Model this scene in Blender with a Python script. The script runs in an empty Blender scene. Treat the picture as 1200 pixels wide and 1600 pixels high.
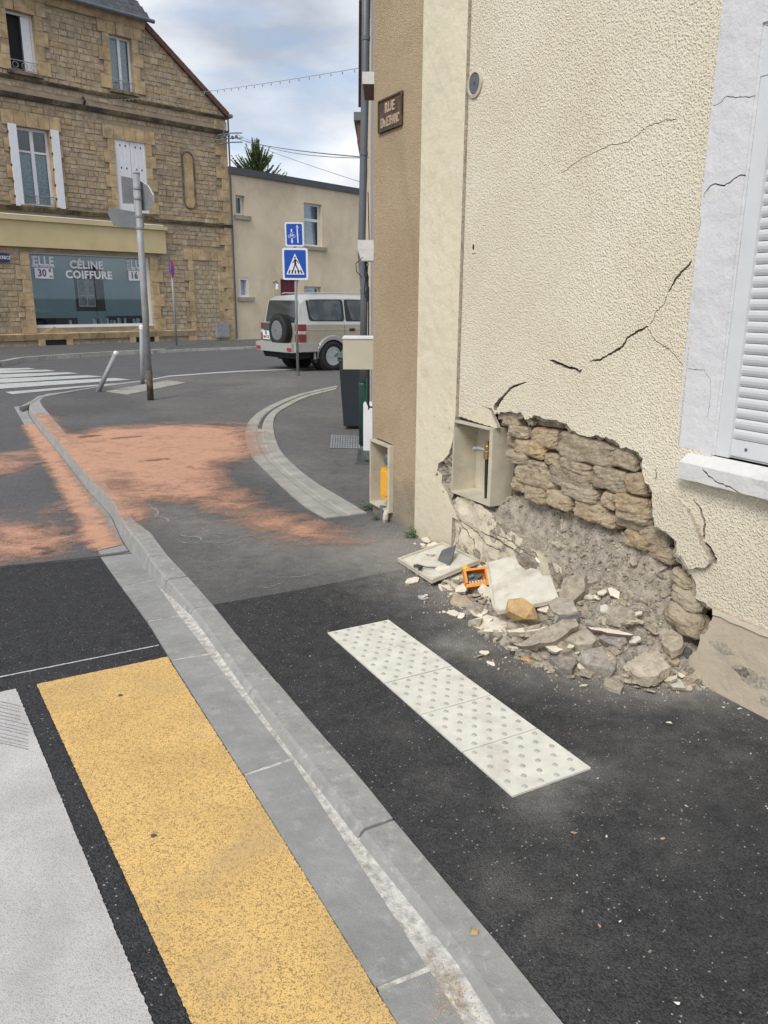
import bpy, bmesh, math, random
import numpy as np
from mathutils import Vector, Matrix, noise, geometry
random.seed(7)
rng = np.random.default_rng(7)
SC = bpy.context.scene
COL = SC.collection

# ------------------------------------------------------------------ camera
F = 1215.0; PITCH = math.radians(15.3); ROLL = math.radians(0.39); H = 1.75
fw = np.array([0, math.cos(PITCH), -math.sin(PITCH)]); rt = np.array([1.0, 0, 0]); up = np.cross(rt, fw)
r2 = rt*math.cos(ROLL) + up*math.sin(ROLL); u2 = -rt*math.sin(ROLL) + up*math.cos(ROLL)
CAM = np.array([0, 0, H])
cd = bpy.data.cameras.new('camera'); cam = bpy.data.objects.new('camera', cd); COL.objects.link(cam)
cd.sensor_fit = 'VERTICAL'; cd.sensor_height = 36; cd.lens = F/1600*36
cd.clip_start = 0.05; cd.clip_end = 2000
cam.matrix_world = Matrix([[r2[0], u2[0], -fw[0], 0], [r2[1], u2[1], -fw[1], 0], [r2[2], u2[2], -fw[2], H], [0, 0, 0, 1]])
SC.camera = cam

# ------------------------------------------------------------------ light
SUN_EL, SUN_AZ = math.radians(48), math.radians(209)      # azimuth clockwise from +Y
sd = Vector((math.sin(SUN_AZ)*math.cos(SUN_EL), math.cos(SUN_AZ)*math.cos(SUN_EL), math.sin(SUN_EL)))
sl = bpy.data.lights.new('sun', 'SUN'); sl.energy = 1.5; sl.angle = math.radians(22); sl.color = (1, .965, .91)
so = bpy.data.objects.new('sun', sl); COL.objects.link(so)
so.rotation_euler = sd.to_track_quat('Z', 'Y').to_euler(); so.location = (-8, -5, 14)
world = bpy.data.worlds.new('World'); SC.world = world; world.use_nodes = True
wt = world.node_tree; wt.nodes.clear()
def wn(t, **k):
    n = wt.nodes.new(t)
    for a, b in k.items(): setattr(n, a, b)
    return n
wo = wn('ShaderNodeOutputWorld'); mixs = wn('ShaderNodeMixShader')
sky = wn('ShaderNodeTexSky', sky_type='NISHITA', sun_disc=False, sun_elevation=SUN_EL, sun_rotation=SUN_AZ, dust_density=2.0)
bg1 = wn('ShaderNodeBackground'); bg1.inputs[1].default_value = 0.105
bg2 = wn('ShaderNodeBackground'); bg2.inputs[1].default_value = 0.62
tc = wn('ShaderNodeTexCoord'); mp = wn('ShaderNodeMapping'); mp.inputs['Scale'].default_value = (1.3, 1.3, 3.6)
mp.inputs['Location'].default_value = (.35, .1, .55)
n1 = wn('ShaderNodeTexNoise'); n1.inputs['Scale'].default_value = 3.0; n1.inputs['Detail'].default_value = 7; n1.inputs['Roughness'].default_value = .52; n1.inputs['Distortion'].default_value = .25
n2 = wn('ShaderNodeTexNoise'); n2.inputs['Scale'].default_value = 2.1; n2.inputs['Detail'].default_value = 6
mp2 = wn('ShaderNodeMapping'); mp2.inputs['Scale'].default_value = (1.6, 1.6, 3.9); mp2.inputs['Location'].default_value = (3.1, 7.2, .9)
cr = wn('ShaderNodeValToRGB'); cr.color_ramp.elements[0].position = .33; cr.color_ramp.elements[0].color = (.22, .22, .22, 1)
cr.color_ramp.elements[1].position = .52; cr.color_ramp.elements[1].color = (1, 1, 1, 1)
cc = wn('ShaderNodeValToRGB')
els = cc.color_ramp.elements
els[0].position = .36; els[0].color = (.46, .51, .60, 1)
els[1].position = .64; els[1].color = (1.12, 1.12, 1.12, 1)
e_ = els.new(.50); e_.color = (.72, .76, .83, 1)
L = wt.links.new
L(tc.outputs['Generated'], mp.inputs[0]); L(tc.outputs['Generated'], mp2.inputs[0])
L(mp.outputs[0], n1.inputs['Vector']); L(mp2.outputs[0], n2.inputs['Vector'])
L(n1.outputs['Fac'], cr.inputs[0]); L(n2.outputs['Fac'], cc.inputs[0])
L(sky.outputs[0], bg1.inputs[0]); L(cc.outputs[0], bg2.inputs[0])
L(cr.outputs[0], mixs.inputs[0]); L(bg1.outputs[0], mixs.inputs[1]); L(bg2.outputs[0], mixs.inputs[2]); L(mixs.outputs[0], wo.inputs[0])
SC.view_settings.view_transform = 'Standard'; SC.view_settings.look = 'None'
SC.view_settings.gamma = 1; SC.view_settings.use_curve_mapping = False
SC.view_settings.exposure = 0.75

# ------------------------------------------------------------------ geometry helpers
def ray(u, v): return fw + r2*(u-600)/F - u2*(v-800)/F
def G(u, v, z=0.0):
    d = ray(u, v); t = (z-H)/d[2]; p = CAM + d*t; return np.array([p[0], p[1], z])
def onplane(u, v, o, e):
    n = np.array([-e[1], e[0]]); d = ray(u, v); t = (n@(np.asarray(o)[:2]-CAM[:2]))/(n@d[:2]); return CAM + d*t

WP = {}
def wpos(o): return WP.get(o.name, np.zeros(3)) if o is not None else np.zeros(3)
def thing(name, label, cat, loc=(0, 0, 0), group=None):
    o = bpy.data.objects.new(name, None); COL.objects.link(o); o.location = loc; o.empty_display_size = .1
    o['label'] = label; o['category'] = cat
    if group: o['group'] = group
    WP[o.name] = np.array(loc, float); return o
def structure(o): o['kind'] = 'structure'; return o
def struct_empty(name, loc=(0, 0, 0)):
    o = bpy.data.objects.new(name, None); COL.objects.link(o); o.location = loc; o['kind'] = 'structure'
    WP[o.name] = np.array(loc, float); return o
def tag(o, label, cat, group=None):
    o['label'] = label; o['category'] = cat
    if group: o['group'] = group
    return o
def stuff(o): o['kind'] = 'stuff'; return o
def obj(name, verts, faces, mats, parent=None, smooth=False, fm=None, origin=None, label=None, attrs=None):
    v = np.asarray(verts, float)
    if origin is None:
        origin = (v.min(0)+v.max(0))/2
        if parent is None: origin[2] = v[:, 2].min()
    origin = np.asarray(origin, float)
    me = bpy.data.meshes.new(name); me.from_pydata((v-origin).tolist(), [], [list(map(int, f)) for f in faces]); me.update()
    if not isinstance(mats, (list, tuple)): mats = [mats]
    for m in mats: me.materials.append(m)
    if fm is not None: me.polygons.foreach_set('material_index', np.asarray(fm, dtype=np.int32))
    if smooth: me.polygons.foreach_set('use_smooth', np.ones(len(me.polygons), dtype=bool))
    if attrs:
        for k, a in attrs.items():
            dom = 'FACE' if len(a) == len(me.polygons) and len(a) != len(me.vertices) else 'POINT'
            at = me.attributes.new(k, 'FLOAT', dom); at.data.foreach_set('value', np.asarray(a, dtype=np.float32))
    o = bpy.data.objects.new(name, me); COL.objects.link(o)
    o.location = origin - wpos(parent); o.parent = parent; WP[o.name] = origin
    if label: o['label'] = label
    return o
def inst(name, me, loc, parent=None, rot=None, scale=None):
    o = bpy.data.objects.new(name, me); COL.objects.link(o)
    o.location = np.asarray(loc, float) - wpos(parent); o.parent = parent; WP[o.name] = np.asarray(loc, float)
    if rot is not None: o.rotation_euler = rot
    if scale is not None: o.scale = scale
    return o

class MB:
    def __init__(s): s.v = []; s.f = []; s.m = []; s.a = []
    def add(s, v, f, m=0, a=0.0):
        b = len(s.v); s.v.extend([tuple(p) for p in v]); s.f.extend([[i+b for i in q] for q in f]); s.m.extend([m]*len(f)); s.a.extend([a]*len(f)); return s
    def hexa(s, c, m=0, a=0.0):      # 8 corners: bottom 4 ccw, top 4 ccw
        return s.add(c, [(3, 2, 1, 0), (4, 5, 6, 7), (0, 1, 5, 4), (1, 2, 6, 5), (2, 3, 7, 6), (3, 0, 4, 7)], m, a)
    def box(s, x0, x1, y0, y1, z0, z1, m=0):
        return s.hexa([(x0, y0, z0), (x1, y0, z0), (x1, y1, z0), (x0, y1, z0), (x0, y0, z1), (x1, y0, z1), (x1, y1, z1), (x0, y1, z1)], m)
    def prism(s, poly, fmap, d0, d1, m=0, mr=None):  # poly 2D ccw; fmap(a,b,d)->xyz
        n = len(poly); v = [fmap(p[0], p[1], d0) for p in poly] + [fmap(p[0], p[1], d1) for p in poly]
        b = len(s.v); s.v.extend([tuple(p) for p in v])
        s.f.append([b+n+i for i in range(n)]); s.m.append(m); s.a.append(0)
        s.f.append([b+n-1-i for i in range(n)]); s.m.append(m); s.a.append(0)
        for i in range(n):
            j = (i+1) % n; s.f.append([b+i, b+j, b+n+j, b+n+i]); s.m.append(m if mr is None else mr); s.a.append(0)
        return s
    def tube(s, path, r, n=10, m=0, cap=True):
        path = [np.asarray(p, float) for p in path]; rs = r if isinstance(r, (list, tuple)) else [r]*len(path)
        rings = []
        t0 = None
        for i, p in enumerate(path):
            a = path[max(i-1, 0)]; c = path[min(i+1, len(path)-1)]; t = c-a; t = t/(np.linalg.norm(t)+1e-9)
            if t0 is None:
                ref = np.array([0, 0, 1.]) if abs(t[2]) < .9 else np.array([1., 0, 0]); x = np.cross(t, ref)
            else: x = xprev - t*(xprev@t)
            x = x/np.linalg.norm(x); y = np.cross(t, x); xprev = x; t0 = t
            rings.append([p + rs[i]*(math.cos(2*math.pi*k/n)*x + math.sin(2*math.pi*k/n)*y) for k in range(n)])
        v = [q for rg in rings for q in rg]; f = []
        for i in range(len(path)-1):
            for k in range(n):
                l = (k+1) % n; f.append((i*n+k, i*n+l, (i+1)*n+l, (i+1)*n+k))
        if cap: f.append(tuple(range(n))[::-1]); f.append(tuple((len(path)-1)*n+k for k in range(n)))
        return s.add(v, f, m)
    def lathe(s, prof, c, axis, n=24, m=0, mm=None):  # prof: (r, h) along axis
        axis = np.asarray(axis, float); axis /= np.linalg.norm(axis); ref = np.array([0, 0, 1.]) if abs(axis[2]) < .9 else np.array([1., 0, 0])
        x = np.cross(ref, axis); x /= np.linalg.norm(x); y = np.cross(axis, x); c = np.asarray(c, float); b = len(s.v)
        for r, h in prof:
            for k in range(n):
                a = 2*math.pi*k/n; s.v.append(tuple(c+axis*h+r*(math.cos(a)*x+math.sin(a)*y)))
        for i in range(len(prof)-1):
            for k in range(n):
                l = (k+1) % n; s.f.append([b+i*n+k, b+i*n+l, b+(i+1)*n+l, b+(i+1)*n+k]); s.m.append(mm[i] if mm else m); s.a.append(0)
        if prof[0][0] > 1e-4: s.f.append([b+k for k in range(n)][::-1]); s.m.append(mm[0] if mm else m); s.a.append(0)
        if prof[-1][0] > 1e-4: s.f.append([b+(len(prof)-1)*n+k for k in range(n)]); s.m.append(mm[-1] if mm else m); s.a.append(0)
        return s
    def build(s, name, mats, parent=None, **k):
        at = {'rnd': s.a} if any(s.a) else None
        o = obj(name, s.v, s.f, mats, parent, fm=s.m, attrs={'rnd': s.a} if any(s.a) else None, **k)
        bm = bmesh.new(); bm.from_mesh(o.data); bmesh.ops.recalc_face_normals(bm, faces=bm.faces); bm.to_mesh(o.data); bm.free()
        return o

def inpoly(P, poly):
    P = np.asarray(P, float); poly = np.asarray(poly, float); x, y = P[:, 0], P[:, 1]; r = np.zeros(len(P), bool)
    n = len(poly)
    for i in range(n):
        x0, y0 = poly[i]; x1, y1 = poly[(i+1) % n]
        if y0 == y1: continue
        c = ((y0 > y) != (y1 > y)); xi = x0 + (y-y0)*(x1-x0)/(y1-y0); r ^= (c & (x < xi))
    return r
def distpoly(P, poly, closed=True):
    P = np.asarray(P, float); poly = np.asarray(poly, float); n = len(poly); D = np.full(len(P), 1e9)
    for i in range(n if closed else n-1):
        a = poly[i]; b = poly[(i+1) % n]; ab = b-a; t = np.clip(((P-a)@ab)/(ab@ab+1e-12), 0, 1); D = np.minimum(D, np.hypot(*(P-(a+t[:, None]*ab)).T))
    return D
def sdf(P, poly):
    d = distpoly(P, poly); return np.where(inpoly(P, poly), -d, d)
def cdt(outer, holes=(), pts=()):
    vs = []; es = []
    for lp in [outer]+list(holes):
        b = len(vs); n = len(lp); vs += [Vector((float(p[0]), float(p[1]))) for p in lp]; es += [(b+i, b+(i+1) % n) for i in range(n)]
    vs += [Vector((float(p[0]), float(p[1]))) for p in pts]
    r = geometry.delaunay_2d_cdt(vs, es, [], 0, 1e-6)
    V = np.array([tuple(p) for p in r[0]]); T = np.array(r[2])
    C = V[T].mean(1); k = inpoly(C, outer)
    for h in holes: k &= ~inpoly(C, h)
    T = T[k]
    a, b, c = V[T[:, 0]], V[T[:, 1]], V[T[:, 2]]
    ar = (b[:, 0]-a[:, 0])*(c[:, 1]-a[:, 1])-(b[:, 1]-a[:, 1])*(c[:, 0]-a[:, 0])
    T = T[np.abs(ar) > 1e-10]; ar = ar[np.abs(ar) > 1e-10]
    T[ar < 0] = T[ar < 0][:, ::-1]
    used = np.unique(T); mp_ = -np.ones(len(V), int); mp_[used] = np.arange(len(used))
    return V[used], mp_[T]
def gridpts(poly, step, holes=(), jit=.3, margin=.4):
    poly = np.asarray(poly); x0, y0 = poly.min(0); x1, y1 = poly.max(0)
    X, Y = np.meshgrid(np.arange(x0+step/2, x1, step), np.arange(y0+step/2, y1, step)); P = np.c_[X.ravel(), Y.ravel()]
    P += (rng.random(P.shape)-.5)*step*jit
    k = inpoly(P, poly) & (distpoly(P, poly) > margin*step)
    for h in holes: k &= ~inpoly(P, h) & (distpoly(P, h) > margin*step)
    return P[k]
def subdiv(poly, step, closed=True):
    out = []; n = len(poly)
    for i in range(n if closed else n-1):
        a = np.asarray(poly[i], float); b = np.asarray(poly[(i+1) % n], float); m = max(1, int(math.ceil(np.linalg.norm(b-a)/step)))
        for k in range(m): out.append(a+(b-a)*k/m)
    if not closed: out.append(np.asarray(poly[-1], float))
    return out
def rag(poly, step, amp, closed=True, seed=0):
    q = subdiv(poly, step, closed); r = np.random.default_rng(seed+11)
    return [p + (r.random(len(p))-.5)*2*amp for p in q]
def catmull(P, n=6):
    P = [np.asarray(p, float) for p in P]; Q = [2*P[0]-P[1]]+P+[2*P[-1]-P[-2]]; out = []
    for i in range(1, len(Q)-2):
        for k in range(n):
            t = k/n; a, b, c, d = Q[i-1], Q[i], Q[i+1], Q[i+2]
            out.append(.5*((2*b)+(-a+c)*t+(2*a-5*b+4*c-d)*t*t+(-a+3*b-3*c+d)*t**3))
    out.append(P[-1]); return out
def slab(name, outer, holes, fmap, d0, d1, mats, parent=None, pts=(), rim=1, **k):
    """2D region -> solid between d0 (back) and d1 (front); rim faces take material index rim"""
    V, T = cdt(outer, holes, pts); n = len(V); d1a = d1 if callable(d1) else (lambda a, b: d1)
    v = [fmap(p[0], p[1], d1a(p[0], p[1])) for p in V] + [fmap(p[0], p[1], d0) for p in V]
    # orientation: front normal must be from d0 to d1
    p0, p1, p2 = (np.array(v[i]) for i in T[0]); nn = np.cross(p1-p0, p2-p0); w = np.array(fmap(V[0][0], V[0][1], d1a(*V[0])))-np.array(fmap(V[0][0], V[0][1], d0))
    Tf = T if nn@w > 0 else T[:, ::-1]
    f = [tuple(t) for t in Tf] + [tuple(t[::-1]+n) for t in Tf]; fm = [0]*len(Tf)+[rim]*len(Tf)
    E = {}
    for t in Tf:
        for i in range(3): E[(t[i], t[(i+1) % 3])] = 1
    for (a, b) in list(E):
        if (b, a) not in E: f.append((b, a, a+n, b+n)); fm.append(rim)
    if not isinstance(mats, (list, tuple)): mats = [mats, mats]
    return obj(name, v, f, mats, parent, fm=fm, **k)
def fbm(x, y, z=0, o=4):
    return noise.fractal(Vector((x, y, z)), 1.0, 2.0, o)
def interp(x, xs, ys): return float(np.interp(x, xs, ys))
def sm(a, b, x): t = np.clip((x-a)/(b-a), 0, 1); return t*t*(3-2*t)

# ------------------------------------------------------------------ materials
class NT:
    def __init__(s, m): s.t = m.node_tree; s.t.nodes.clear()
    def n(s, t, **k):
        q = s.t.nodes.new(t)
        for a, b in k.items():
            if a.startswith('i_'): q.inputs[a[2:].replace('_', ' ')].default_value = b
            else: setattr(q, a, b)
        return q
    def l(s, a, b): s.t.links.new(a, b)
    def mix(s, f, a, b, bt='MIX'):
        q = s.t.nodes.new('ShaderNodeMix'); q.data_type = 'RGBA'; q.blend_type = bt
        for i, x in ((0, f), (6, a), (7, b)):
            if hasattr(x, 'links'): s.l(x, q.inputs[i])
            elif i == 0: q.inputs[i].default_value = x
            else: q.inputs[i].default_value = (*x, 1) if len(x) == 3 else x
        return q.outputs[2]
    def math(s, op, a, b=0.0, clamp=False):
        q = s.t.nodes.new('ShaderNodeMath'); q.operation = op; q.use_clamp = clamp
        for i, x in ((0, a), (1, b)):
            if hasattr(x, 'links'): s.l(x, q.inputs[i])
            else: q.inputs[i].default_value = x
        return q.outputs[0]
    def ramp(s, x, p0, p1, c0=0., c1=1.):
        q = s.t.nodes.new('ShaderNodeMapRange'); q.clamp = True
        s.l(x, q.inputs[0]); q.inputs[1].default_value = p0; q.inputs[2].default_value = p1; q.inputs[3].default_value = c0; q.inputs[4].default_value = c1
        return q.outputs[0]
    def noise(s, sc, det=4, rough=.55, dist=0., vec=None):
        q = s.n('ShaderNodeTexNoise'); q.inputs['Scale'].default_value = sc; q.inputs['Detail'].default_value = det; q.inputs['Roughness'].default_value = rough; q.inputs['Distortion'].default_value = dist
        s.l(vec if vec is not None else s.pos, q.inputs['Vector']); return q.outputs['Fac']
    def vor(s, sc, feat='F1', out='Distance', rnd=1., vec=None):
        q = s.n('ShaderNodeTexVoronoi', feature=feat); q.inputs['Scale'].default_value = sc; q.inputs['Randomness'].default_value = rnd
        s.l(vec if vec is not None else s.pos, q.inputs['Vector']); return q.outputs[out]
    def bump(s, h, st, dist, prev=None):
        q = s.n('ShaderNodeBump'); q.inputs['Strength'].default_value = st; q.inputs['Distance'].default_value = dist; s.l(h, q.inputs['Height'])
        if prev is not None: s.l(prev, q.inputs['Normal'])
        return q.outputs[0]
def newmat(name):
    m = bpy.data.materials.new(name); m.use_nodes = True; t = NT(m); g = t.n('ShaderNodeNewGeometry'); t.pos = g.outputs['Position']
    t.out = t.n('ShaderNodeOutputMaterial'); t.b = t.n('ShaderNodeBsdfPrincipled'); t.l(t.b.outputs[0], t.out.inputs[0]); return m, t
def setc(t, c):
    if hasattr(c, 'links'): t.l(c, t.b.inputs['Base Color'])
    else: t.b.inputs['Base Color'].default_value = (*c, 1)
def plain(name, c, rough=.6, metal=0., var=.18, sc=9., bump=.0, bsc=60., spec=.5, dirt=None):
    m, t = newmat(name)
    a = t.noise(sc, 5); c0 = tuple(x*(1-var) for x in c); c1 = tuple(min(1, x*(1+var)) for x in c)
    col = t.mix(t.ramp(a, .3, .7), c0, c1)
    if dirt: col = t.mix(t.ramp(t.noise(sc*.45, 6, .65), .52, .68, 0, dirt[1]), col, dirt[0])
    setc(t, col); t.b.inputs['Roughness'].default_value = rough; t.b.inputs['Metallic'].default_value = metal; t.b.inputs['Specular IOR Level'].default_value = spec
    if bump: t.l(t.bump(t.noise(bsc, 4), 1, bump), t.b.inputs['Normal'])
    return m
def objrnd(t):
    oi = t.n('ShaderNodeObjectInfo'); at = t.n('ShaderNodeAttribute', attribute_name='rnd')
    return t.math('FRACT', t.math('ADD', oi.outputs['Random'], at.outputs['Fac']))

def asphalt(name, base, light, agg=170., dustc=(.31, .29, .265), speck=.985, wear=.0, dark=.45):
    m, t = newmat(name)
    cell = t.n('ShaderNodeTexVoronoi'); cell.inputs['Scale'].default_value = agg; t.l(t.pos, cell.inputs['Vector'])
    sep = t.n('ShaderNodeSeparateColor'); t.l(cell.outputs['Color'], sep.inputs[0])
    big = t.noise(1.3, 5, .6); mid = t.noise(14, 4)
    v = t.math('MULTIPLY', sep.outputs[0], t.ramp(mid, .3, .7, .6, 1.25))
    col = t.mix(v, tuple(x*dark for x in base), light)
    col = t.mix(t.ramp(big, .35, .7, 0, .35+wear), col, tuple(x*1.5+.012 for x in base))
    sp = t.math('GREATER_THAN', sep.outputs[1], speck)
    col = t.mix(t.math('MULTIPLY', sp, .75), col, (.38, .36, .31))
    at = t.n('ShaderNodeAttribute', attribute_name='dust')
    dn = t.math('MULTIPLY', t.ramp(t.noise(7, 7, .7), .30, .62), t.ramp(t.noise(150, 4, .85), .44, .60, .12, 1))
    dn = t.math('MULTIPLY', t.math('POWER', at.outputs['Fac'], .8), t.math('ADD', dn, t.math('MULTIPLY', at.outputs['Fac'], .5)), True)
    col = t.mix(dn, col, dustc)
    setc(t, col); t.b.inputs['Roughness'].default_value = .82; t.b.inputs['Specular IOR Level'].default_value = .35
    h = t.math('SUBTRACT', 1., cell.outputs['Distance']); h = t.math('ADD', h, t.math('MULTIPLY', t.noise(agg*.45, 3), 1.2))
    t.l(t.bump(h, .8, .0045), t.b.inputs['Normal']); return m
def paint(name, c, pit, under=(.035, .035, .037), scale=210., amt=.60, dirtc=(.3, .28, .24), dirt=.25, lowf=.12):
    m, t = newmat(name)
    n = t.noise(scale, 3, .6); nn = t.noise(scale*.42, 3, .6); pitv = t.ramp(t.math('ADD', t.math('MULTIPLY', n, .7), t.math('MULTIPLY', nn, .35)), amt, amt+.06)
    col = t.mix(t.ramp(t.noise(3, 6, .65), .35, .7), tuple(x*(1-lowf) for x in c), c)
    col = t.mix(t.math('MULTIPLY', pitv, pit), col, under)
    col = t.mix(t.ramp(t.noise(1.8, 7, .7, .6), .50, .72, 0, dirt), col, dirtc)
    setc(t, col); t.b.inputs['Roughness'].default_value = .7
    t.l(t.bump(n, .8, .004), t.b.inputs['Normal']); return m
def stonemat(name, cols, rough=.9, sc=30., bump=.01, lich=None):
    m, t = newmat(name); r = objrnd(t); q = t.n('ShaderNodeValToRGB'); t.l(r, q.inputs[0]); el = q.color_ramp.elements
    el[0].position = 0; el[0].color = (*cols[0], 1); el[1].position = 1; el[1].color = (*cols[-1], 1)
    for i, c in enumerate(cols[1:-1]): e = el.new((i+1)/(len(cols)-1)); e.color = (*c, 1)
    n = t.noise(sc, 6, .65); col = t.mix(t.ramp(n, .3, .72), t.mix(1., q.outputs[0], (.62, .60, .58), 'MULTIPLY'), t.mix(1., q.outputs[0], (1.25, 1.25, 1.25), 'MULTIPLY'))
    if lich: col = t.mix(t.ramp(t.noise(lich[1], 7, .7), lich[2], lich[2]+.14, 0, lich[3]), col, lich[0])
    setc(t, col); t.b.inputs['Roughness'].default_value = rough; t.b.inputs['Specular IOR Level'].default_value = .25
    t.l(t.bump(t.noise(sc*1.6, 6, .7), 1, bump), t.b.inputs['Normal']); return m
def roughcast(name, c, c2, sc=62., bd=.011, dirt=None, low=None):
    m, t = newmat(name)
    n = t.noise(sc, 3, .6, .25); n2 = t.noise(sc*2.3, 3, .6); big = t.noise(1.1, 5, .6)
    col = t.mix(t.ramp(big, .35, .68), c, c2); col = t.mix(t.ramp(n, .36, .52, .10, 0), col, tuple(x*.5 for x in c))
    if dirt: col = t.mix(t.ramp(t.noise(.9, 7, .7, 1.), .50, .74, 0, dirt[1]), col, dirt[0])
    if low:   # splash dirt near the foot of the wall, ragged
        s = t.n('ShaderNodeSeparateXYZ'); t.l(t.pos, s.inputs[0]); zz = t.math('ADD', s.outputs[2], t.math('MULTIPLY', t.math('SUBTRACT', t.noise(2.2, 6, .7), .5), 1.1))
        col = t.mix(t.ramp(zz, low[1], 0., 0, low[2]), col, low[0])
    setc(t, col); t.b.inputs['Roughness'].default_value = .92; t.b.inputs['Specular IOR Level'].default_value = .2
    vd = t.ramp(t.vor(sc*1.25, 'SMOOTH_F1'), .15, .55, 1, 0); b = t.bump(t.math('ADD', t.math('MULTIPLY', vd, t.ramp(n, .38, .60, .25, 1)), t.math('MULTIPLY', n2, .35)), 1, bd); t.l(b, t.b.inputs['Normal']); return m

M = {}
M['new_asphalt'] = asphalt('new_asphalt', (.017, .018, .020), (.064, .065, .068), 190, speck=.994)
M['old_asphalt'] = asphalt('old_asphalt', (.066, .066, .068), (.13, .13, .13), 230, speck=.99, wear=.2, dark=.75)
M['far_asphalt'] = asphalt('far_asphalt', (.08, .08, .083), (.14, .14, .142), 150, speck=.995, wear=.2, dark=.8)
M['yellow'] = paint('yellow_resin', (.83, .545, .195), .85, (.24, .155, .07), 230, .53, (.46, .33, .17), .75, .2)
M['white_road'] = paint('white_road_paint', (.58, .57, .56), .6, (.26, .255, .25), 200, .555, (.36, .35, .33), .7, .25)
M['zebra'] = paint('worn_white_paint', (.52, .52, .51), .6, (.14, .14, .14), 40, .58, (.25, .25, .25), .6)
def conc(name, c, light, dark, sc=5.):
    m, t = newmat(name); col = t.mix(t.ramp(t.noise(sc, 8, .75, .1), .32, .68), tuple(x*.80 for x in c), tuple(x*1.12 for x in c))
    col = t.mix(t.ramp(t.noise(sc*4, 9, .8, .1), .54, .64, 0, .7), col, light); col = t.mix(t.ramp(t.noise(sc*2.2, 9, .82, .1), .55, .66, 0, .7), col, dark)
    col = t.mix(t.ramp(t.noise(330, 2, .6), .56, .70, 0, .45), col, dark); setc(t, col); t.b.inputs['Roughness'].default_value = .85; t.b.inputs['Specular IOR Level'].default_value = .3
    t.l(t.bump(t.math('ADD', t.noise(240, 3, .7), t.math('MULTIPLY', t.noise(24, 5, .6), 1.5)), 1, .0035), t.b.inputs['Normal']); return m
M['concrete'] = conc('kerb_concrete', (.335, .333, .318), (.50, .49, .45), (.20, .20, .18))
M['slab'] = conc('gutter_slab_concrete', (.31, .31, .305), (.40, .40, .385), (.245, .245, .24), 3.2)
M['dome'] = plain('tactile_dome', (.40, .395, .36), .75, var=.15, sc=30)
M['mortar'] = plain('pale_mortar', (.50, .49, .455), .9, var=.35, sc=30, bump=.006, bsc=120, dirt=((.27, .23, .18), .85))
M['band'] = plain('old_concrete_band', (.34, .33, .295), .85, var=.2, sc=5, bump=.003, bsc=120, dirt=((.22, .21, .19), .6))
M['tactile'] = plain('tactile_tile', (.66, .645, .575), .75, var=.10, sc=12, bump=.002, bsc=260, dirt=((.42, .37, .30), .45))
M['plaster'] = roughcast('cream_roughcast', (.765, .69, .53), (.82, .75, .60), 88., .0052, ((.68, .59, .43), .5), ((.55, .47, .35), 1.0, .55))
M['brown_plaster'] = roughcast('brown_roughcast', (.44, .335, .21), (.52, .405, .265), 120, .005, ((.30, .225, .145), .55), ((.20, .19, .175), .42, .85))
def smoothpl(name, c, dirtc=(.45, .38, .27), cr=.15, low=None):
    m, t = newmat(name); col = t.mix(t.ramp(t.noise(2, 6, .6), .3, .7), tuple(x*.93 for x in c), tuple(x*1.04 for x in c))
    col = t.mix(t.ramp(t.noise(3.5, 7, .72, .5), .54, .74, 0, .45), col, dirtc)
    if low:
        s = t.n('ShaderNodeSeparateXYZ'); t.l(t.pos, s.inputs[0]); zz = t.math('ADD', s.outputs[2], t.math('MULTIPLY', t.math('SUBTRACT', t.noise(3., 6, .7), .5), .9))
        col = t.mix(t.ramp(zz, low[1], 0., 0, low[2]), col, low[0])
    setc(t, col); t.b.inputs['Roughness'].default_value = .85; t.b.inputs['Specular IOR Level'].default_value = .25
    b = t.bump(t.noise(140, 4, .6), .7, .0018); b = t.bump(t.noise(11, 4, .55), .9, .012, b); t.l(b, t.b.inputs['Normal']); return m
M['smooth'] = smoothpl('cream_smooth_plaster', (.74, .67, .50), low=((.47, .41, .31), .7, .6))
M['plinth'] = smoothpl('tan_plinth_paint', (.52, .445, .34), (.33, .28, .22))
M['white_pl'] = smoothpl('white_surround_paint', (.69, .685, .695), (.56, .565, .59))
M['sill_pl'] = smoothpl('white_sill_paint', (.66, .65, .63), (.34, .32, .29))
M['break'] = plain('broken_render_edge', (.40, .35, .28), .95, var=.35, sc=60, bump=.006, bsc=90)
M['wall_core'] = plain('wall_core_mortar', (.15, .12, .09), .95, var=.4, sc=16, bump=.03, bsc=28)
M['dustmound'] = plain('crumbled_mortar', (.37, .325, .265), .97, var=.38, sc=17, bump=.02, bsc=50, dirt=((.46, .415, .345), .6))
M['rubble_stone'] = stonemat('rubble_stone', [(.40, .36, .29), (.56, .48, .36), (.40, .37, .33), (.66, .59, .47), (.48, .42, .32), (.29, .27, .25), (.58, .47, .31)], sc=26, bump=.018, lich=((.56, .49, .39), 20., .50, .6))
M['wall_stone'] = stonemat('exposed_wall_stone', [(.52, .42, .29), (.60, .49, .34), (.43, .355, .26), (.55, .46, .335), (.62, .46, .27), (.48, .41, .31)], sc=22, bump=.03, lich=((.62, .53, .38), 8., .47, .7))
M['fragment'] = plain('broken_plaster_face', (.74, .68, .56), .9, var=.12, sc=20, bump=.004, bsc=120, dirt=((.50, .43, .33), .5))
M['white_frag'] = plain('white_panel', (.62, .59, .51), .7, var=.1, sc=14, bump=.002, dirt=((.40, .35, .28), .7))
M['ochre'] = plain('ochre_stone', (.50, .33, .16), .9, var=.3, sc=14, bump=.015, bsc=40)
M['slate_frag'] = plain('dark_slate', (.12, .12, .122), .7, var=.2, sc=20, bump=.003)
M['orange'] = plain('orange_plastic', (.80, .30, .03), .5, var=.12, sc=5, dirt=((.42, .33, .22), .5))
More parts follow.
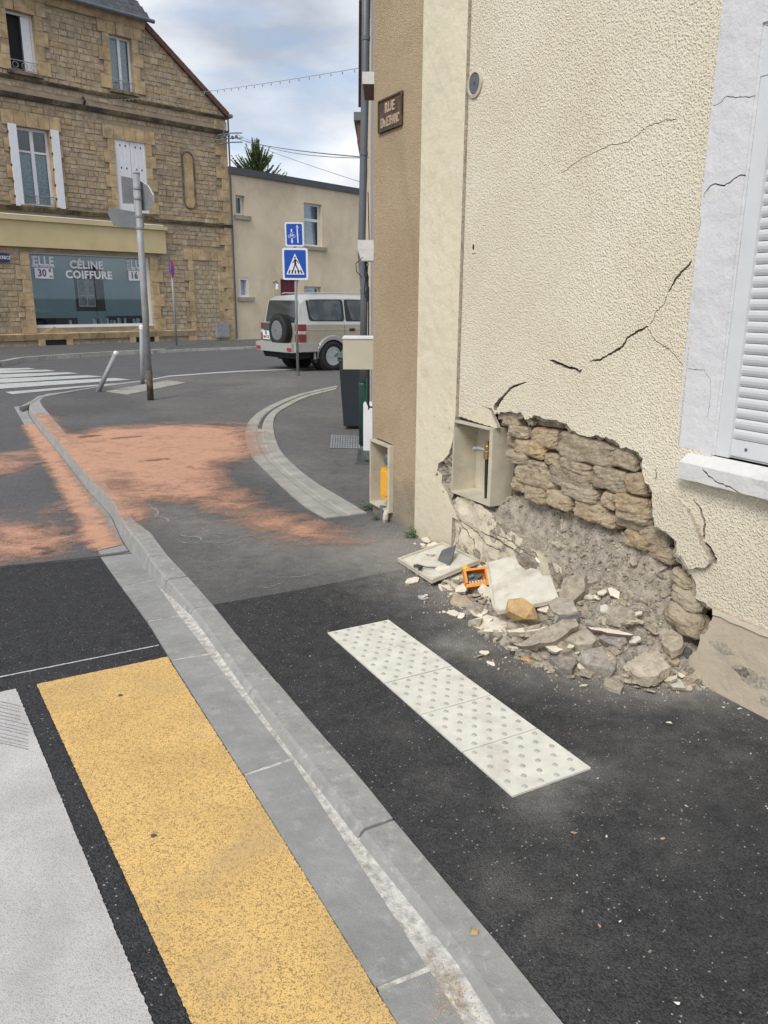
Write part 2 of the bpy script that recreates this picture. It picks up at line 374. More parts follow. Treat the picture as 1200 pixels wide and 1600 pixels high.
M['yellow_pl'] = plain('yellow_plastic', (.86, .42, .03), .4, var=.06, sc=5)
M['blue_pl'] = plain('blue_dial', (.13, .21, .27), .45, var=.4, sc=45, dirt=((.30, .28, .25), .6))
M['black'] = plain('black_plastic', (.02, .021, .023), .5, var=.2)
M['rubber'] = plain('tyre_rubber', (.022, .022, .023), .85, var=.2, sc=20)
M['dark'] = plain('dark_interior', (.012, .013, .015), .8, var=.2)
M['brass'] = plain('brass', (.45, .30, .11), .4, .9, var=.2, sc=40)
M['galv'] = plain('galvanised_steel', (.30, .31, .32), .6, .15, var=.15, sc=6, dirt=((.22, .22, .22), .4))
M['signback'] = plain('sign_back_aluminium', (.21, .22, .23), .55, .2, var=.15, sc=5, dirt=((.25, .25, .25), .5))
M['zinc'] = plain('downpipe_grey', (.13, .145, .16), .5, .1, var=.12, sc=5)
M['green'] = plain('dark_green_cast_iron', (.015, .06, .045), .5, var=.15)
M['bin'] = plain('dark_bin_plastic', (.022, .027, .035), .5, var=.12)
M['binlid'] = plain('green_bin_lid', (.03, .10, .085), .45, var=.1)
M['box_cream'] = plain('cream_metal_box', (.52, .485, .365), .4, var=.05, sc=4)
M['pvc'] = plain('white_pvc', (.66, .68, .69), .4, var=.04, sc=8)
M['slat_m'] = plain('grey_white_slat', (.61, .62, .625), .4, var=.04, sc=8)
M['white'] = plain('white_paint', (.76, .76, .78), .5, var=.05)
M['sgwhite'] = plain('sign_white', (.72, .76, .82), .4, var=.03)
M['sgblue'] = plain('sign_blue', (.008, .07, .42), .4, var=.06)
M['sgred'] = plain('sign_red', (.45, .03, .04), .4, var=.06)
M['sgblack'] = plain('sign_black', (.01, .01, .012), .5, var=.05)
M['boxcover'] = plain('aged_cream_box', (.56, .51, .40), .6, var=.12, sc=9, dirt=((.30, .25, .18), .6))
M['plate_iron'] = plain('rusty_iron_plate', (.10, .065, .045), .75, .2, var=.4, sc=25, bump=.003, dirt=((.30, .17, .09), .5))
M['plate_letter'] = plain('worn_letters', (.50, .38, .28), .7, var=.3, sc=30)
M['drain'] = plain('iron_cover', (.10, .105, .11), .55, .5, var=.2, sc=12)
M['leafw'] = plain('weed_leaf', (.055, .12, .025), .7, var=.3, sc=40)
M['conifer'] = plain('conifer_needles', (.10, .135, .045), .8, var=.45, sc=4)
M['bark'] = plain('bark', (.12, .085, .06), .9, var=.3)
M['wood'] = plain('brown_painted_wood', (.14, .085, .055), .7, var=.25)
M['redbrown'] = plain('red_brown_tiles', (.13, .062, .046), .8, var=.3, sc=10)
# far buildings
M['a_mortar'] = plain('facade_mortar', (.34, .275, .185), .95, var=.25, sc=2.2, bump=.01, bsc=25, dirt=((.20, .165, .125), .6))
M['a_stone'] = stonemat('facade_rubble_stone', [(.43, .325, .205), (.47, .37, .25), (.39, .31, .22), (.51, .42, .30), (.45, .335, .21), (.41, .335, .25), (.48, .355, .22)], sc=5, bump=.012, lich=((.19, .155, .12), .8, .51, .5))
M['a_quoin'] = stonemat('ochre_dressed_stone', [(.51, .375, .215), (.55, .41, .245), (.47, .35, .205), (.50, .39, .25)], sc=3, bump=.008, lich=((.20, .145, .09), 1.3, .52, .6))
M['a_course'] = stonemat('weathered_string_course', [(.27, .205, .13), (.22, .17, .115)], sc=5, bump=.01, lich=((.06, .055, .048), 1.6, .42, .85))
M['a_brick'] = stonemat('infill_block', [(.46, .38, .26), (.52, .43, .30), (.42, .35, .25), (.48, .37, .23)], sc=8, bump=.008)
M['fascia'] = plain('yellow_fascia_paint', (.60, .485, .265), .6, var=.08, sc=1.2, dirt=((.45, .34, .17), .4))
M['slate'] = stonemat('roof_slate', [(.06, .068, .08), (.09, .10, .115), (.075, .08, .09)], .6, 10, .004)
M['b_wall'] = plain('beige_render', (.72, .60, .43), .92, var=.12, sc=.8, bump=.008, bsc=30, dirt=((.46, .375, .26), .6))
M['b_cap'] = plain('roof_edge_zinc', (.075, .08, .088), .6, var=.2, sc=1)
M['b_sill'] = plain('grey_sill', (.34, .30, .24), .8, var=.15, sc=5)
M['door_red'] = plain('dark_red_door', (.16, .012, .022), .5, var=.08, sc=3)
M['blind'] = plain('shop_blind_film', (.33, .42, .45), .5, var=.10, sc=.9)
M['poster'] = plain('poster_print', (.30, .27, .26), .5, var=.7, sc=4.5)
M['curtain'] = plain('lace_curtain', (.42, .44, .46), .9, var=.3, sc=18)
def glass(name, tint, refl, op=.55, rough=.02):
    m, t = newmat(name); t.t.nodes.remove(t.b); tr = t.n('ShaderNodeBsdfTransparent'); tr.inputs[0].default_value = (*tint, 1)
    gl = t.n('ShaderNodeBsdfGlossy'); gl.inputs['Roughness'].default_value = rough; gl.inputs[0].default_value = (.9, .95, 1, 1)
    fr = t.n('ShaderNodeFresnel'); fr.inputs[0].default_value = 1.38
    mx = t.n('ShaderNodeMixShader'); t.l(t.math('ADD', fr.outputs[0], refl, True), mx.inputs[0]); t.l(tr.outputs[0], mx.inputs[1]); t.l(gl.outputs[0], mx.inputs[2]); t.l(mx.outputs[0], t.out.inputs[0]); return m
M['glass'] = glass('window_glass', (.85, .9, .9), .03)
M['carglass'] = glass('car_glass', (.30, .36, .36), .10)
M['clear_pl'] = glass('clear_plastic', (.8, .85, .85), .15)
# ================================================================== GROUND
def zr(x, y):     # road level beside the kerb (pavement = 0)
    return -.04 - .09*float(sm(3.9, 5.6, y)) + .118*float(sm(11.5, 14.5, y))
def GR(u, v, dz=0.):
    z = -.05
    for _ in range(6):
        p = G(u, v, z); z = zr(p[0], p[1])+dz
    return G(u, v, z)
def xy(L_): return [np.asarray(p)[:2] for p in L_]
# main wall axes (needed early)
WA = G(1200, 1122)[:2]; WB = G(651, 836)[:2]
We = (WA-WB)/np.linalg.norm(WA-WB); Wn = np.array([We[1], -We[0]]); Wn = Wn if Wn@(-WB) > 0 else -Wn
def W(u, v, d=0.):
    o = WB+Wn*d; p = onplane(u, v, o, We); return np.array([(p[:2]-o)@We, p[2]])
def WM(s, z, d=0.): q = WB+We*s+Wn*d; return (q[0], q[1], z)
def SD(x, y): q = np.array([x, y])-WB; return q@We, q@Wn
CORN = WB+We*(-.742)
Ce = np.array([-.035, 1.0]); Ce /= np.linalg.norm(Ce); Cn = np.array([-Ce[1], Ce[0]])   # points left (street)
def CM(a, z, d=0.): q = CORN+Ce*a+Cn*d; return (q[0], q[1], z)

Kout = [(881,1598),(768,1463),(690,1365),(612.6,1282),(571,1223),(522,1169),(478,1120),(432,1068),(393,1016),(349,967),(331,947),(329,941),(293,901),(261,867),(235,833),(215,818),(200,803),(184,779),(155,744),(123,707),(101,675),(80,651),(66,634),(62,626),(73,617.6)]
Kin = [(788,1600),(713,1484),(563.5,1300),(395.6,1083.5),(300,952),(267,915),(237,880),(219,851),(197,827),(176,784),(139,747),(101,701),(64,661),(46,638),(45,628),(60,618)]
KO = xy([G(*p) for p in Kout]); KI = xy([G(*p) for p in Kin])
for _ in range(3):
    KO = KO[:1]+[KO[i] if i > 10 else .25*KO[i-1]+.5*KO[i]+.25*KO[i+1] for i in range(1, len(KO)-1)]+KO[-1:]
KO = [KO[0]+(KO[0]-KO[1])*6]+KO; KI = [KI[0]+(KI[0]-KI[1])*2.2]+KI
def arclen(P): P = np.array(P); return np.r_[0, np.cumsum(np.hypot(*np.diff(P, axis=0).T))]
def at_arc(P, a): P = np.array(P); s = arclen(P); return np.array([np.interp(a, s, P[:, 0]), np.interp(a, s, P[:, 1])])
def nearest_on(P, q):
    P = np.array(P); best = None
    for i in range(len(P)-1):
        a, b = P[i], P[i+1]; t = np.clip(((q-a)@(b-a))/((b-a)@(b-a)+1e-12), 0, 1); c = a+t*(b-a); d = np.hypot(*(q-c))
        if best is None or d < best[0]: best = (d, c)
    return best[1]

# --- road
p0 = GR(0, 888)[:2]; p1 = GR(165, 871)[:2]; dd = (p1-p0)/np.linalg.norm(p1-p0)
bl = p0-dd*30; br = p1+dd*2.4
def up3(z): return lambda a, b: z
def sheet(name, poly, zf, mat, parent=None, step=None, attr=None, **k):
    pts = gridpts(poly, step) if step else ()
    V, T = cdt(poly, (), pts); Z = np.array([zf(p[0], p[1]) for p in V])
    at = {kk: f(V) for kk, f in (attr or {}).items()}
    return obj(name, np.c_[V, Z], T, mat, parent, attrs=at, **k)
def dust_road(V): return .12*np.ones(len(V))
polyn = subdiv([bl, (-30, -4), (8, -4), (8, br[1]+ (8-br[0])*dd[1]/dd[0])], 1.0)
near_road = structure(sheet('new_road_surface', polyn, zr, M['new_asphalt'], step=.8))
top = 15.5
yb = lambda x: bl[1]+(x-bl[0])*dd[1]/dd[0]
polyo = subdiv([(-30, top), (-30, yb(-30)), (8, yb(8)), (8, top)], 1.0)
structure(sheet('old_road_surface', polyo, zr, M['far_asphalt'], step=.6))
structure(obj('ground', [(-900, top, -.012), (900, top, -.012), (900, 1200, -.012), (-900, 1200, -.012)], [(0, 1, 2, 3)], M['far_asphalt']))
structure(obj('ground', [(-900, -900, -.06), (900, -900, -.06), (900, -4, -.06), (-900, -4, -.06)], [(0, 1, 2, 3)], M['far_asphalt']))
structure(obj('ground', [(8, -4, -.06), (900, -4, -.06), (900, top, -.06), (8, top, -.06)], [(0, 1, 2, 3)], M['far_asphalt']))
structure(obj('ground', [(-900, -4, -.06), (-30, -4, -.06), (-30, top, -.06), (-900, top, -.06)], [(0, 1, 2, 3)], M['far_asphalt']))

# --- pavements
pb = xy([G(331, 945), G(470, 921), G(600, 895), G(650, 884)]); pbw = WB+We*.75+Wn*-.2
def dustf(V):
    s = (V-WB)@We; d = (V-WB)@Wn
    a = np.interp(s, [-.6, .3, 1.0, 1.6, 2.3, 2.7, 3.0], [.3, .8, .95, .95, 1., .9, .2])
    r = np.interp(s, [-.5, .3, 1.0, 1.6, 2.2, 2.6, 2.9], [.5, 1.0, .95, .85, .95, .62, .25])
    v = a*(1-sm(.2, 1.35, d/r))
    g = .13*np.array([max(0, fbm(p[0]*.9, p[1]*.9, 3.)) for p in V]) + .02
    e = .35*np.exp(-((distpoly(V, [G(840, 1262)[:2], G(905, 1205)[:2]], False))/.12)**2) + .4*np.exp(-(np.hypot(*(V-G(712, 1010)[:2]).T)/.13)**2)
    for (u, vv, r_, k) in [(680,1225,.10,.35),(690,1010,.2,.35),(800,1385,.14,.35),(1065,1320,.12,.3),(1040,1200,.25,.22),(850,1240,.10,.4),(1150,1190,.08,.4),(1100,1130,.05,.4),(960,1130,.3,.25),(620,1140,.12,.2),(905,1500,.2,.12)]: e = e+.5*k*np.exp(-(np.hypot(*(V-G(u, vv)[:2]).T)/r_)**2)
    return np.clip(v+g+e, 0, 1)
new_poly = [p for p in KO if p[1] <= pb[0][1]+.001][:]
np_ = new_poly + [pb[0]-(pb[0]-KO[11])*0.0] + pb[1:] + [pbw] + [WB+We*6.3+Wn*-.2] + [(WB+We*6.3+Wn*-.2)+np.array([-1.2, -1.6])]
np_ = subdiv(np_, .12)
inn = new_poly
flat = lambda x, y: 0.0
pav_new = structure(sheet('new_pavement', np_, flat, M['new_asphalt'], step=.055, attr={'dust': dustf}))
edge_px = [(98,615),(149,606),(222,597),(263,589),(331,584),(380,581),(432,579)]
far_edge = xy([G(*p) for p in edge_px])
old_poly = [p for p in KO[12:]]+far_edge+[far_edge[-1]+np.array([5., .6]), np.array([9., 20.5]), np.array([9, 17.]), np.array([1.2, 17.]), np.array([1.2, 6.]), pbw]+pb[::-1]
structure(sheet('old_pavement', subdiv(old_poly, .3), flat, M['old_asphalt'], step=.13,
    attr={'dust': lambda V: np.clip(dustf(V)*1.0+.45*np.exp(-(distpoly(V, xy([G(250,800), G(300,825), G(420,845)]), False)/.35)**2)+.35*np.exp(-(distpoly(V, xy([G(300,890), G(600,850)]), False)/.5)**2)
     +.3*sm(.0, 1, np.array([fbm(p[0]*.6, p[1]*.6, 9.) for p in V])+.2), 0, 1)}))

# --- kerb stones
kerb = struct_empty('kerb', (*KO[3], 0))
J = [(885+260, 1600+300), (612.6, 1282), (432, 1067), (331, 945), (293, 901), (261, 867), (235, 833), (213, 817)]
sO = arclen(KO); jo = []
for p in J[1:]:
    q = G(*p)[:2]; P = np.array(KO); dmin = [np.hypot(*(q-at_arc(KO, a))) for a in np.linspace(0, sO[-1], 1500)]; jo.append(np.linspace(0, sO[-1], 1500)[int(np.argmin(dmin))])
jo = sorted(jo); jo = [jo[0]-2.0, jo[0]-1.0]+jo if jo[0] > 2.0 else [max(.01, jo[0]-1.0)]+jo
a = jo[-1]
while a < sO[-1]-.5: a += .95 if a < jo[-1]+6.0 else .6; jo.append(min(a, sO[-1]))
for i in range(len(jo)-1):
    a0, a1 = jo[i]+.004, jo[i+1]-.004; n = max(2, int((a1-a0)/.18)+1); vs = []
    rr = random.Random(i); lift = rr.uniform(-.002, .003)
    for k in range(n):
        o = at_arc(KO, a0+(a1-a0)*k/(n-1)); c = nearest_on(KI, o); w = c-o; wl = np.hypot(*w); wd = w/wl; zz = zr(*c)
        bt = .012+.10*max(0, -zz-.03)
        z0 = .002+lift+.002*fbm(o[0]*3, o[1]*3)
        vs += [(*(o-wd*.006), -.1), (*(o+wd*rr.uniform(0, .004)), z0), (*(c-wd*.018), z0), (*(c-wd*.004), z0-.010), (*(c+wd*bt), zz+.001), (*(c+wd*bt), zz-.1)]
    f = []
    for k in range(n-1):
        for m in range(5): f.append((k*6+m, (k+1)*6+m, (k+1)*6+m+1, k*6+m+1))
    f += [(5, 4, 3, 2, 1, 0), tuple((n-1)*6+m for m in range(6))]
    f = [q[::-1] for q in f]
    obj('kerb_stone', vs, f, M['concrete'], kerb)

# --- gutter
gut = struct_empty('gutter', (*KI[2], -.04))
SL = [(589,1549),(381,1213),(267,1033),(230,972),(190,918),(157,871)]; SRr = [(669,1517),(455,1189),(326,1024),(280,964),(240,908),(208,864)]
gl = xy([GR(*p) for p in SL]); gr_ = xy([GR(*p) for p in SRr])
gl = [gl[0]+(gl[0]-gl[1])*1.0]+gl; gr_ = [gr_[0]+(gr_[0]-gr_[1])*1.0]+gr_
farL = xy([GR(*p) for p in [(157,868),(128,816),(80,731),(51,683),(30,650),(22,636)]])
for i in range(len(gl)-1):
    d0 = (gl[i+1]-gl[i]); d0 /= np.linalg.norm(d0); g_ = .009
    q = [gl[i]+d0*g_, gr_[i]+d0*g_, gr_[i+1]-d0*g_, gl[i+1]-d0*g_]
    q = subdiv(q, .08); slab('gutter_slab', q, (), lambda a, b, z: (a, b, z), -.22, lambda a, b: zr(a, b)+.0075, [M['slab'], M['slab']], gut, pts=gridpts(q, .08))
# far part of the gutter: slabs about 1 m
fa = arclen(farL); na = int(fa[-1]/1.0)
for i in range(na):
    a0, a1 = fa[-1]*i/na+.006, fa[-1]*(i+1)/na-.006; vs = []
    for k in range(6):
        p = at_arc(farL, a0+(a1-a0)*k/5); c = nearest_on(KI, p); w = (c-p)/np.hypot(*(c-p)); wd = np.hypot(*(c-p)); c = p+w*(wd-.03)
        vs += [(*p, zr(*p)-.03), (*p, zr(*p)+.006), (*c, zr(*c)+.006), (*c, zr(*c)-.03)]
    f = [(k*4+m, k*4+m+1, (k+1)*4+m+1, (k+1)*4+m) for k in range(5) for m in range(3)]+[(0, 1, 2, 3), (23, 22, 21, 20)]
    obj('gutter_slab', vs, f, M['slab'], gut)
# pale mortar bed under and beside the slabs
P = []
for a in np.linspace(0, 1, 50):
    s = arclen(gr_)[-1]*a; o = at_arc(gr_, s); l_ = at_arc(gl, arclen(gl)[-1]*a); c = nearest_on(KI, o)
    w = (c-l_)/np.hypot(*(c-l_)); P.append((l_+w*.004, o, c+w*.004))
vs = []; 
for l_, o, c in P:
    jj = random.uniform(0, .008)
    vs += [(*l_, zr(*l_)+.0035), (*(o-(c-o)/np.hypot(*(c-o))*jj), zr(*o)+.0065), (*(.5*o+.5*c), zr(*o)+.005), (*c, zr(*c)+.015)]
f = [(k*4+m, k*4+m+1, (k+1)*4+m+1, (k+1)*4+m) for k in range(49) for m in range(3)]
obj('mortar_joint', vs, f, M['mortar'], gut)

# --- crossing markings
def quadpaint(name, pts, dz, mat, jit=.0018, step=.008, road=True):
    P = rag(pts, step, jit, seed=len(name)); f = (lambda x, y: zr(x, y)+dz) if road else (lambda x, y: dz)
    return structure(sheet(name, P, f, mat, step=.3))
yl = GR(57, 1070)[:2]; yl2 = GR(300, 1600)[:2]; dl = (yl2-yl)/np.linalg.norm(yl2-yl)
yr = GR(262, 1027)[:2]
quadpaint('yellow_road_panel', [yl, yr]+[p+(yl-p)/np.hypot(*(yl-p))*.006 for p in [gl[3]+(gl[2]-gl[3])*.03, gl[2], gl[1], gl[0]]]+[yl2+dl*.9], .004, M['yellow'])
wr = GR(25, 1077)[:2]; wr2 = GR(240, 1600)[:2]; dw = (wr2-wr)/np.linalg.norm(wr2-wr); dx = (yl-yr)/np.linalg.norm(yl-yr)
quadpaint('white_crossing_bar', [wr, wr2+dw*.9, wr2+dw*.9+dx*1.1, wr+dx*.9], .004, M['white_road'], .0020, .008)
quadpaint('seam_line', [GR(0, 1056)[:2]+dx*4, GR(248, 1008)[:2], GR(248, 1009.5)[:2], GR(0, 1058)[:2]+dx*4], .003, M['zebra'], .002)

m = MB(); rs_c = random.Random(6)
for k in range(13):
    v0 = 1088+k*5.5+rs_c.uniform(-1, 1); pts_ = [GR(u, v0+10*((u+60)/110)**2+(u+60)*.10)+np.array([0, 0, .0055]) for u in (-40, -15, 5, 20, 32, 44)]; pts_ = [p for p in pts_ if sdf([p[:2]], [wr, wr2, wr2+dx*2, wr+dx*2])[0] < -.01]
    if len(pts_) < 2: continue
    w_ = rs_c.uniform(.001, .0035); n_ = len(pts_); m.add([tuple(p+np.array([0, w_, 0])) for p in pts_]+[tuple(p-np.array([0, w_, 0])) for p in pts_], [(k2, k2+1, k2+n_+1, k2+n_) for k2 in range(n_-1)])
tag(stuff(m.build('scrape_marks', [plain('scrape_grey', (.27, .27, .28), .9, var=.3, sc=50)])), 'grey curved scrape marks across the top corner of the white crossing bar', 'scrape marks')
# --- far crossing bars (left) and thin line
far = struct_empty('far_crossing', (-9, 16, 0))
bars = [((-60, 596), (158, 603.5), (215, 596.5), (-60, 588)), ((-60, 587), (110, 594), (160, 588.5), (-60, 580.5))]
def c2p(x, y): return (x/3.158, 300+y/3.158)
bl_ = [[(25,988),(62,999),(700,936),(560,946)], [(-200,972),(0,972),(647,927),(560,919),(-200,958)], [(-200,944),(30,942),(512,912),(430,905),(-200,930)], [(-200,920),(30,918),(390,896),(330,890),(-200,907)], [(-200,897),(0,896),(277,884),(230,878),(-200,886)], [(-200,883),(0,882),(176,874),(140,869),(-200,875)]]
for q in bl_:
    P = [GR(*c2p(*p))[:2] for p in q]; sheet('painted_bar', subdiv(P, .4), lambda x, y: zr(x, y)+.006, M['zebra'], far)
ln = [(222,597),(263,589),(331,584),(380,581),(432,579),(500,577)]
P = xy([G(*p) for p in ln]); P2 = xy([G(u, v-1.6) for u, v in ln])
sheet('thin_white_line', P+P2[::-1], flat, M['zebra'], far) .location.z += .006
# light flush edging between the kerb end and the bollards
E1 = xy([G(*p) for p in [(45,633),(62,622),(98,615),(149,606),(222,597)]]); E2 = xy([G(*p) for p in [(30,637),(47,628),(73,616),(95,614),(178,600),(218,595.5)]])
structure(slab('flush_edging', E2[::-1]+E1[::1], (), lambda a, b, z: (a, b, z), -.06, .010, M['concrete']))
tp = xy([G(*p) for p in [(165,612),(200,617),(291,598.5),(262,594.5)]])
ft = struct_empty('far_tactile_strip', (*tp[0], 0))
for i in range(4):
    a0, a1 = i/4+.006, (i+1)/4-.006; q = [tp[0]+(tp[3]-tp[0])*a0, tp[1]+(tp[2]-tp[1])*a0, tp[1]+(tp[2]-tp[1])*a1, tp[0]+(tp[3]-tp[0])*a1]
    m = MB(); m.prism(q, lambda a, b, z: (a, b, z), -.03, .011)
    for u_ in np.linspace(.12, .88, 5):
        for v_ in np.linspace(.1, .9, 5):
            c = (q[0]*(1-u_)+q[3]*u_)*(1-v_)+(q[1]*(1-u_)+q[2]*u_)*v_
            m.prism([(c[0]+.018*math.cos(t_), c[1]+.018*math.sin(t_)) for t_ in np.arange(6)*math.pi/3], lambda a, b, z: (a, b, z), .010, .017)
    m.build('paving_tile', [M['band']], ft)

# --- curved concrete band with a channel
outer = [(528,603),(469,616),(421,635),(392,656),(383,680),(392,712),(411,733),(453,773),(480,795),(509,811)]
inner = [(525,609),(480,621),(451,635),(432,648),(427,667),(435,699),(459,728),(496,757),(533,779),(573,803)]
BO = catmull(xy([G(*p) for p in outer]), 8); BI = catmull(xy([G(*p) for p in inner]), 8)
band = struct_empty('curved_gutter', (*BO[40], 0))
ao = arclen(BO)[-1]; ai = arclen(BI)[-1]; nb = 15
for i in range(nb):
    vs = []; rr = random.Random(i)
    for k in range(6):
        t = (i+.006+(.988)*k/5)/nb; a = at_arc(BO, ao*t); b = at_arc(BI, ai*t); w = b-a; h = .012
        ch = float(sm(.28, .42, t))   # the channel shows in the far part
        prof = [(0, -.03), (0, h), (.36, h), (.42, h-.008*ch), (.58, h-.008*ch), (.64, h), (1, h), (1, -.03)]
        vs += [(*(a+w*q), z) for q, z in prof]
    f = [(k*8+m, k*8+m+1, (k+1)*8+m+1, (k+1)*8+m) for k in range(5) for m in range(7)]+[tuple(range(8)), tuple(range(47, 39, -1))]
    fm = [1 if (m == 3 and i >= nb*.0 and i < nb*.5) else 0 for k in range(5) for m in range(7)]+[0, 0]
    f = [q for q in f]
    obj('concrete_block', vs, f, [M['band'], M['old_asphalt']], band, fm=fm)

# --- near tactile paving
q = xy([G(*p) for p in [(513,992),(605,968),(920,1200),(805,1250)]])
tact = struct_empty('tactile_paving', (*q[0], 0))
TL = np.linalg.norm(q[3]-q[0])/5; TW = .5*(np.linalg.norm(q[1]-q[0])+np.linalg.norm(q[2]-q[3])); td = (q[3]+q[2]-q[0]-q[1]); td /= np.linalg.norm(td); tw = np.array([td[1], -td[0]]); tw = tw if tw@(q[1]-q[0]) > 0 else -tw
tme = None
for i in range(5):
    c = (q[0]+q[1])/2*(1-(i+.5)/5)+(q[3]+q[2])/2*((i+.5)/5)
    if tme is None:
        m = MB(); hl, hw = TL/2-.0022, TW/2-.002
        loc = lambda a, b, z: (c[0]+td[0]*a+tw[0]*b, c[1]+td[1]*a+tw[1]*b, z)
        P_ = [(-hl, -hw), (hl, -hw), (hl, hw), (-hl, hw)]
        if td[0]*tw[1]-td[1]*tw[0] < 0: P_ = P_[::-1]
        b_ = len(m.v); m.prism(P_, loc, -.03, .0075)
        for r_ in range(6):
            for k in range(5 if r_ % 2 == 0 else 4):
                a_ = -TL/2+TL*(r_+.5)/6; bb = -TW/2+TW*(k+.5+(0 if r_ % 2 == 0 else .5))/5
                ring = lambda rad, z: [loc(a_+rad*math.cos(t_), bb+rad*math.sin(t_), z) for t_ in np.arange(10)*math.pi/5*(1 if td[0]*tw[1]-td[1]*tw[0] > 0 else -1)]
                v = ring(.0125, .0072)+ring(.0085, .0122); m.add(v, [(k_, (k_+1) % 10, (k_+1) % 10+10, k_+10) for k_ in range(10)]+[tuple(range(10, 20))], 1)
        o = m.build('paving_tile', [M['tactile'], M['dome']], tact, origin=(c[0], c[1], 0)); tme = o.data
    else: inst('paving_tile', tme, (c[0], c[1], random.uniform(-.001, .001)), tact)

# pale scuffs on the old pavement
m = MB(); rs_c = random.Random(2)
for (a_, b_) in [((238,785),(244,812)),((243,800),(262,818)),((255,812),(300,806)),((300,808),(345,800)),((285,835),(318,845)),((310,825),(352,838)),((352,800),(372,812)),((275,846),(330,850)),((330,850),(400,838)),((205,770),(203,790)),((400,918),(445,914)),((372,812),(400,806)),((300,880),(380,872)),((420,905),(520,893))]:
    p_, q_ = G(*a_), G(*b_); n_ = 7; w_ = rs_c.uniform(.008, .02); e = (q_-p_)[:2]; e /= np.linalg.norm(e); nn_ = np.array([-e[1], e[0], 0])
    C_ = [p_+(q_-p_)*k/n_+nn_*.03*math.sin(k*.9+w_*200) for k in range(n_+1)]; ww_ = [w_*.5*rs_c.uniform(.3, 1.2)*(0 if k in (0, n_) else 1) for k in range(n_+1)]
    m.add([tuple(c+nn_*w+np.array([0, 0, .004])) for c, w in zip(C_, ww_)]+[tuple(c-nn_*w+np.array([0, 0, .004])) for c, w in zip(C_, ww_)], [(k, k+1, k+n_+2, k+n_+1) for k in range(n_)])
tag(stuff(m.build('pale_scuff_marks', [plain('chalky_scuff', (.27, .27, .255), .95, var=.4, sc=60)])), 'pale chalky scuff marks on the old pavement in front of the orange sand', 'scuff marks')
# --- orange absorbent sand
mS, t = newmat('orange_absorbent_sand')
at = t.n('ShaderNodeAttribute', attribute_name='sand')
mpn = t.n('ShaderNodeMapping'); mpn.inputs['Scale'].default_value = (1.2, 1.5, 1); t.l(t.pos, mpn.inputs[0])
nz = t.math('ADD', t.math('MULTIPLY', t.noise(1.7, 9, .78, .4, vec=mpn.outputs[0]), .75), t.math('MULTIPLY', t.noise(90, 4, .8), .42))
al = t.ramp(t.math('ADD', at.outputs['Fac'], t.math('MULTIPLY', nz, 2.1)), 1.60, 2.16)
col = t.mix(t.ramp(t.noise(230, 3), .35, .65), (.47, .225, .14), (.66, .375, .25))
wet = t.math('MULTIPLY', t.ramp(t.noise(2.0, 6, .7, .8, vec=mpn.outputs[0]), .59, .66), .6); wa = t.n('ShaderNodeAttribute', attribute_name='wet'); wet = t.math('MAXIMUM', wet, t.ramp(t.math('ADD', wa.outputs['Fac'], t.math('MULTIPLY', t.noise(6, 6, .7), .8)), .75, 1.0)); col = t.mix(wet, col, (.13, .05, .035))
col = t.mix(t.ramp(t.noise(.9, 5), .4, .7, 0, .45), col, (.52, .31, .21)); col = t.mix(t.ramp(t.noise(9, 8, .8), .50, .62, 0, .45), col, (.27, .14, .095)); col = t.mix(t.ramp(t.noise(60, 4, .8), .5, .62, 0, .4), col, (.66, .45, .33))
setc(t, col); t.b.inputs['Roughness'].default_value = .95
tr = t.n('ShaderNodeBsdfTransparent'); mx = t.n('ShaderNodeMixShader'); t.l(t.math('MULTIPLY', al, .92), mx.inputs[0]); t.l(tr.outputs[0], mx.inputs[1]); t.l(t.b.outputs[0], mx.inputs[2]); t.l(mx.outputs[0], t.out.inputs[0])
t.l(t.bump(t.noise(260, 3), .6, .002), t.b.inputs['Normal'])
sp = [(45,632),(66,632),(104,678),(150,668),(250,662),(330,661),(400,664),(436,700),(430,735),(395,750),(415,785),(470,803),(540,828),(585,846),(583,862),(520,858),(440,850),(390,832),(350,808),(300,795),(250,790),(232,808),(215,832),(197,822),(120,730),(64,661)]
sp1 = xy([G(*p) for p in sp])
def wetf(V):
    w = np.zeros(len(V))
    for (u0, v0, u1, v1, r) in [(335,664,388,667,.16),(130,684,150,682,.12),(180,686,215,683,.10),(50,804,70,798,.10),(100,812,112,806,.09),(60,834,75,840,.07),(225,722,260,718,.08)]: w = np.maximum(w, .75*np.exp(-(distpoly(V, xy([G(u0, v0), G(u1, v1)]), False)/r)**2))
    return w
def sandf(V):
    d = sdf(V, sp1); v = .66-np.clip((d+.25)/.50, -1.2, 1.3)*.50
    for (u, vv, r, k) in [(350,730,.5,-.42),(420,745,.5,-.25),(520,700,.6,-.8),(255,765,.3,-.1),(300,700,.5,.15),(470,830,.35,.1),(230,720,.5,.2),(150,720,.5,.35),(180,690,.6,.25),(250,690,.5,.2)]:
        v += k*np.exp(-(np.hypot(*(V-G(u, vv)[:2]).T)/r)**2)
    kd = distpoly(V, KI, False); v += .35*np.exp(-(kd/.16)**2)*(V[:, 1] > 6.1)
    v *= np.where(V[:, 0] < -1.45, sm(5.6, 5.9, V[:, 1]), sm(5.2, 5.5, V[:, 1]))*sm(12.4, 11.8, V[:, 1])
    return np.clip(v, 0, 1)
bb = [np.array(p) for p in [(-6.5, 12.5), (-6.5, 5.), (.6, 5.), (.6, 12.5)]]
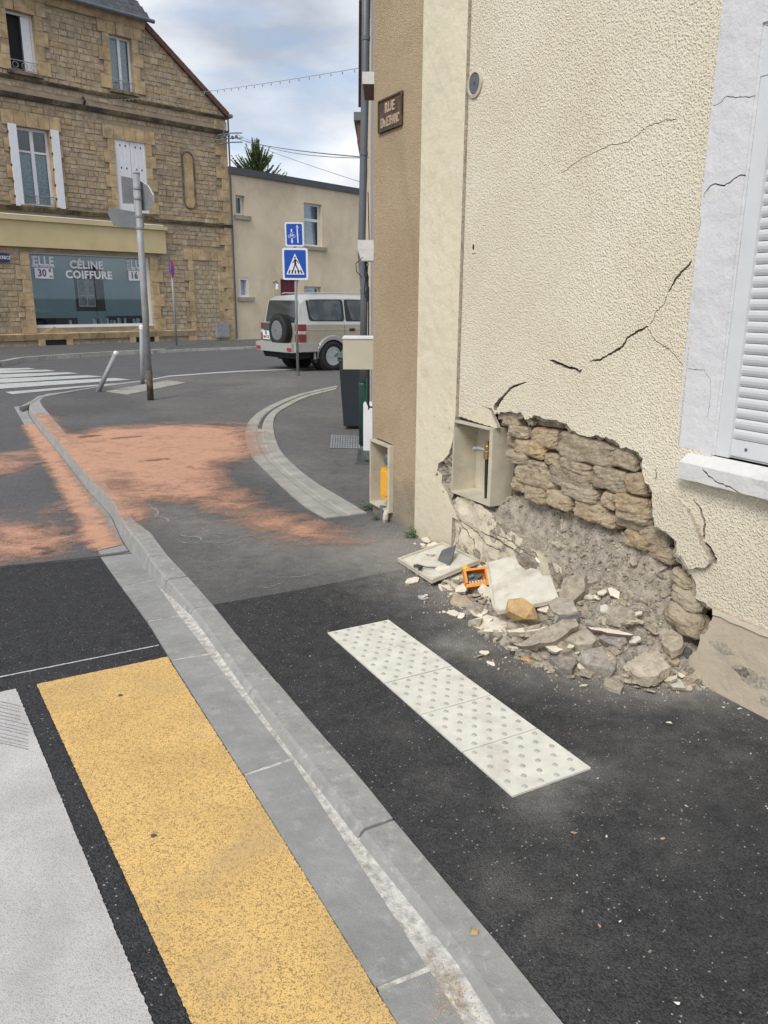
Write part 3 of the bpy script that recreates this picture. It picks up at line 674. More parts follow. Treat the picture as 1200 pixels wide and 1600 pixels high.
# region on the kerb top + pavement: right of KI
reg = [p for p in KI if p[1] > 5.6][:-2]+[np.array((-2.5, 12.4)), np.array((.1, 12.4)), np.array((-.05, 6.3)), np.array((.18, 5.7)), np.array((.1, 5.2)), np.array((-1.6, 5.2))]
reg = subdiv(reg, .08)
P = gridpts(reg, .085); V, T = cdt(reg, (), P); S1 = sandf(V)
zt = np.array([.0095 for p in V])
inb = inpoly(V, BO+BI[::-1]); zt[distpoly(V, BO+BI[::-1]) < .12] = .0165; zt[inb] = .0165
va = np.c_[V, zt]; sa = S1; ta = T
sr = xy([GR(*p) for p in [(22,636),(45,632),(200,867),(157,877)]]); sq = xy([GR(*p) for p in [(-60,800),(30,812),(95,785),(140,835),(160,870),(90,878),(40,882),(-60,905)]]); sq2 = xy([GR(*p) for p in [(-60,712),(60,700),(75,712),(50,740),(-60,752)]])
gutter_lim = [nearest_on(KI, p)+np.array([-.028, -.01]) for p in [k for k in KI if 5.5 < k[1]][:-2]]
reg2 = gutter_lim+[np.array((-9., 12.)), np.array((-9., 5.2)), np.array((-2.6, 5.2))]
yk = [k for k in gutter_lim]
reg2 = subdiv(reg2, .1); P = gridpts(reg2, .11); V, T = cdt(reg2, (), P)
S2 = np.maximum.reduce([.92-np.clip((sdf(V, sr)+.03)/.12, -.3, 1)*.9, .60-np.clip((sdf(V, sq)+.2)/.5, -.4, 1.2)*.5, .50-np.clip((sdf(V, sq2)+.1)/.4, -.4, 1.2)*.5])
lim = sdf(V, polyn); S2 = np.clip(S2*np.clip(lim/.06+.6, 0, 1)*sm(12., 11.6, V[:, 1]), 0, 1)
vb = np.c_[V, [zr(*p)+.0115 for p in V]]
keepf = lambda T_, S_: T_[S_[T_].max(1) > .02]
ta = keepf(ta, sa); tb = keepf(T, S2)
o = stuff(obj('orange_sand', np.r_[va, vb], np.r_[ta, tb+len(va)], mS, attrs={'sand': np.r_[sa, S2], 'wet': wetf(np.r_[va, vb][:, :2])}))
tag(o, 'orange absorbent sand spread over the old asphalt, kerb and gutter', 'sand')
# ================================================================== CORNER HOUSE
HOUSE = thing('corner_house', 'cream roughcast corner house with a burst-open wall base and cracked render', 'house', (*WB, 0))
def c6(x, y): return (660+x/2.727, 540+y/2.727)
def c8(x, y): return (860+x/2.667, y/2.667)
def c4(x, y): return (900+x/2.807, 560+y/2.807)
def WL(L_, d=0.): return [W(*p, d=d) for p in L_]
CW = 1.7
def crack(pts, w, seed=0, sub=.012, px=True, d=0., tip=(1, 1)):
    """slit polygon round a centre line; w = list of full widths (m)"""
    C = WL(pts, d) if px else [np.array(p) for p in pts]; a = arclen(C); n = max(3, int(a[-1]/sub)); r = np.random.default_rng(seed+3)
    up_, lo = [], []
    for k in range(n+1):
        q = at_arc(C, a[-1]*k/n); q2 = at_arc(C, min(a[-1], a[-1]*k/n+.004)); q1 = at_arc(C, max(0, a[-1]*k/n-.004)); t = q2-q1; t /= np.linalg.norm(t)+1e-9; nn = np.array([-t[1], t[0]])
        ww = np.interp(a[-1]*k/n, a, w)/2*CW
        if k == 0 and tip[0]: ww = .0002
        if k == n and tip[1]: ww = .0002
        q = q+nn*(r.random()-.5)*.006
        up_.append(q+nn*ww*(.7+.6*r.random())); lo.append(q-nn*ww*(.7+.6*r.random()))
    return up_+lo[::-1]
mm = .001
CR = [
 crack([(858,562),(866,565),(872,568),(885,573),(898,576),(905,580),(911,578)], [3*mm, 9*mm, 10*mm, 9*mm, 8*mm, 9*mm, 3*mm], 1),
 crack([c8(160,1505), c8(210,1500), c8(240,1480), c8(300,1445), c8(320,1410), c8(365,1380), c8(410,1358)], [3*mm, 7*mm, 6*mm, 8*mm, 6*mm, 7*mm, 5*mm], 2),
 crack([c8(412,1352), c8(425,1340), c8(440,1300), c8(478,1265), c8(484,1228)], [2.5*mm]*5, 3),
 crack([c8(487,1222), c8(530,1152), c8(560,1120), c8(592,1085)], [3*mm, 8*mm, 7*mm, 5*mm], 4),
 crack([c8(402,1366), c8(435,1415), c8(500,1460), c8(520,1480), c8(540,1510), c8(556,1528)], [2.4*mm]*6, 5),
 crack([c8(45,725), c8(130,660), c8(250,605), c8(320,595), c8(400,530), c8(480,500), c8(530,500)], [2*mm]*7, 6),
 crack([c6(306,276), c6(325,240), c6(350,210), c6(380,180), c6(405,168), c6(445,155)], [22*mm, 18*mm, 10*mm, 9*mm, 8*mm, 3*mm], 7),
 crack([c4(520,612), c4(550,660), c4(568,720), c4(563,795)], [3*mm, 6*mm, 7*mm, 8*mm], 8),
 crack([c4(566,803), c4(590,835), c4(603,868), c4(615,905)], [8*mm, 16*mm, 18*mm, 8*mm], 9),
 crack([c4(358,478), c4(360,510), c4(357,540)], [2*mm, 4*mm, 2*mm], 10),
]
CRS = [  # in the white surround
 crack([c8(640,860), c8(648,810), c8(668,780), c8(690,766), c8(730,774), c8(790,735), c8(824,727)], [2*mm, 5*mm, 4*mm, 3.5*mm, 4.5*mm, 3.5*mm, 3*mm], 12, tip=(1, 0)),
 crack([c8(682,440), c8(705,438), c8(740,400), c8(790,408), c8(860,400)], [2*mm]*5, 13, tip=(0, 0)),
 crack([c8(572,1535), c8(640,1540), c8(665,1570), c4(595,90), c4(595,180), c4(580,260)], [1.6*mm]*6, 14),
 crack([c8(607,1060), c8(612,1020), c8(625,960), c8(634,905)], [3*mm, 4*mm, 4*mm, 2*mm], 15),
]
# ragged hole outline, clockwise from the lower right corner upward and over to the meter box
hole_px = [c4(610,1100), c4(575,1082), c4(525,1050), c4(530,1020), c4(525,1000), c4(515,965), c4(500,940), c4(480,915), c4(458,880), c4(440,860), c4(440,800), c4(415,770), c4(385,755), c4(350,740), c4(343,700), c4(343,600), c4(330,560), c4(310,540), c4(295,500), c4(300,445), c6(945,485), c6(925,458), c6(900,440), c6(850,432), c6(835,415), c6(800,395), c6(750,385), c6(690,388), c6(650,365), c6(625,350), c6(615,330), c6(560,318), c6(500,305), c6(475,300), c6(450,315), c6(435,312), c6(415,285), c6(380,283), c6(340,285), c6(310,290)]
hp = rag(WL(hole_px), .022, .006, closed=False, seed=1)
tl = [W(*c6(295,268)), W(*c6(255,258)), W(*c6(225,268)), W(*c6(200,290)), W(*c6(165,300))]
x_p = .530
sl_, sr_, zs0, zs1 = 2.395, 4.30, 1.083, 3.2      # surround
so_l, so_r, zo0, zo1 = 2.60, 4.10, 1.086, 2.80     # opening
outer_pl = [(x_p, 7.5), (x_p, tl[-1][1]-.01)]+tl[::-1]+hp[::-1]+[(2.74, .392), (6.3, .37), (6.3, 7.5)]
surr_hole = [(sl_+.003, zs0+.01), (sr_-.003, zs0+.01), (sr_-.003, zs1-.003), (sl_+.003, zs1-.003)]
surr_hole = [np.array(p) for p in surr_hole]
sub_hole = [np.array(p) for p in [(so_l-.1, zo0-.03), (so_r+.1, zo0-.03), (so_r+.1, zs0+.02), (so_l-.1, zs0+.02)]]
win_hole = [np.array(p) for p in [(sl_+.02, zs0+.012), (so_l, zs0+.012), (so_l, zs0-.03), (so_r, zs0-.03), (so_r, zs0+.012), (sr_-.02, zs0+.012), (sr_-.02, zs1-.02), (sl_+.02, zs1-.02)]]
def bul(a, b):   # the sheet bulges a little near the break
    return .012*math.exp(-(((a-2.35)/.35)**2+((b-.95)/.35)**2))
slab('roughcast_wall', outer_pl, [win_hole]+CR, WM, -.034, bul, [M['plaster'], M['break']], HOUSE, pts=gridpts([(1.6, .4), (3.2, .4), (3.2, 1.4), (1.6, 1.4)], .08, [win_hole]))
# a lifted flake of render right of the hole
fl = rag(WL([c4(345,575), c4(440,602), c4(500,660), c4(548,740), c4(560,800), c4(590,850), c4(602,900), c4(585,912), c4(515,918), c4(490,880), c4(460,850), c4(452,800), c4(415,762), c4(360,735), c4(348,690)]), .02, .005, seed=4)
slab('lifted_render_flake', fl, (), WM, .005, lambda a, b: .018+.012*float(sm(2.3, 2.62, a)), [roughcast('dusty_roughcast', (.68, .61, .465), (.74, .67, .53), 80., .005, ((.50, .44, .35), .8)), M['break']], HOUSE, pts=gridpts(fl, .03))
# thin second ragged layer of undercoat along the hole
hp_in = [p+np.array([-.028-.02*random.random(), -.012-.015*random.random()]) if p[0] > 1.3 else p+np.array([.006, -.028-.012*random.random()]) for p in hp]
slab('undercoat_edge', hp+hp_in[::-1], (), WM, -.055, -.026, [M['break'], M['break']], HOUSE)
# smooth patch over the meter box
pt = rag(WL([c6(160,302), c6(200,290), c6(225,268), c6(255,260), c6(292,274), c6(322,350), c6(318,352)]), .02, .004, seed=5)
slab('smooth_patch', pt, (), WM, -.02, .006, [M['smooth'], M['break']], HOUSE)
# plinth, right of the break
pl_ = [np.array((2.735, .376)), np.array((6.3, .355)), np.array((6.3, -.04))]+rag(WL([(1066,1056), c4(475,1380), c4(478,1345), c4(500,1310), c4(535,1255), c4(548,1215), c4(575,1180), c4(603,1130)], .012), .03, .009, closed=False, seed=7)
slab('plinth', pl_, (), WM, -.06, .012, [M['plinth'], M['break']], HOUSE)
slab('plinth_band', [np.array(p) for p in rag([(2.72, .395), (2.72, .368), (6.3, .35), (6.3, .377)], .05, .004)], (), WM, -.02, .020, [M['smooth'], M['break']], HOUSE)
for i, (u, v, w_, h_) in enumerate([(1128, 1012, .13, .05), (1158, 1047, .10, .05), (1178, 1060, .20, .07), (1195, 1095, .05, .05)]):
    c = W(u, v, .012); P_ = [(c[0]+w_*.5*math.cos(t_)*(.7+.5*random.random()), c[1]+h_*.5*math.sin(t_)*(.7+.5*random.random())) for t_ in np.arange(14)*math.pi/7]
    slab('peeled_paint_patch', [np.array(p) for p in P_], (), WM, .010, .0135, [M['break'], M['break']], HOUSE)
# pilaster
sp_px = [(712,652),(707,690),(702,708),(694,718),(686,724),(683,735),(691,742),(690,755),(698,768),(704,782),(711,800),(716,812)]
sp_ = rag(WL(sp_px, .02), .016, .004, closed=False, seed=9)
pil = [np.array((.004, 7.5)), np.array((.0, -.03)), np.array((x_p-.006, -.03)), np.array((x_p-.006, sp_[-1][1]))]+sp_[::-1]+[np.array((x_p-.004, sp_[0][1]+.01)), np.array((x_p, 7.5))]
pc = [crack([c6(105,600), c6(100,640), c6(110,660)], [4*mm, 5*mm, 2*mm], 21, d=.02)]
slab('pilaster', pil, [], WM, -.12, .022, [M['smooth'], M['break']], HOUSE)
def rough_patch(name, poly, dbase, amp, step, mat, parent, fs=14., seedz=0., holes=()):
    P = gridpts(poly, step, holes); V, T = cdt(poly, holes, P); v = [WM(p[0], p[1], dbase+amp*fbm(p[0]*fs, p[1]*fs, seedz, 5)) for p in V]
    a, b, c = (np.array(v[i]) for i in T[0]); n = np.cross(b-a, c-a)
    if n[:2]@Wn < 0: T = T[:, ::-1]
    return obj(name, v, T, mat, parent)
rough_patch('exposed_mortar', subdiv([np.array((.24, 1.0)), np.array((.24, .3)), np.array((.498, .3)), np.array((.498, 1.0))], .05), -.015, .05, .012, M['dustmound'], HOUSE)
mF, t = newmat('cracked_plaster_foot'); nF = t.ramp(t.noise(6, 7, .62), .53, .58); setc(t, t.mix(nF, (.64, .57, .43), t.mix(t.ramp(t.noise(40, 5), .3, .7), (.30, .255, .20), (.46, .40, .33)))); t.b.inputs['Roughness'].default_value = .92
t.l(t.bump(t.noise(60, 5, .7), 1, .006, t.bump(t.math('SUBTRACT', 1., nF), 1, .012)), t.b.inputs['Normal']); M['foot'] = mF
# remains of the wall below the meter box
rm = rag(WL([(716,776), (735,779), (752,790), (766,801), (790,820), (808,836), (835,856), (862,868), (882,888), (884,912)]), .02, .007, closed=False, seed=12)
rm_poly = [np.array((.49, .36)), np.array((.49, -.02)), np.array((1.72, -.02))]+rm[::-1]
rcr = [crack([c6(155,700), c6(165,760), c6(215,830), c6(225,900)], [4*mm, 7*mm, 5*mm, 3*mm], 31), crack([c6(160,740), c6(230,800), c6(290,850), c6(340,880)], [3*mm, 8*mm, 5*mm, 3*mm], 32), crack([c6(250,790), c6(330,830), c6(400,870), c6(450,905)], [3*mm, 9*mm, 7*mm, 4*mm], 33), crack([c6(165,770), c6(160,850), c6(200,900)], [3*mm, 4*mm, 2*mm], 34), crack([c6(300,800), c6(380,830), c6(440,870), c6(500,905)], [2*mm, 5*mm, 6*mm, 2*mm], 35)]
slab('broken_wall_foot', rm_poly, rcr, WM, -.05, lambda a, b: .004+.022*fbm(a*7, b*7, 2.)+.02*float(sm(.9, 1.6, a)), [M['foot'], M['dustmound']], HOUSE, pts=gridpts(rm_poly, .02, rcr))
# core of the wall behind everything
rough_patch('wall_core', subdiv([np.array((.2, 1.5)), np.array((.2, -.05)), np.array((3.1, -.05)), np.array((3.1, 1.5))], .1), -.15, .05, .03, M['wall_core'], HOUSE, 8., holes=[[np.array(p) for p in [(.505, .46), (.955, .46), (.955, .955), (.505, .955)]]])
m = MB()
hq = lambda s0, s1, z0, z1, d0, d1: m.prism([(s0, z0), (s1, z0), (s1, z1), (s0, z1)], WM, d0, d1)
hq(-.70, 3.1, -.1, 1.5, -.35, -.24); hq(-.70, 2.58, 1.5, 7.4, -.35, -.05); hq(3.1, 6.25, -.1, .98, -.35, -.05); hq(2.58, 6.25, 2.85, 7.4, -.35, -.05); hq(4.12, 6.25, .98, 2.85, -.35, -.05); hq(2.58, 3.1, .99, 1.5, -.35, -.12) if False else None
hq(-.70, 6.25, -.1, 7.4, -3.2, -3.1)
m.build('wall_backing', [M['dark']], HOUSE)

# exposed stones of the core, each its own piece: crop boxes (x0,y0,x1,y1)
ST = [(360,283,432,345),(383,335,475,395),(475,345,590,442),(590,375,850,510),(835,432,942,533),(407,395,540,478),(540,455,600,515),(605,478,740,545),(375,440,470,508),(472,488,550,540),(410,508,590,612),(552,512,755,618),(742,508,900,628),(885,535,985,640),(607,588,770,662),(780,612,845,705),(832,625,985,720),(455,590,550,675),(548,612,660,700),(842,655,990,760),(660,655,800,755),(385,560,460,630),(800,700,990,800),(470,300,610,352),(612,335,700,388),(930,760,1060,860),(740,388,840,440),(330,290,380,350),(700,690,830,770),(365,360,408,440),(960,840,1080,930),(860,790,980,870)]
def rock(name, c, dims, seed, mat, parent=None, fmap=None, amp=.10, nsub=3, power=4., flat=None, rot=0.):
    """rounded-block stone from a subdivided cube pushed out by noise"""
    bm = bmesh.new(); bmesh.ops.create_cube(bm, size=2.0); bmesh.ops.subdivide_edges(bm, edges=bm.edges[:], cuts=nsub, use_grid_fill=True)
    vs = []
    for v in bm.verts:
        p = np.array(v.co); r = (np.abs(p)**power).sum()**(1/power); p = p/r
        k = 1+amp*noise.fractal(Vector(p*1.6)+Vector((seed*3.1, seed*1.7, seed)), 1, 2, 4)+amp*.42*noise.fractal(Vector(p*4)+Vector((seed*1.1, 0, seed)), 1, 2, 3)
        p = p*k; p = p*np.array(dims)/2
        if rot: p = np.array([p[0]*math.cos(rot)-p[1]*math.sin(rot), p[0]*math.sin(rot)+p[1]*math.cos(rot), p[2]])
        vs.append(fmap(c[0]+p[0], c[1]+p[1], c[2]+p[2]))
    fs = [[v.index for v in f.verts] for f in bm.faces]; bm.free()
    a, b, cc_ = (np.array(vs[i]) for i in fs[0][:3]); ctr = np.mean(vs, 0)
    if np.cross(b-a, cc_-a)@(a-ctr) < 0: fs = [f[::-1] for f in fs]
    return obj(name, vs, fs, mat, parent, smooth=False)
for i, (x0, y0, x1, y1) in enumerate(ST):
    d_ = -.10; cs = [W(*c6(x, y), d=d_+.03) for x, y in ((x0, (y0+y1)/2), (x1, (y0+y1)/2), ((x0+x1)/2, y0), ((x0+x1)/2, y1))]
    w_ = cs[1][0]-cs[0][0]; h_ = cs[2][1]-cs[3][1]; cx = (cs[0][0]+cs[1][0])/2; cz = (cs[2][1]+cs[3][1])/2
    rk = random.Random(i); fill = i >= 21
    rock('stone', (cx, cz, d_-(.035 if fill else 0)-rk.uniform(0, .022)), (abs(w_)*.96, abs(h_)*.87, .19), i+1, M['wall_stone'], HOUSE, WM, amp=.10, nsub=8, power=6., rot=rk.uniform(-.06, .04))
# big dark stones at the right end of the break
for i, (x0, y0, x1, y1, dd_) in enumerate([(410,930,520,1010,-.03), (410,1000,555,1120,-.02), (375,1080,555,1215,.0)]):
    a_ = W(*c4(x0, (y0+y1)/2), d=dd_); b_ = W(*c4(x1, (y0+y1)/2), d=dd_); c_ = W(*c4((x0+x1)/2, y0), d=dd_); e_2 = W(*c4((x0+x1)/2, y1), d=dd_)
    rock('stone', ((a_[0]+b_[0])/2, (c_[1]+e_2[1])/2, dd_-.04), (b_[0]-a_[0], (c_[1]-e_2[1])*.85, .13), 50+i, M['wall_stone'], HOUSE, WM, amp=.16, nsub=6, power=3.2, rot=-.25)

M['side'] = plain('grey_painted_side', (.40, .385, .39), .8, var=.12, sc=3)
# brown wall, corner, side wall
bh = [np.array(p) for p in [(-.735, .095), (-.40, .095), (-.40, .625), (-.735, .64)]]
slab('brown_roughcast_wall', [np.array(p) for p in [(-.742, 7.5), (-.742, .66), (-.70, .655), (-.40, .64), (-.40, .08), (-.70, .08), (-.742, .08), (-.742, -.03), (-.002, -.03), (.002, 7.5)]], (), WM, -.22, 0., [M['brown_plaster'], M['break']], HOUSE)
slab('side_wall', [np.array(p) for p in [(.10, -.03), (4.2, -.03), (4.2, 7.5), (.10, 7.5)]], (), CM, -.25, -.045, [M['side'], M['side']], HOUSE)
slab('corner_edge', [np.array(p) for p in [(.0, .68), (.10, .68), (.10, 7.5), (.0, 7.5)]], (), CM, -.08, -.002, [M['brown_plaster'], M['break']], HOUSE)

# window: surround, sill, frame, roller shutter
surround = slab('window_surround', [np.array(p) for p in [(sl_, zs1), (sl_, 1.6), (sl_-.002, 1.3), (sl_+.002, zs0), (so_l, zs0-.005), (so_l, zo1), (so_r, zo1), (so_r, zs0), (sr_, zs0), (sr_, zs1)]], CRS, WM, -.05, .007, [M['white_pl'], M['white_pl']], HOUSE)
slab('reveal', [np.array(p) for p in [(so_l, zo0), (so_l+.012, zo0), (so_l+.012, zo1-.012), (so_r-.012, zo1-.012), (so_r-.012, zo0), (so_r, zo0), (so_r, zo1), (so_l, zo1)]], (), WM, -.2, -.001, [M['white_pl'], M['white_pl']], HOUSE)
sc = [crack([(2.60, 1.045), (2.63, 1.015), (2.69, .99), (2.78, .975), (2.86, .955)], [3*mm, 6*mm, 4*mm, 4*mm, 3*mm], 41, px=False, tip=(0, 0))]
sill = slab('window_sill', rag([(2.475, .966), (4.3, .966), (4.3, 1.04), (2.475, 1.04)], .06, .002), sc, WM, -.1, .068, [M['sill_pl'], M['sill_pl']], HOUSE)
m = MB(); m.hexa([WM(2.478, 1.036, .062), WM(4.29, 1.036, .062), WM(4.29, 1.036, -.04), WM(2.478, 1.036, -.04), WM(2.478, 1.041, .062), WM(4.29, 1.041, .062), WM(4.29, 1.083, -.002), WM(2.478, 1.083, -.002)]); m.build('sill_slope', [M['sill_pl']], HOUSE)
slab('crack_shade', [np.array(p) for p in [(2.5, .97), (2.95, .97), (2.95, 1.034), (2.5, 1.034)]], (), WM, .03, .06, [M['dark'], M['dark']], HOUSE)  # near-black sheet inside the sill, standing in for the shade within the crack
SH = obj('roller_shutter', [WM(so_l+.012, zo1-.19, -.001), WM(so_r-.012, zo1-.19, -.001), WM(so_r-.012, zo1-.015, -.001), WM(so_l+.012, zo1-.015, -.001), WM(so_l+.012, zo1-.19, -.14), WM(so_r-.012, zo1-.19, -.14), WM(so_r-.012, zo1-.015, -.14), WM(so_l+.012, zo1-.015, -.14)], [(0, 1, 2, 3), (7, 6, 5, 4), (1, 0, 4, 5), (2, 1, 5, 6), (3, 2, 6, 7), (0, 3, 7, 4)], M['pvc'], HOUSE)
for s0 in (so_l+.013, so_r-.085):
    m = MB(); m.prism([(s0, zo0+.002), (s0+.070, zo0+.002), (s0+.070, zo1-.19), (s0, zo1-.19)], WM, -.04, -.004); m.build('guide_rail', [M['pvc']], SH)
z = zo0+.012
m = MB(); m.prism([(so_l+.083, z), (so_r-.085, z), (so_r-.085, z+.072), (so_l+.083, z+.072)], WM, -.034, -.018)
m.prism([(so_l+.083, z-.01), (so_r-.085, z-.01), (so_r-.085, z), (so_l+.083, z)], WM, -.034, -.024)
cx = so_l+.155; m.prism([(cx+.008*math.cos(t_), z+.036+.008*math.sin(t_)) for t_ in np.arange(8)*math.pi/4], WM, -.019, -.0165, 1)
m.build('bottom_bar', [M['pvc'], M['zinc']], SH)
z += .074; ph = .0455; sme = None; nsl = int((zo1-.19-z)/ph)+1
for i in range(nsl):
    zz_ = z+ph*i
    if sme is None:
        m = MB(); prof = [(-.030, 0), (-.024, .001), (-.0185, .012), (-.0165, .024), (-.0185, .036), (-.024, ph-.003), (-.030, ph-.001)]
        vs = [WM(s_, zz_+q, d_) for s_ in (so_l+.081, so_r-.083) for d_, q in prof]; f = [(k, k+7, k+8, k+1) for k in range(6)]+[tuple(range(7)), tuple(range(13, 6, -1))]
        m.add(vs, f); o = m.build('slat', [M['slat_m']], SH, smooth=False); sme = o.data; l0 = WP[o.name].copy(); z_0 = zz_
    else: inst('slat', sme, l0+np.array([0, 0, zz_-z_0]), SH)
slab('window_void', [np.array(p) for p in [(so_l, zo0), (so_r, zo0), (so_r, zo1), (so_l, zo1)]], (), WM, -.22, -.20, [M['dark'], M['dark']], HOUSE)

# round vent grille
def disc_thing(u, v, r):
    c = W(u, v, .0); t_ = thing('wall_vent', 'round grey air vent with concentric rings high on the cream wall', 'vent', WM(c[0], c[1], 0))
    c3 = np.array(WM(c[0], c[1], 0)); ax = (Wn[0], Wn[1], 0)
    MB().lathe([(r, .0), (r, .010), (r*.78, .014), (r*.74, .008), (r*.74, 0)], c3, ax, 36).build('vent_rim', [M['boxcover']], t_, smooth=False)
    MB().lathe([(r*.75, -.0), (r*.75, .004)], c3, ax, 36).build('vent_recess', [M['dark']], t_)
    for k, q in enumerate((.62, .48, .34, .20)):
        MB().lathe([(r*q+.0055, .002), (r*q+.0055, .010), (r*q-.0045, .010), (r*q-.0045, .002)], c3, ax, 30).build('vent_ring', [M['zinc']], t_)
    m = MB(); m.lathe([(r*.08, .002), (r*.08, .011)], c3, ax, 12)
    m.build('vent_hub', [M['zinc']], t_)
disc_thing(743, 131, .078)
c = W(741, 386, 0.); m = MB(); m.prism([(c[0]-.022, c[1]-.035), (c[0]+.022, c[1]-.035), (c[0]+.022, c[1]+.035), (c[0]-.022, c[1]+.035)], WM, -.01, .006)
m.prism([(c[0]+.010*math.cos(t_), c[1]+.018*math.sin(t_)) for t_ in np.arange(10)*math.pi/5], WM, .005, .007, 1)
tag(m.build('keyhole_plate', [M['smooth'], M['dark']]), 'small cream plate with a dark keyhole beside the pilaster', 'plate')

# text helper
def text_mesh(txt, size, bold=0., spacing=1.0):
    c = bpy.data.curves.new('t', 'FONT'); c.body = txt; c.size = size; c.offset = bold; c.align_x = 'CENTER'; c.align_y = 'CENTER'; c.extrude = .5; c.resolution_u = 2; c.space_character = spacing
    o = bpy.data.objects.new('t', c); COL.objects.link(o); dg = bpy.context.evaluated_depsgraph_get(); dg.update(); me = bpy.data.meshes.new_from_object(o.evaluated_get(dg))
    v = np.array([tuple(x.co) for x in me.vertices]); f = [list(p.vertices) for p in me.polygons]
    bpy.data.objects.remove(o); bpy.data.curves.remove(c); bpy.data.meshes.remove(me); return v, f
def text(name, txt, size, fmap, d0, d1, mat, parent, cx=0, cz=0, bold=0., sx=1., rot=0., flip=1, spacing=1.0):
    v, f = text_mesh(txt, size, bold, spacing); out = []
    for p in v:
        a, b = p[0]*sx, p[1]
        if rot: a, b = a*math.cos(rot)-b*math.sin(rot), a*math.sin(rot)+b*math.cos(rot)
        out.append(fmap(cx+flip*a, cz+b, d0 if p[2] < 0 else d1))
    if flip < 0: f = [q[::-1] for q in f]
    return obj(name, out, f, mat, parent)

# street name plate
cs = [W(593,160), W(630,141), W(631,193), W(594,211)]; sx0 = (cs[0][0]+cs[3][0])/2; sx1 = (cs[1][0]+cs[2][0])/2; z1_ = (cs[0][1]+cs[1][1])/2; z0_ = (cs[2][1]+cs[3][1])/2
sgn = thing('street_name_plate', 'rusty old street name plate high on the brown corner wall', 'street sign', WM(sx0, z0_, 0))
m = MB(); m.prism([(sx0, z0_), (sx1, z0_), (sx1, z1_), (sx0, z1_)], WM, -.005, .012); m.build('plate', [M['plate_iron']], sgn)
m = MB()
for q in ([(sx0, z0_), (sx1, z0_), (sx1, z0_+.012), (sx0, z0_+.012)], [(sx0, z1_-.012), (sx1, z1_-.012), (sx1, z1_), (sx0, z1_)], [(sx0, z0_+.012), (sx0+.012, z0_+.012), (sx0+.012, z1_-.012), (sx0, z1_-.012)], [(sx1-.012, z0_+.012), (sx1, z0_+.012), (sx1, z1_-.012), (sx1-.012, z1_-.012)]): m.prism(q, WM, .0, .019)
m.build('plate_rim', [M['plate_iron']], sgn)
cx = (sx0+sx1)/2; hh = z1_-z0_
text('lettering', 'RUE', hh*.42, WM, .010, .016, M['plate_letter'], sgn, cx, z0_+hh*.68, .002, .9)
text('lettering', 'EDe LETHANC', hh*.40, WM, .010, .016, M['plate_letter'], sgn, cx, z0_+hh*.26, .002, .50)

# gas meter boxes
def meterbox(name, label, s0, s1, z0, z1, dep, prou, tilt=0.):
    t_ = thing(name, label, 'meter box', WM(s0, z0, 0)); th = .016
    fm_ = lambda a, b, d: WM(a, b+tilt*(a-s0), d)
    m = MB()
    for q in ([(s0, z0), (s0+th, z0), (s0+th, z1), (s0, z1)], [(s1-th, z0), (s1, z0), (s1, z1), (s1-th, z1)], [(s0+th, z1-th), (s1-th, z1-th), (s1-th, z1), (s0+th, z1)], [(s0+th, z0), (s1-th, z0), (s1-th, z0+th), (s0+th, z0+th)]): m.prism(q, fm_, -dep, prou)
    m.build('box_frame', [M['boxcover']], t_)
    m = MB(); m.prism([(s0, z0), (s1, z0), (s1, z1), (s0, z1)], fm_, -dep-.006, -dep); m.build('box_back', [M['boxcover']], t_)
    m = MB(); w_ = .022
    for q in ([(s1-th-w_, z0+th), (s1-th, z0+th), (s1-th, z1-th), (s1-th-w_, z1-th)],): m.prism(q, fm_, prou-.012, prou-.002)
    m.build('inner_lip', [M['boxcover']], t_)
    return t_
bx = meterbox('gas_meter_box', 'open coverless meter box with a yellow regulator on the brown wall', -.735, -.385, .09, .635, .13, .035, -.02)
c = np.array([-.485, .50]); ax = (Wn[0], Wn[1], 0)
MB().lathe([(.045, -.12), (.045, .0), (.036, .01), (.018, .012)], WM(-.50, .50, 0), ax, 20).build('regulator_dial', [M['zinc']], bx, smooth=False)
m = MB(); P_ = [(-.57, .20), (-.55, .175), (-.45, .175), (-.43, .20), (-.43, .40), (-.45, .43), (-.55, .43), (-.57, .40)]; m.prism(P_, WM, -.08, .018); m.prism([(p[0]*.8-.10, p[1]*.8+.060) for p in P_], WM, .018, .024)
m.build('yellow_regulator', [M['yellow_pl']], bx)
m = MB(); m.tube([WM(-.47, .45, -.06), WM(-.47, .40, -.05)], .012, 10); m.tube([WM(-.56, .50, -.06), WM(-.62, .50, -.07), WM(-.64, .42, -.09), WM(-.64, .11, -.09)], .011, 10); m.build('pipe', [M['galv']], bx)
m = MB(); m.tube([WM(-.52, .11, .02), WM(-.52, .0, .03)], .028, 14); m.build('sleeve', [M['zinc']], bx)
m = MB(); m.tube([WM(-.44, .085, .03), WM(-.425, .06, .045), WM(-.42, .03, .05), WM(-.43, .005, .045)], [.022, .024, .024, .022], 14); m.build('hose', [M['boxcover']], bx)
bx = meterbox('gas_meter_box', 'empty cream meter box with a black upright pipe, half torn out of the broken wall', .50, .962, .452, .962, .17, .02, .012)
m = MB(); px_ = .80; m.tube([WM(px_+.01, .455, -.06), WM(px_, .60, -.06), WM(px_-.01, .74, -.065)], .0135, 12); m.build('black_pipe', [M['black']], bx)
MB().lathe([(.024, 0), (.024, .05), (.019, .055), (.019, .085), (.015, .09), (.015, .12)], WM(px_-.01, .735, -.065), (0, 0, 1), 8).build('brass_fitting', [M['brass']], bx)
m = MB(); m.tube([WM(px_-.01, .79, -.065), WM(px_-.06, .80, -.03), WM(px_-.10, .79, -.02)], [.010, .012, .016], 8); m.tube([WM(px_-.01, .79, -.065), WM(px_+.05, .80, -.12)], [.012, .026], 10); m.build('tap', [M['galv']], bx)

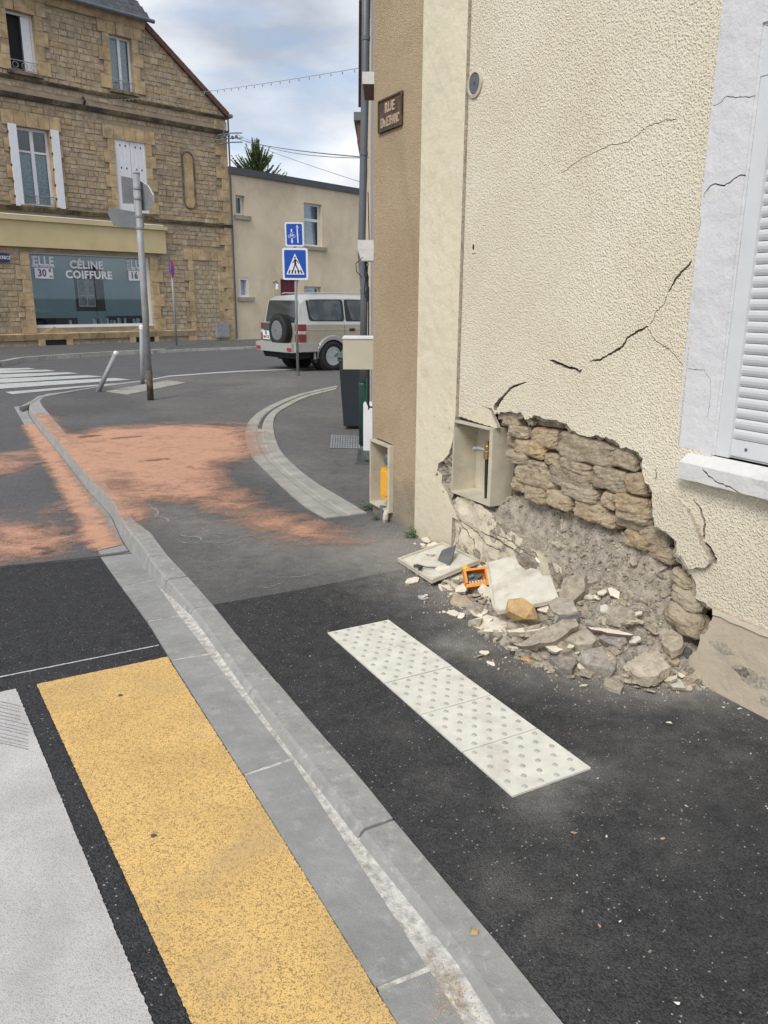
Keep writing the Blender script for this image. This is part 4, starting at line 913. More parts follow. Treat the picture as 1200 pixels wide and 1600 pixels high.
# cream box, brackets, downpipe on the side wall
def cbox(name, label, cat, a0, a1, d0, d1, z0, z1, mat, bev=0.01, group=None, top=None):
    m = MB(); m.prism([(a0, z0), (a1, z0), (a1, z1), (a0, z1)], lambda a, b, d: CM(a, b, d), d0, d1)
    if top: m.prism([(a0-.008, z1), (a1+.008, z1), (a1+.008, z1+.02), (a0-.008, z1+.02)], CM, d0, d1+.01, 1)
    o = m.build(name, [mat, top or mat]); tag(o, label, cat, group); return o
def csize(u0, v0, u1, v1, y):   # pixel box at depth y -> (x0,x1,z0,z1)
    o = np.array([0, y]); a_ = onplane(u0, v1, o, (1, 0)); b_ = onplane(u1, v0, o, (1, 0)); return a_[0], b_[0], a_[2], b_[2]
x0_, x1_, z0_, z1_ = csize(536, 527, 578, 577, 7.0)
lb = thing('letter_box', 'cream metal letter box mounted on the side wall above the wheelie bin', 'letter box', (x0_, 7.0, z0_))
m = MB(); m.box(x0_, x1_+.03, 7.0, 7.32, z0_, z1_-.016); m.build('box_body', [M['box_cream']], lb)
m = MB(); m.box(x0_-.004, x1_+.03, 6.992, 7.33, z1_-.015, z1_); m.build('lid', [M['white']], lb)
y_ = 7.2; x0_, x1_, z0_, z1_ = csize(559, 375, 583, 407, y_)
br_ = thing('cable_bracket', 'weathered white concrete bracket on the side wall at the downpipe bend', 'bracket', (x0_, y_, z0_))
m = MB(); m.hexa([(x0_+.03, y_, z0_), (x1_+.04, y_, z0_), (x1_+.04, y_+.25, z0_), (x0_+.03, y_+.25, z0_), (x0_, y_, z0_+.09), (x1_+.04, y_, z0_+.09), (x1_+.04, y_+.25, z0_+.09), (x0_, y_+.25, z0_+.09)]); m.box(x0_, x1_+.04, y_, y_+.25, z0_+.091, z1_); m.build('block', [M['sill_pl']], br_)
y_ = 7.8; x0_, x1_, z0_, z1_ = csize(566, 112, 583, 131, y_)
br2 = thing('wall_hood', 'brown boarded hood under a small white cap high on the side wall', 'hood', (x0_, y_, z0_))
m = MB(); m.box(x0_, x1_+.05, y_, y_+.2, z0_, z1_); m.build('cap', [M['sill_pl']], br2)
_, _, zb, _ = csize(566, 208, 583, 131, y_)
m = MB(); m.hexa([(x0_+.035, y_, zb), (x1_+.05, y_, zb), (x1_+.05, y_+.6, zb), (x0_+.035, y_+.6, zb), (x0_+.006, y_, z0_-.002), (x1_+.05, y_, z0_-.002), (x1_+.05, y_+.6, z0_-.002), (x0_+.006, y_+.6, z0_-.002)]); m.build('boarding', [M['wood']], br2)
# downpipe
dp = thing('downpipe', 'dark grey downpipe with a green cast iron foot on the side wall', 'downpipe', (*G(567, 696)[:2], 0))
bx_ = G(567, 696)[:2]; Y = bx_[1]
def PXZ(u, v, y): p = onplane(u, v, np.array([0, y]), (1, 0)); return p
pth = [PXZ(572.5, -200, Y), PXZ(571, 110, Y), PXZ(566, 350, Y), PXZ(564.5, 400, Y), PXZ(567, 425, Y), PXZ(569, 450, Y), PXZ(567.5, 600, Y)]
MB().tube(pth, .043, 16).build('grey_pipe', [M['zinc']], dp, smooth=True)
MB().tube([PXZ(567.5, 598, Y), PXZ(567, 602, Y), PXZ(567, 694, Y)], [.055, .050, .050], 16).build('cast_iron_foot', [M['green']], dp, smooth=True)
for v in (60, 240, 455, 560): m = MB(); a_ = PXZ(np.interp(v, [0, 110, 350, 450, 600], [572, 571, 566, 569, 567.5]), v, Y); m.tube([a_-np.array([0, 0, .02]), a_+np.array([0, 0, .02])], .049, 14); m.build('pipe_collar', [M['zinc']], dp)
m = MB()
for k in range(5):
    rr = random.Random(k); m.tube([PXZ(571+rr.uniform(-2, 6), v+rr.uniform(-8, 8), 7.5) for v in (402, 416, 430, 446, 470)], .006, 6)
m.tube([PXZ(567, 402, 7.15), PXZ(556, 412, 7.15), PXZ(557, 424, 7.15), PXZ(566, 434, 7.15)], .004, 6)
m.tube([PXZ(575, 300, 7.5), PXZ(577, 380, 7.5)], .005, 6); m.tube([PXZ(576, 450, 7.6), PXZ(576, 640, 7.6)], .008, 6)
tag(m.build('cable_bundle', [M['black']]), 'tangle of thin black cables hanging below the wall bracket', 'cables')
m = MB(); a_, b_, z0_, z1_ = csize(567, 636, 584, 697, 9.0); m.box(a_, b_+.02, 9.15, 9.5, -.02, z1_-.0); tag(m.build('white_plinth_block', [M['white']]), 'white painted plinth block at the foot of the side wall behind the meter box', 'plinth')
m = MB(); m.tube([PXZ(573.5, 592, 8.3), PXZ(573.5, 628, 8.3), PXZ(577, 636, 8.3), PXZ(582, 636, 8.3)], .012, 8); tag(m.build('green_rail', [M['green']]), 'thin green metal rail on the side wall beside the downpipe foot', 'rail')
# farther row house
row = thing('row_house', 'farther row house with red-brown eaves seen edge-on beyond the downpipe', 'house', (*CM(4.2, 0)[:2], 0))
slab('wall', [np.array(p) for p in [(4.21, -.03), (9.5, -.03), (9.5, 5.2), (4.21, 5.2)]], (), CM, -3.5, -.04, [M['b_wall'], M['b_wall']], row)
Yr = 13.5; x0_, x1_, z0_, z1_ = csize(556, 176, 584, 222, Yr)
m = MB(); m.hexa([(x0_+.12, Yr, z0_-.45), (x1_+.3, Yr, z0_-.45), (x1_+.3, 16, z0_-.45), (x0_+.12, 16, z0_-.45), (x0_+.02, Yr, z0_), (x1_+.3, Yr, z0_), (x1_+.3, 16, z0_), (x0_+.02, 16, z0_)]); m.build('eaves_soffit', [M['redbrown']], row)
m = MB(); m.box(x0_+.02, x1_+.3, Yr, 16, z0_+.002, z1_-.12); m.build('cornice', [M['redbrown']], row)
m = MB(); m.box(x0_-.03, x1_+.3, Yr-.05, 16, z1_-.12, z1_); m.build('rain_gutter', [M['zinc']], row)
m = MB(); m.hexa([CM(4.21, 5.2, .1), CM(4.21, 5.2, -3.6), CM(9.6, 5.2, -3.6), CM(9.6, 5.2, .1), CM(4.21, 7.0, -1.6), CM(4.21, 7.0, -1.8), CM(9.6, 7.0, -1.8), CM(9.6, 7.0, -1.6)]); m.build('roof', [M['redbrown']], row)
# ================================================================== RUBBLE
zb_px = [(716,772,.42),(792,775,0),(832,778,0),(865,793,0),(909,811,0),(953,819,0),(1012,852,0),(1041,866,0)]
bs, bz = [], []
for u, v, _ in zb_px: q = W(u, v, d=-.10); bs.append(q[0]); bz.append(q[1])
bs = [.3]+bs+[2.55, 2.72]; bz = [.35]+bz+[.22, .02]
mid_s = [.55, .8, 1.1, 1.35, 1.6, 1.8, 2.0, 2.25, 2.45, 2.6, 2.72]; mid_z = [.40, .33, .27, .22, .22, .29, .34, .33, .22, .10, .0]
h0_z = [.03, .04, .05, .07, .11, .22, .30, .31, .22, .09, .0]
ft_s = [.2, .55, 1.0, 1.35, 1.6, 2.0, 2.2, 2.4, 2.55, 2.68, 2.75]; ft_d = [.10, .22, .38, .48, .54, .65, .63, .48, .32, .15, .03]
def pile(s, d):
    if s < .2 or s > 2.78: return 0.
    ft = interp(s, ft_s, ft_d)
    if d >= -.0:
        h = interp(s, mid_s, h0_z); t = min(1, max(0, d)/ft); z = h*(1-t)**1.25
        a = .055*(1-t)**.5*min(1, h/.15)
    else:
        t = min(1, -d/.11); m_ = interp(s, mid_s, mid_z) if d < -.05 or s > 1.45 else interp(s, mid_s, h0_z); z = m_+(interp(s, bs, bz)-m_)*t**.85; a = .05
    return max(0., z+a*fbm(s*5.5, d*5.5, 1., 5)+.5*a*fbm(s*17, d*17, 4., 3)-.004) if z > .004 else 0.
def P2(x, y): s, d = SD(x, y); return pile(s, d)
ss = np.arange(.45, 2.78, .014); ds = np.arange(-.15, .66, .014); vs = []; idx = {}
for i, s in enumerate(ss):
    for j, d in enumerate(ds): vs.append(WM(s, pile(s, d)-.0, d))
nj = len(ds); f = []
vz = np.array(vs)[:, 2]
for i in range(len(ss)-1):
    for j in range(nj-1):
        q = (i*nj+j, (i+1)*nj+j, (i+1)*nj+j+1, i*nj+j+1)
        if max(vz[list(q)]) > .0045 : f.append(q[::-1])
vs = [(p[0], p[1], p[2] if p[2] > .004 else -.01) for p in vs]
o = stuff(obj('debris_mound', vs, f, M['dustmound'])); tag(o, 'heap of crumbled mortar and earth spilling out of the wall break', 'rubble heap')

def hull(n, seed, dims, flat_=1.):
    r = np.random.default_rng(seed); p = r.normal(size=(n, 3)); p /= np.linalg.norm(p, axis=1)[:, None]; p *= (.72+.28*r.random((n, 1))); p = np.sign(p)*np.abs(p)**.8; p *= np.array(dims)/2
    bm = bmesh.new()
    for q in p: bm.verts.new(q)
    bmesh.ops.convex_hull(bm, input=bm.verts[:]); bmesh.ops.delete(bm, geom=[v for v in bm.verts if not v.link_faces], context='VERTS')
    bm.verts.index_update(); v = np.array([tuple(q.co) for q in bm.verts]); fc = [[w.index for w in q.verts] for q in bm.faces]; bm.free(); return v, fc
def shard(seed, dims, n=7):
    """flat broken slab: irregular polygon with ragged thickness"""
    r = np.random.default_rng(seed); a = np.sort(r.random(n)*.5+np.arange(n))/n*2*math.pi; rad = .72+.38*r.random(n); P_ = np.c_[np.cos(a)*rad*dims[0]/2, np.sin(a)*rad*dims[1]/2]
    P_ = np.array(rag(list(P_), max(dims[:2])/7, max(dims[:2])*.016, seed=seed)); m_ = len(P_); h = dims[2]/2
    ins = 1-.10*r.random((m_, 1)); v = np.r_[np.c_[P_*ins, np.full(m_, -h)+h*.5*r.random(m_)], np.c_[P_, np.full(m_, h)-h*.25*r.random(m_)], [[0, 0, h], [0, 0, -h]]]
    f_ = [(k, (k+1) % m_, (k+1) % m_+m_, k+m_) for k in range(m_)]+[(k+m_, (k+1) % m_+m_, 2*m_) for k in range(m_)]+[((k+1) % m_, k, 2*m_+1) for k in range(m_)]
    return v, f_
def rotm(rx, ry, rz): return np.array(Matrix.Rotation(rz, 3, 'Z') @ Matrix.Rotation(ry, 3, 'Y') @ Matrix.Rotation(rx, 3, 'X'))
def hit(u, v, lift=0.):
    d = ray(u, v); t = .5
    while t < 9:
        p = CAM+d*t; s, dd_ = SD(p[0], p[1])
        if p[2] <= P2(p[0], p[1])+lift or (dd_ < -.12 and .4 < s < 2.75 and p[2] < 1.2): return p
        t += .006
    return p
wang = math.atan2(We[1], We[0])
def piece(name, label, cat, u, v, wpx, kind, dims, mat, rot, seed, group=None, lift=0., fm2=None, ends=None):
    p = hit(u, v, lift)
    if ends:
        a_, b_ = hit(*ends[0], lift), hit(*ends[1], lift); p = (a_+b_)/2; e_ = b_-a_; dims = (np.linalg.norm(e_)*1.02, *dims[1:]); rot = (rot[0], -math.atan2(e_[2], math.hypot(e_[0], e_[1])), math.atan2(e_[1], e_[0])-wang)
    vv, ff = (hull(20, seed, dims) if kind == 'hull' else shard(seed, dims)); R_ = rotm(rot[0], rot[1], rot[2]+wang); vv = vv@R_.T
    vv = vv+np.array([p[0], p[1], p[2]-(vv[:, 2].min())*.35]); 
    fm = None; mats = mat
    if kind == 'shard' and isinstance(mat, (list, tuple)):
        m_ = (len(ff))//3; fm = [1]*m_+[0]*m_+[1]*m_; mats = list(mat)
    return tag(obj(name, vv, ff, mats, None, fm=fm), label, cat, group)
def c7(x, y): return (600+x/2.264, 820+y/2.264)
FR = [M['fragment'], M['break']]; WF = [M['white_frag'], M['break']]; rs = M['rubble_stone']
R = math.radians
piece('stone', 'rounded ochre-brown stone lying against the large white panel', 'stone', *c7(487, 318), 45, 'hull', (.20, .16, .15), M['ochre'], (.2, .1, .3), 3, lift=.10)
piece('plaster_slab', 'cream plaster slab lying flat between the tactile paving and the ochre stone', 'plaster piece', *c7(380, 366), 50, 'shard', (.27, .22, .035), FR, (.08, -.10, .6), 5)
piece('plaster_slab', 'small cream plaster slab just left of the large white panel foot', 'plaster piece', *c7(338, 314), 40, 'shard', (.20, .12, .03), FR, (.1, .05, -.2), 8)
piece('plaster_slab', 'cream plaster plate half under the fallen box cover, left of the orange case', 'plaster piece', *c7(237, 188), 40, 'shard', (.30, .16, .03), FR, (.18, -.06, .1), 11)
piece('plaster_slab', 'cream plaster triangle below the fallen box cover, left of the orange case', 'plaster piece', *c7(258, 238), 40, 'shard', (.20, .15, .03), FR, (.05, .12, .9), 14)
piece('plaster_slab', 'cream shard wedged under the front corner of the orange case', 'plaster piece', *c7(310, 228), 30, 'shard', (.14, .14, .03), FR, (.15, .22, .4), 17)
piece('plaster_chip', 'small upright cream chip lying alone left of the debris', 'plaster piece', *c7(97, 205), 12, 'shard', (.07, .17, .025), FR, (.0, .1, .5), 20)
piece('broken_stone', 'grey-beige broken stone between the cream triangle and the small slab', 'stone', *c7(273, 280), 30, 'hull', (.17, .13, .10), rs, (.1, .3, .5), 23)
piece('mortar_slab', 'long jagged grey-cream render slab lying across the front of the heap', 'render piece', *c7(585, 405), 110, 'shard', (.52, .10, .05), [rs, rs], (.45, 0, 0), 26, lift=.05, ends=(c7(462, 458), c7(705, 352)))
piece('mortar_slab', 'thin cream render strip left of the long jagged slab', 'render piece', *c7(512, 386), 60, 'shard', (.30, .06, .03), FR, (.1, .03, -.42), 29, lift=.03, ends=(c7(432, 392), c7(592, 380)))
piece('wood_lath', 'thin splintered brown lath sticking out right of the long jagged slab', 'wood', *c7(795, 378), 80, 'shard', (.40, .045, .018), [M['fragment'], M['wood']], (.1, -.02, -.55), 32, lift=.05, ends=(c7(705, 368), c7(882, 396)))
piece('slate_piece', 'dark grey slate piece behind the long jagged slab', 'slate', *c7(650, 342), 30, 'shard', (.16, .11, .02), [M['slate_frag']]*2, (.4, .0, -.3), 35, lift=.03)
piece('broken_stone', 'flat beige stone at the front edge of the heap, left of the squarish block', 'stone', *c7(632, 497), 45, 'shard', (.23, .13, .055), [rs, rs], (.05, .05, -.4), 38)
piece('broken_stone', 'squarish tan stone block at the front edge of the heap', 'stone', *c7(757, 500), 50, 'hull', (.22, .20, .12), rs, (.2, .1, .4), 41)
piece('broken_stone', 'large angular grey stone at the front right edge of the heap', 'stone', *c7(925, 512), 70, 'shard', (.30, .20, .07), [rs, rs], (.18, .1, -.4), 44)
piece('plaster_chip', 'whitish flat chip lying on the asphalt below the large angular stone', 'plaster piece', *c7(1018, 556), 45, 'shard', (.19, .09, .02), WF, (.0, .0, -.3), 47)
piece('broken_stone', 'oval pinkish-grey stone alone on the asphalt in front of the heap', 'stone', *c7(808, 576), 35, 'shard', (.16, .10, .035), [rs, rs], (0, 0, -.5), 50)
piece('broken_stone', 'small brown pebble-like stone on the asphalt at the heap\'s right tip', 'stone', *c7(1080, 575), 12, 'hull', (.055, .045, .04), M['ochre'], (0, 0, 0), 53)
piece('broken_stone', 'small tan stone at the tip of the long jagged slab', 'stone', *c7(503, 476), 18, 'hull', (.085, .06, .04), M['ochre'], (0, 0, .2), 54)
piece('broken_stone', 'grey-beige flat stone under the right end of the long jagged slab', 'stone', *c7(692, 418), 50, 'shard', (.25, .17, .07), [rs, rs], (.25, .1, -.3), 56, lift=.0)
piece('broken_stone', 'beige stone right behind the slate piece', 'stone', *c7(635, 312), 50, 'shard', (.22, .16, .06), [rs, rs], (.35, .0, -.2), 59, lift=.01)
piece('broken_stone', 'tall grey stone leaning behind the large white panel\'s right edge', 'stone', *c7(665, 255), 40, 'shard', (.16, .22, .06), [rs, rs], (.9, .1, .1), 62, lift=.03)
piece('broken_stone', 'long pale stone in the middle of the heap', 'stone', *c7(835, 330), 50, 'hull', (.26, .14, .10), rs, (.1, -.1, -.2), 65, lift=.015)
piece('broken_stone', 'small whitish stone in the gravel right of the white panel', 'stone', *c7(718, 264), 18, 'hull', (.095, .08, .06), M['white_frag'], (0, .2, 0), 68, lift=.01)
piece('broken_stone', 'small pointed white chip in the gravel above the long pale stone', 'stone', *c7(785, 308), 14, 'hull', (.08, .07, .05), M['white_frag'], (.5, .2, 0), 71, lift=.01)
piece('broken_stone', 'cream flake on the slope just behind the white panel', 'plaster piece', *c7(557, 118), 14, 'shard', (.06, .10, .015), FR, (.9, .2, .3), 74, lift=.01)
piece('broken_stone', 'flat grey-tan stone near the wall at the right side of the heap', 'stone', *c7(1020, 435), 40, 'shard', (.20, .12, .05), [rs, rs], (.3, .2, -.6), 77, lift=.01)
piece('dark_stone', 'small nearly black stone against the plinth at the right end', 'stone', *c7(1076, 460), 16, 'hull', (.08, .07, .06), M['slate_frag'], (0, .2, 0), 80)
# medium stones nothing tells apart
r = random.Random(5)
cnt = 0; tries = 0
protos = [hull(14, 100+i, (1, .75, .55)) for i in range(8)]+[shard(140+i, (1, .8, .28)) for i in range(5)]
pme = []
for i, (v, f_) in enumerate(protos):
    me = bpy.data.meshes.new('heap_stone'); me.from_pydata(v.tolist(), [], [list(q) for q in f_]); me.materials.append(rs); pme.append(me)
while cnt < 298 and tries < 6000:
    tries += 1; s = r.uniform(.6, 2.74); d = r.uniform(-.09, .62); ft = interp(s, ft_s, ft_d)
    if d > ft*1.05: continue
    if s < 1.5 and (d < .04 or r.random() < .45): continue
    if d < 0 and r.random() < .30: continue
    hs = pile(s, d); size = r.choice([.03, .04, .045, .055, .065, .08, .10])*(1.35 if d > .15 else .95)*r.uniform(.75, 1.25)
    o = inst('heap_stone', r.choice(pme), (*WM(s, 0, d)[:2], hs+size*.12), None, (r.uniform(-.5, .5), r.uniform(-.5, .5), r.uniform(0, 6.3)), (size,)*3)
    tag(o, 'small broken grey-brown stone in the rubble heap below the wall break', 'stone', 'small stones of the rubble heap'); cnt += 1
fpm = []
for i in range(9):
    v, f_ = shard(900+i, (1, .7, .13), n=5+i % 3); me = bpy.data.meshes.new('plaster_fragment'); me.from_pydata(v.tolist(), [], [list(map(int, q)) for q in f_]); me.materials.append(M['fragment']); me.materials.append(M['break']); m_ = len(f_)//3
    me.polygons.foreach_set('material_index', np.array([1]*m_+[0]*m_+[1]*m_, dtype=np.int32)); fpm.append(me)
k_ = 0
while k_ < 210:
    s = r.uniform(.15, 2.65) if k_ % 3 else r.uniform(.3, 1.5); d = abs(r.gauss(0, .5)); ft = interp(s, ft_s, ft_d)
    if d > ft*1.3+.05 or d < .05: continue
    size = r.choice([.03, .045, .055, .07, .09, .13])*r.uniform(.8, 1.2)*(1 if d < ft else .6); p_ = WM(s, 0, d)
    o = inst('plaster_fragment', r.choice(fpm), (p_[0], p_[1], pile(s, d)+(size*.22+.012 if d < ft else size*.10)), None, (r.uniform(-.5, .5), r.uniform(-.5, .5), r.uniform(0, 6.3)), (size,)*3)
    tag(o, 'small broken cream piece of render lying in the debris below the wall break', 'plaster piece', 'small cream render fragments of the debris'); k_ += 1
cm = MB(); hb_ = [hull(10, 700+i, (1, .85, .7)) for i in range(6)]; k_ = 0
while k_ < 1500:
    s = r.uniform(.6, 2.7); d = r.uniform(-.13, .5); ft = interp(s, ft_s, ft_d)
    if d > ft*.9 or (s < 1.45 and -.02 < d < .05): continue
    sz = .012+.038*r.random()**2; v, f_ = hb_[r.randrange(6)]; vv = (v*sz)@rotm(0, r.uniform(-.6, .6), r.uniform(0, 6)).T+np.array([*WM(s, 0, d)[:2], pile(s, d)+sz*.1]); cm.add(vv, f_); k_ += 1
o = stuff(cm.build('mortar_clods', [M['dustmound']])); tag(o, 'crumbly clods of mortar lying on the slope of the rubble heap', 'clods')
# gravel and crumbs
def scatter(name, N, fn, mat, seed, label, cat='gravel'):
    r_ = np.random.default_rng(seed); base = [hull(8, 300+i, (1, .8, .6)) for i in range(6)]; V = []; Fc = []; A = []; b = 0; k = 0
    while k < N:
        q = fn(r_)
        if q is None: continue
        p, sz = q; v, f_ = base[r_.integers(6)]; a_, b_, c_ = r_.random(3)*6.3; vv = (v*sz)@rotm(a_*.2, b_*.2, c_).T+np.array(p); V.append(vv); Fc += [[i+b for i in g_] for g_ in f_]; A += [float(r_.random())]*len(f_); b += len(v); k += 1
    o = stuff(obj(name, np.concatenate(V), Fc, mat, None, attrs={'rnd': A})); tag(o, label, cat); return o
def g1(r_):
    s = r_.uniform(.5, 2.76); d = r_.uniform(-.12, .8); ft = interp(s, ft_s, ft_d)
    if r_.random() > math.exp(-max(0, (d-ft*.7)/.12)): return None
    if s < 1.45 and d < .02: return None
    z = pile(s, d); sz = .008+.030*r_.random()**2.4
    if d > ft: sz *= .6
    return (*WM(s, 0, d)[:2], z+sz*.2), sz
scatter('rubble_gravel', 7500, g1, rs, 1, 'fine gravel and mortar crumbs covering the rubble heap')
def g2(r_):
    s = r_.normal(1.0, .8); d = abs(r_.normal(0, .34))+.01
    if s > 2.9 or s < -.55 : return None
    return (*WM(s, 0, d)[:2], .001), .003+.009*r_.random()**3
scatter('wall_crumbs', 3000, g2, rs, 2, 'tiny crumbs of stone and render strewn over the asphalt round the heap', 'crumbs')
mS, t = newmat('pale_crumbs'); setc(t, t.mix(t.ramp(objrnd(t), 0, 1), (.62, .56, .44), (.74, .72, .67))); t.b.inputs['Roughness'].default_value = .9
def g3(r_):
    s = r_.uniform(1.2, 5.2); d = abs(r_.normal(0, 1.0))+.02; q = WM(s, 0, d)
    if not inpoly([q[:2]], np_)[0]: return None
    return (q[0], q[1], .0015), .0025+.010*r_.random()**5
scatter('pale_crumbs', 260, g3, mS, 3, 'scattered white and cream specks on the new black pavement', 'crumbs')
for i, (u, v) in enumerate([(840+x/2.667, 1000+y/2.667) for x, y in []]): pass
for i, (x, y, sz) in enumerate([(603, 346, .022), (340, 818, .012), (205, 805, .020), (396, 1173, .010), (675, 694, .013), (895, 287, .018), (830, 262, .012), (828, 281, .012), (846, 265, .010), (932, 313, .011), (575, 828, .014), (312, 1193, .012), (635, 1515, .014), (985, 409, .008)]):
    u, v = 820+x/2.667, 1000+y/2.667; p = G(u, v); vv, ff = hull(9, 500+i, (1.5, .8, .35)); vv = vv*sz@rotm(0, 0, i*1.3).T+p+np.array([0, 0, sz*.12])
    tag(obj('loose_chip', vv, ff, [mS, M['ochre']][1 if i in (2, 10, 11) else 0]), 'small loose chip lying on the new black pavement right of the tactile strip', 'chip', 'loose chips on the new pavement')

# fallen meter-box cover (framed, upside down), with black plastic
def quadpanel(name, label, px4, lifts, th, mat, rim=None, mat2=None):
    P_ = [hit(*c7(*p))+np.array([0, 0, l_]) for p, l_ in zip(px4, lifts)]
    P_ = [np.array(onz(*c7(*p), q[2])) for p, q in zip(px4, P_)]
    ctr = sum(P_)/4; n = np.cross(P_[1]-P_[0], P_[3]-P_[0]); n /= np.linalg.norm(n); n = n if n[2] > 0 else -n
    t_ = thing(name, label, 'panel', tuple(ctr-n*th)); m = MB()
    m.hexa([tuple(p-n*th) for p in P_]+[tuple(p) for p in P_]); m.build('panel', [mat], t_)
    if rim:
        for k in range(4):
            a_, b_ = P_[k], P_[(k+1) % 4]; e = (b_-a_)/np.linalg.norm(b_-a_); i_ = (ctr-(a_+b_)/2); i_ -= e*(i_@e); i_ /= np.linalg.norm(i_)
            m = MB(); a2, b2 = a_+e*.003, b_-e*.003; m.hexa([tuple(q) for q in (a2+n*.0005, b2+n*.0005, b2+i_*rim+n*.0005, a2+i_*rim+n*.0005)]+[tuple(q+n*rim*.8) for q in (a2, b2, b2+i_*rim, a2+i_*rim)]); m.build('rim', [mat2 or mat], t_)
    return t_, P_, n
def onz(u, v, z): return G(u, v, z)
pn, PP, nn = quadpanel('meter_box_cover', 'cream framed meter box cover lying by the wall with dark plastic bits on it', [(48,124),(208,66),(340,130),(168,202)], [.02, .03, .05, .04], .012, M['white_frag'], .016, M['boxcover'])
pc_ = sum(PP)/4
m = MB(); q0 = G(*c7(255, 70), .16); q1 = G(*c7(232, 145), .065); q2 = G(*c7(190, 122), .065); q3 = G(*c7(205, 90), .09)
m.hexa([tuple(q) for q in (q2-nn*.01, q1-nn*.01, q0-nn*.01, q3-nn*.01)]+[tuple(q) for q in (q2, q1, q0, q3)]); m.tube([G(*c7(240, 140), .06), G(*c7(195, 152), .06), G(*c7(150, 150), .06), G(*c7(115, 140), .06)], .005, 6)
m.build('plastic_shell', [M['slate_frag']]); bpy.data.objects['plastic_shell']; tag(bpy.data.objects['plastic_shell'], 'dark grey torn plastic shell lying on the cream box cover', 'plastic piece')
m = MB(); a_ = G(*c7(105, 145), .055); m.tube([a_, G(*c7(135, 148), .055), G(*c7(125, 158), .055)], .010, 6); tag(m.build('broken_clip', [M['black']]), 'small black broken clip on the left of the cream box cover', 'plastic piece')
# large white panel (broken top edge)
base = [(360,135),(462,108),(478,140),(500,160),(520,153),(545,158),(560,180),(588,178),(622,268),(400,312),(384,290)]
# plane: near bottom on the rubble, back raised
A_ = G(*c7(400, 312), .10); B_ = G(*c7(622, 268), .20); C_ = G(*c7(360, 135), .20)
nn2 = np.cross(B_-A_, C_-A_); nn2 /= np.linalg.norm(nn2); nn2 = nn2 if nn2[2] > 0 else -nn2
def onpl(u, v): d = ray(u, v); return CAM+d*((nn2@(A_-CAM))/(nn2@d))
P3 = [onpl(*c7(*p)) for p in base]; P3 = [p for p in P3]
ux = (B_-A_)/np.linalg.norm(B_-A_); uy = np.cross(nn2, ux); P2d = [np.array([(p-A_)@ux, (p-A_)@uy]) for p in P3]
Pr = subdiv(P2d[:1]+rag(P2d[1:9], .02, .003, closed=False)+P2d[9:], 5)
tw_ = thing('meter_box_door', 'large whitish meter box door with a snapped top edge leaning on the rubble', 'panel', tuple(A_))
slab('door_panel', P2d, (), lambda a, b, d: tuple(A_+ux*a+uy*b+nn2*d), -.012, 0, [M['white_frag'], M['white_frag']], tw_)
fm3 = lambda a, b, d: tuple(A_+ux*a+uy*b+nn2*d)
for (i, j) in ((10, 0), (9, 10), (8, 9)):
    a_, b_ = P2d[i], P2d[j]; e = (b_-a_)/np.linalg.norm(b_-a_); n_ = np.array([-e[1], e[0]]); n_ = n_ if n_@(sum(P2d)/11-a_) > 0 else -n_
    m = MB(); m.prism([a_+e*.002, b_-e*.002, b_-e*.002+n_*.014, a_+e*.002+n_*.014], fm3, .0005, .010); m.build('door_edge', [M['boxcover']], tw_)
# orange instrument case
oc = hit(*c7(326, 190)); ex = np.array([*We, 0.]); ey = np.array([Wn[0], Wn[1], 0.]); t1 = thing('gas_meter_case', 'broken orange-yellow gas regulator case with blue dial plate lying beside the white panel', 'case', (oc[0], oc[1], 0))
ctr = G(*c7(326, 186), .12); tilt = .95; ex_ = ray(*c7(368, 180)); ax_ = (onz(*c7(366, 190), .12)-onz(*c7(284, 190), .12)); wx = np.linalg.norm(ax_); ax_ /= wx
upv = np.array([0, 0, 1.])*math.sin(tilt)-np.array([0, -1, 0.])*math.cos(tilt); upv -= ax_*(upv@ax_); upv /= np.linalg.norm(upv); fr = np.cross(ax_, upv); fr = fr if fr@(CAM-ctr) > 0 else -fr
ax_, upv = ax_*math.cos(.13)+upv*math.sin(.13), upv*math.cos(.13)-ax_*math.sin(.13)
fc = lambda a, b, d: tuple(ctr+ax_*a+upv*b+fr*d); hw, hh = wx/2, .058
m = MB()
for q in ([(-hw, -hh), (hw, -hh), (hw, -hh+.028), (-hw, -hh+.020)], [(-hw, hh-.014), (hw, hh-.014), (hw, hh), (-hw, hh)], [(-hw, -hh+.028), (-hw+.014, -hh+.028), (-hw+.014, hh-.014), (-hw, hh-.014)], [(hw-.012, -hh+.028), (hw, -hh+.028), (hw, hh-.014), (hw-.012, hh-.014)]): m.prism(q, fc, -.05, .012)
m.prism([(-hw, -hh), (hw, -hh), (hw, hh), (-hw, hh)], fc, -.06, -.051); m.build('case_shell', [M['orange']], t1)
m = MB(); m.prism([(-hw+.015, -.01), (hw-.03, -.016), (hw-.022, hh-.032), (-hw+.02, hh-.02)], fc, -.05, -.03, 1); m.tube([fc(-hw+.03, .012, -.02), fc(-.01, .018, -.014)], .011, 8); m.tube([fc(.01, .0, -.02), fc(hw-.03, .014, -.02)], .008, 8, 1);   m.build('dial_plate', [M['blue_pl'], M['slate_frag']], t1)
m = MB(); 
for k in range(6): m.prism([(-hw+.025+k*.018, -.034), (-hw+.037+k*.018, -.034), (-hw+.037+k*.018, -.014), (-hw+.025+k*.018, -.014)], fc, -.05, -.02)
m.build('inner_fins', [M['boxcover']], t1)
MB().lathe([(.001, .022), (.018, .02), (.026, .008), (.026, 0)], fc(-.05, hh+.004, -.02), tuple(upv), 14).build('yellow_knob', [M['yellow_pl']], t1)
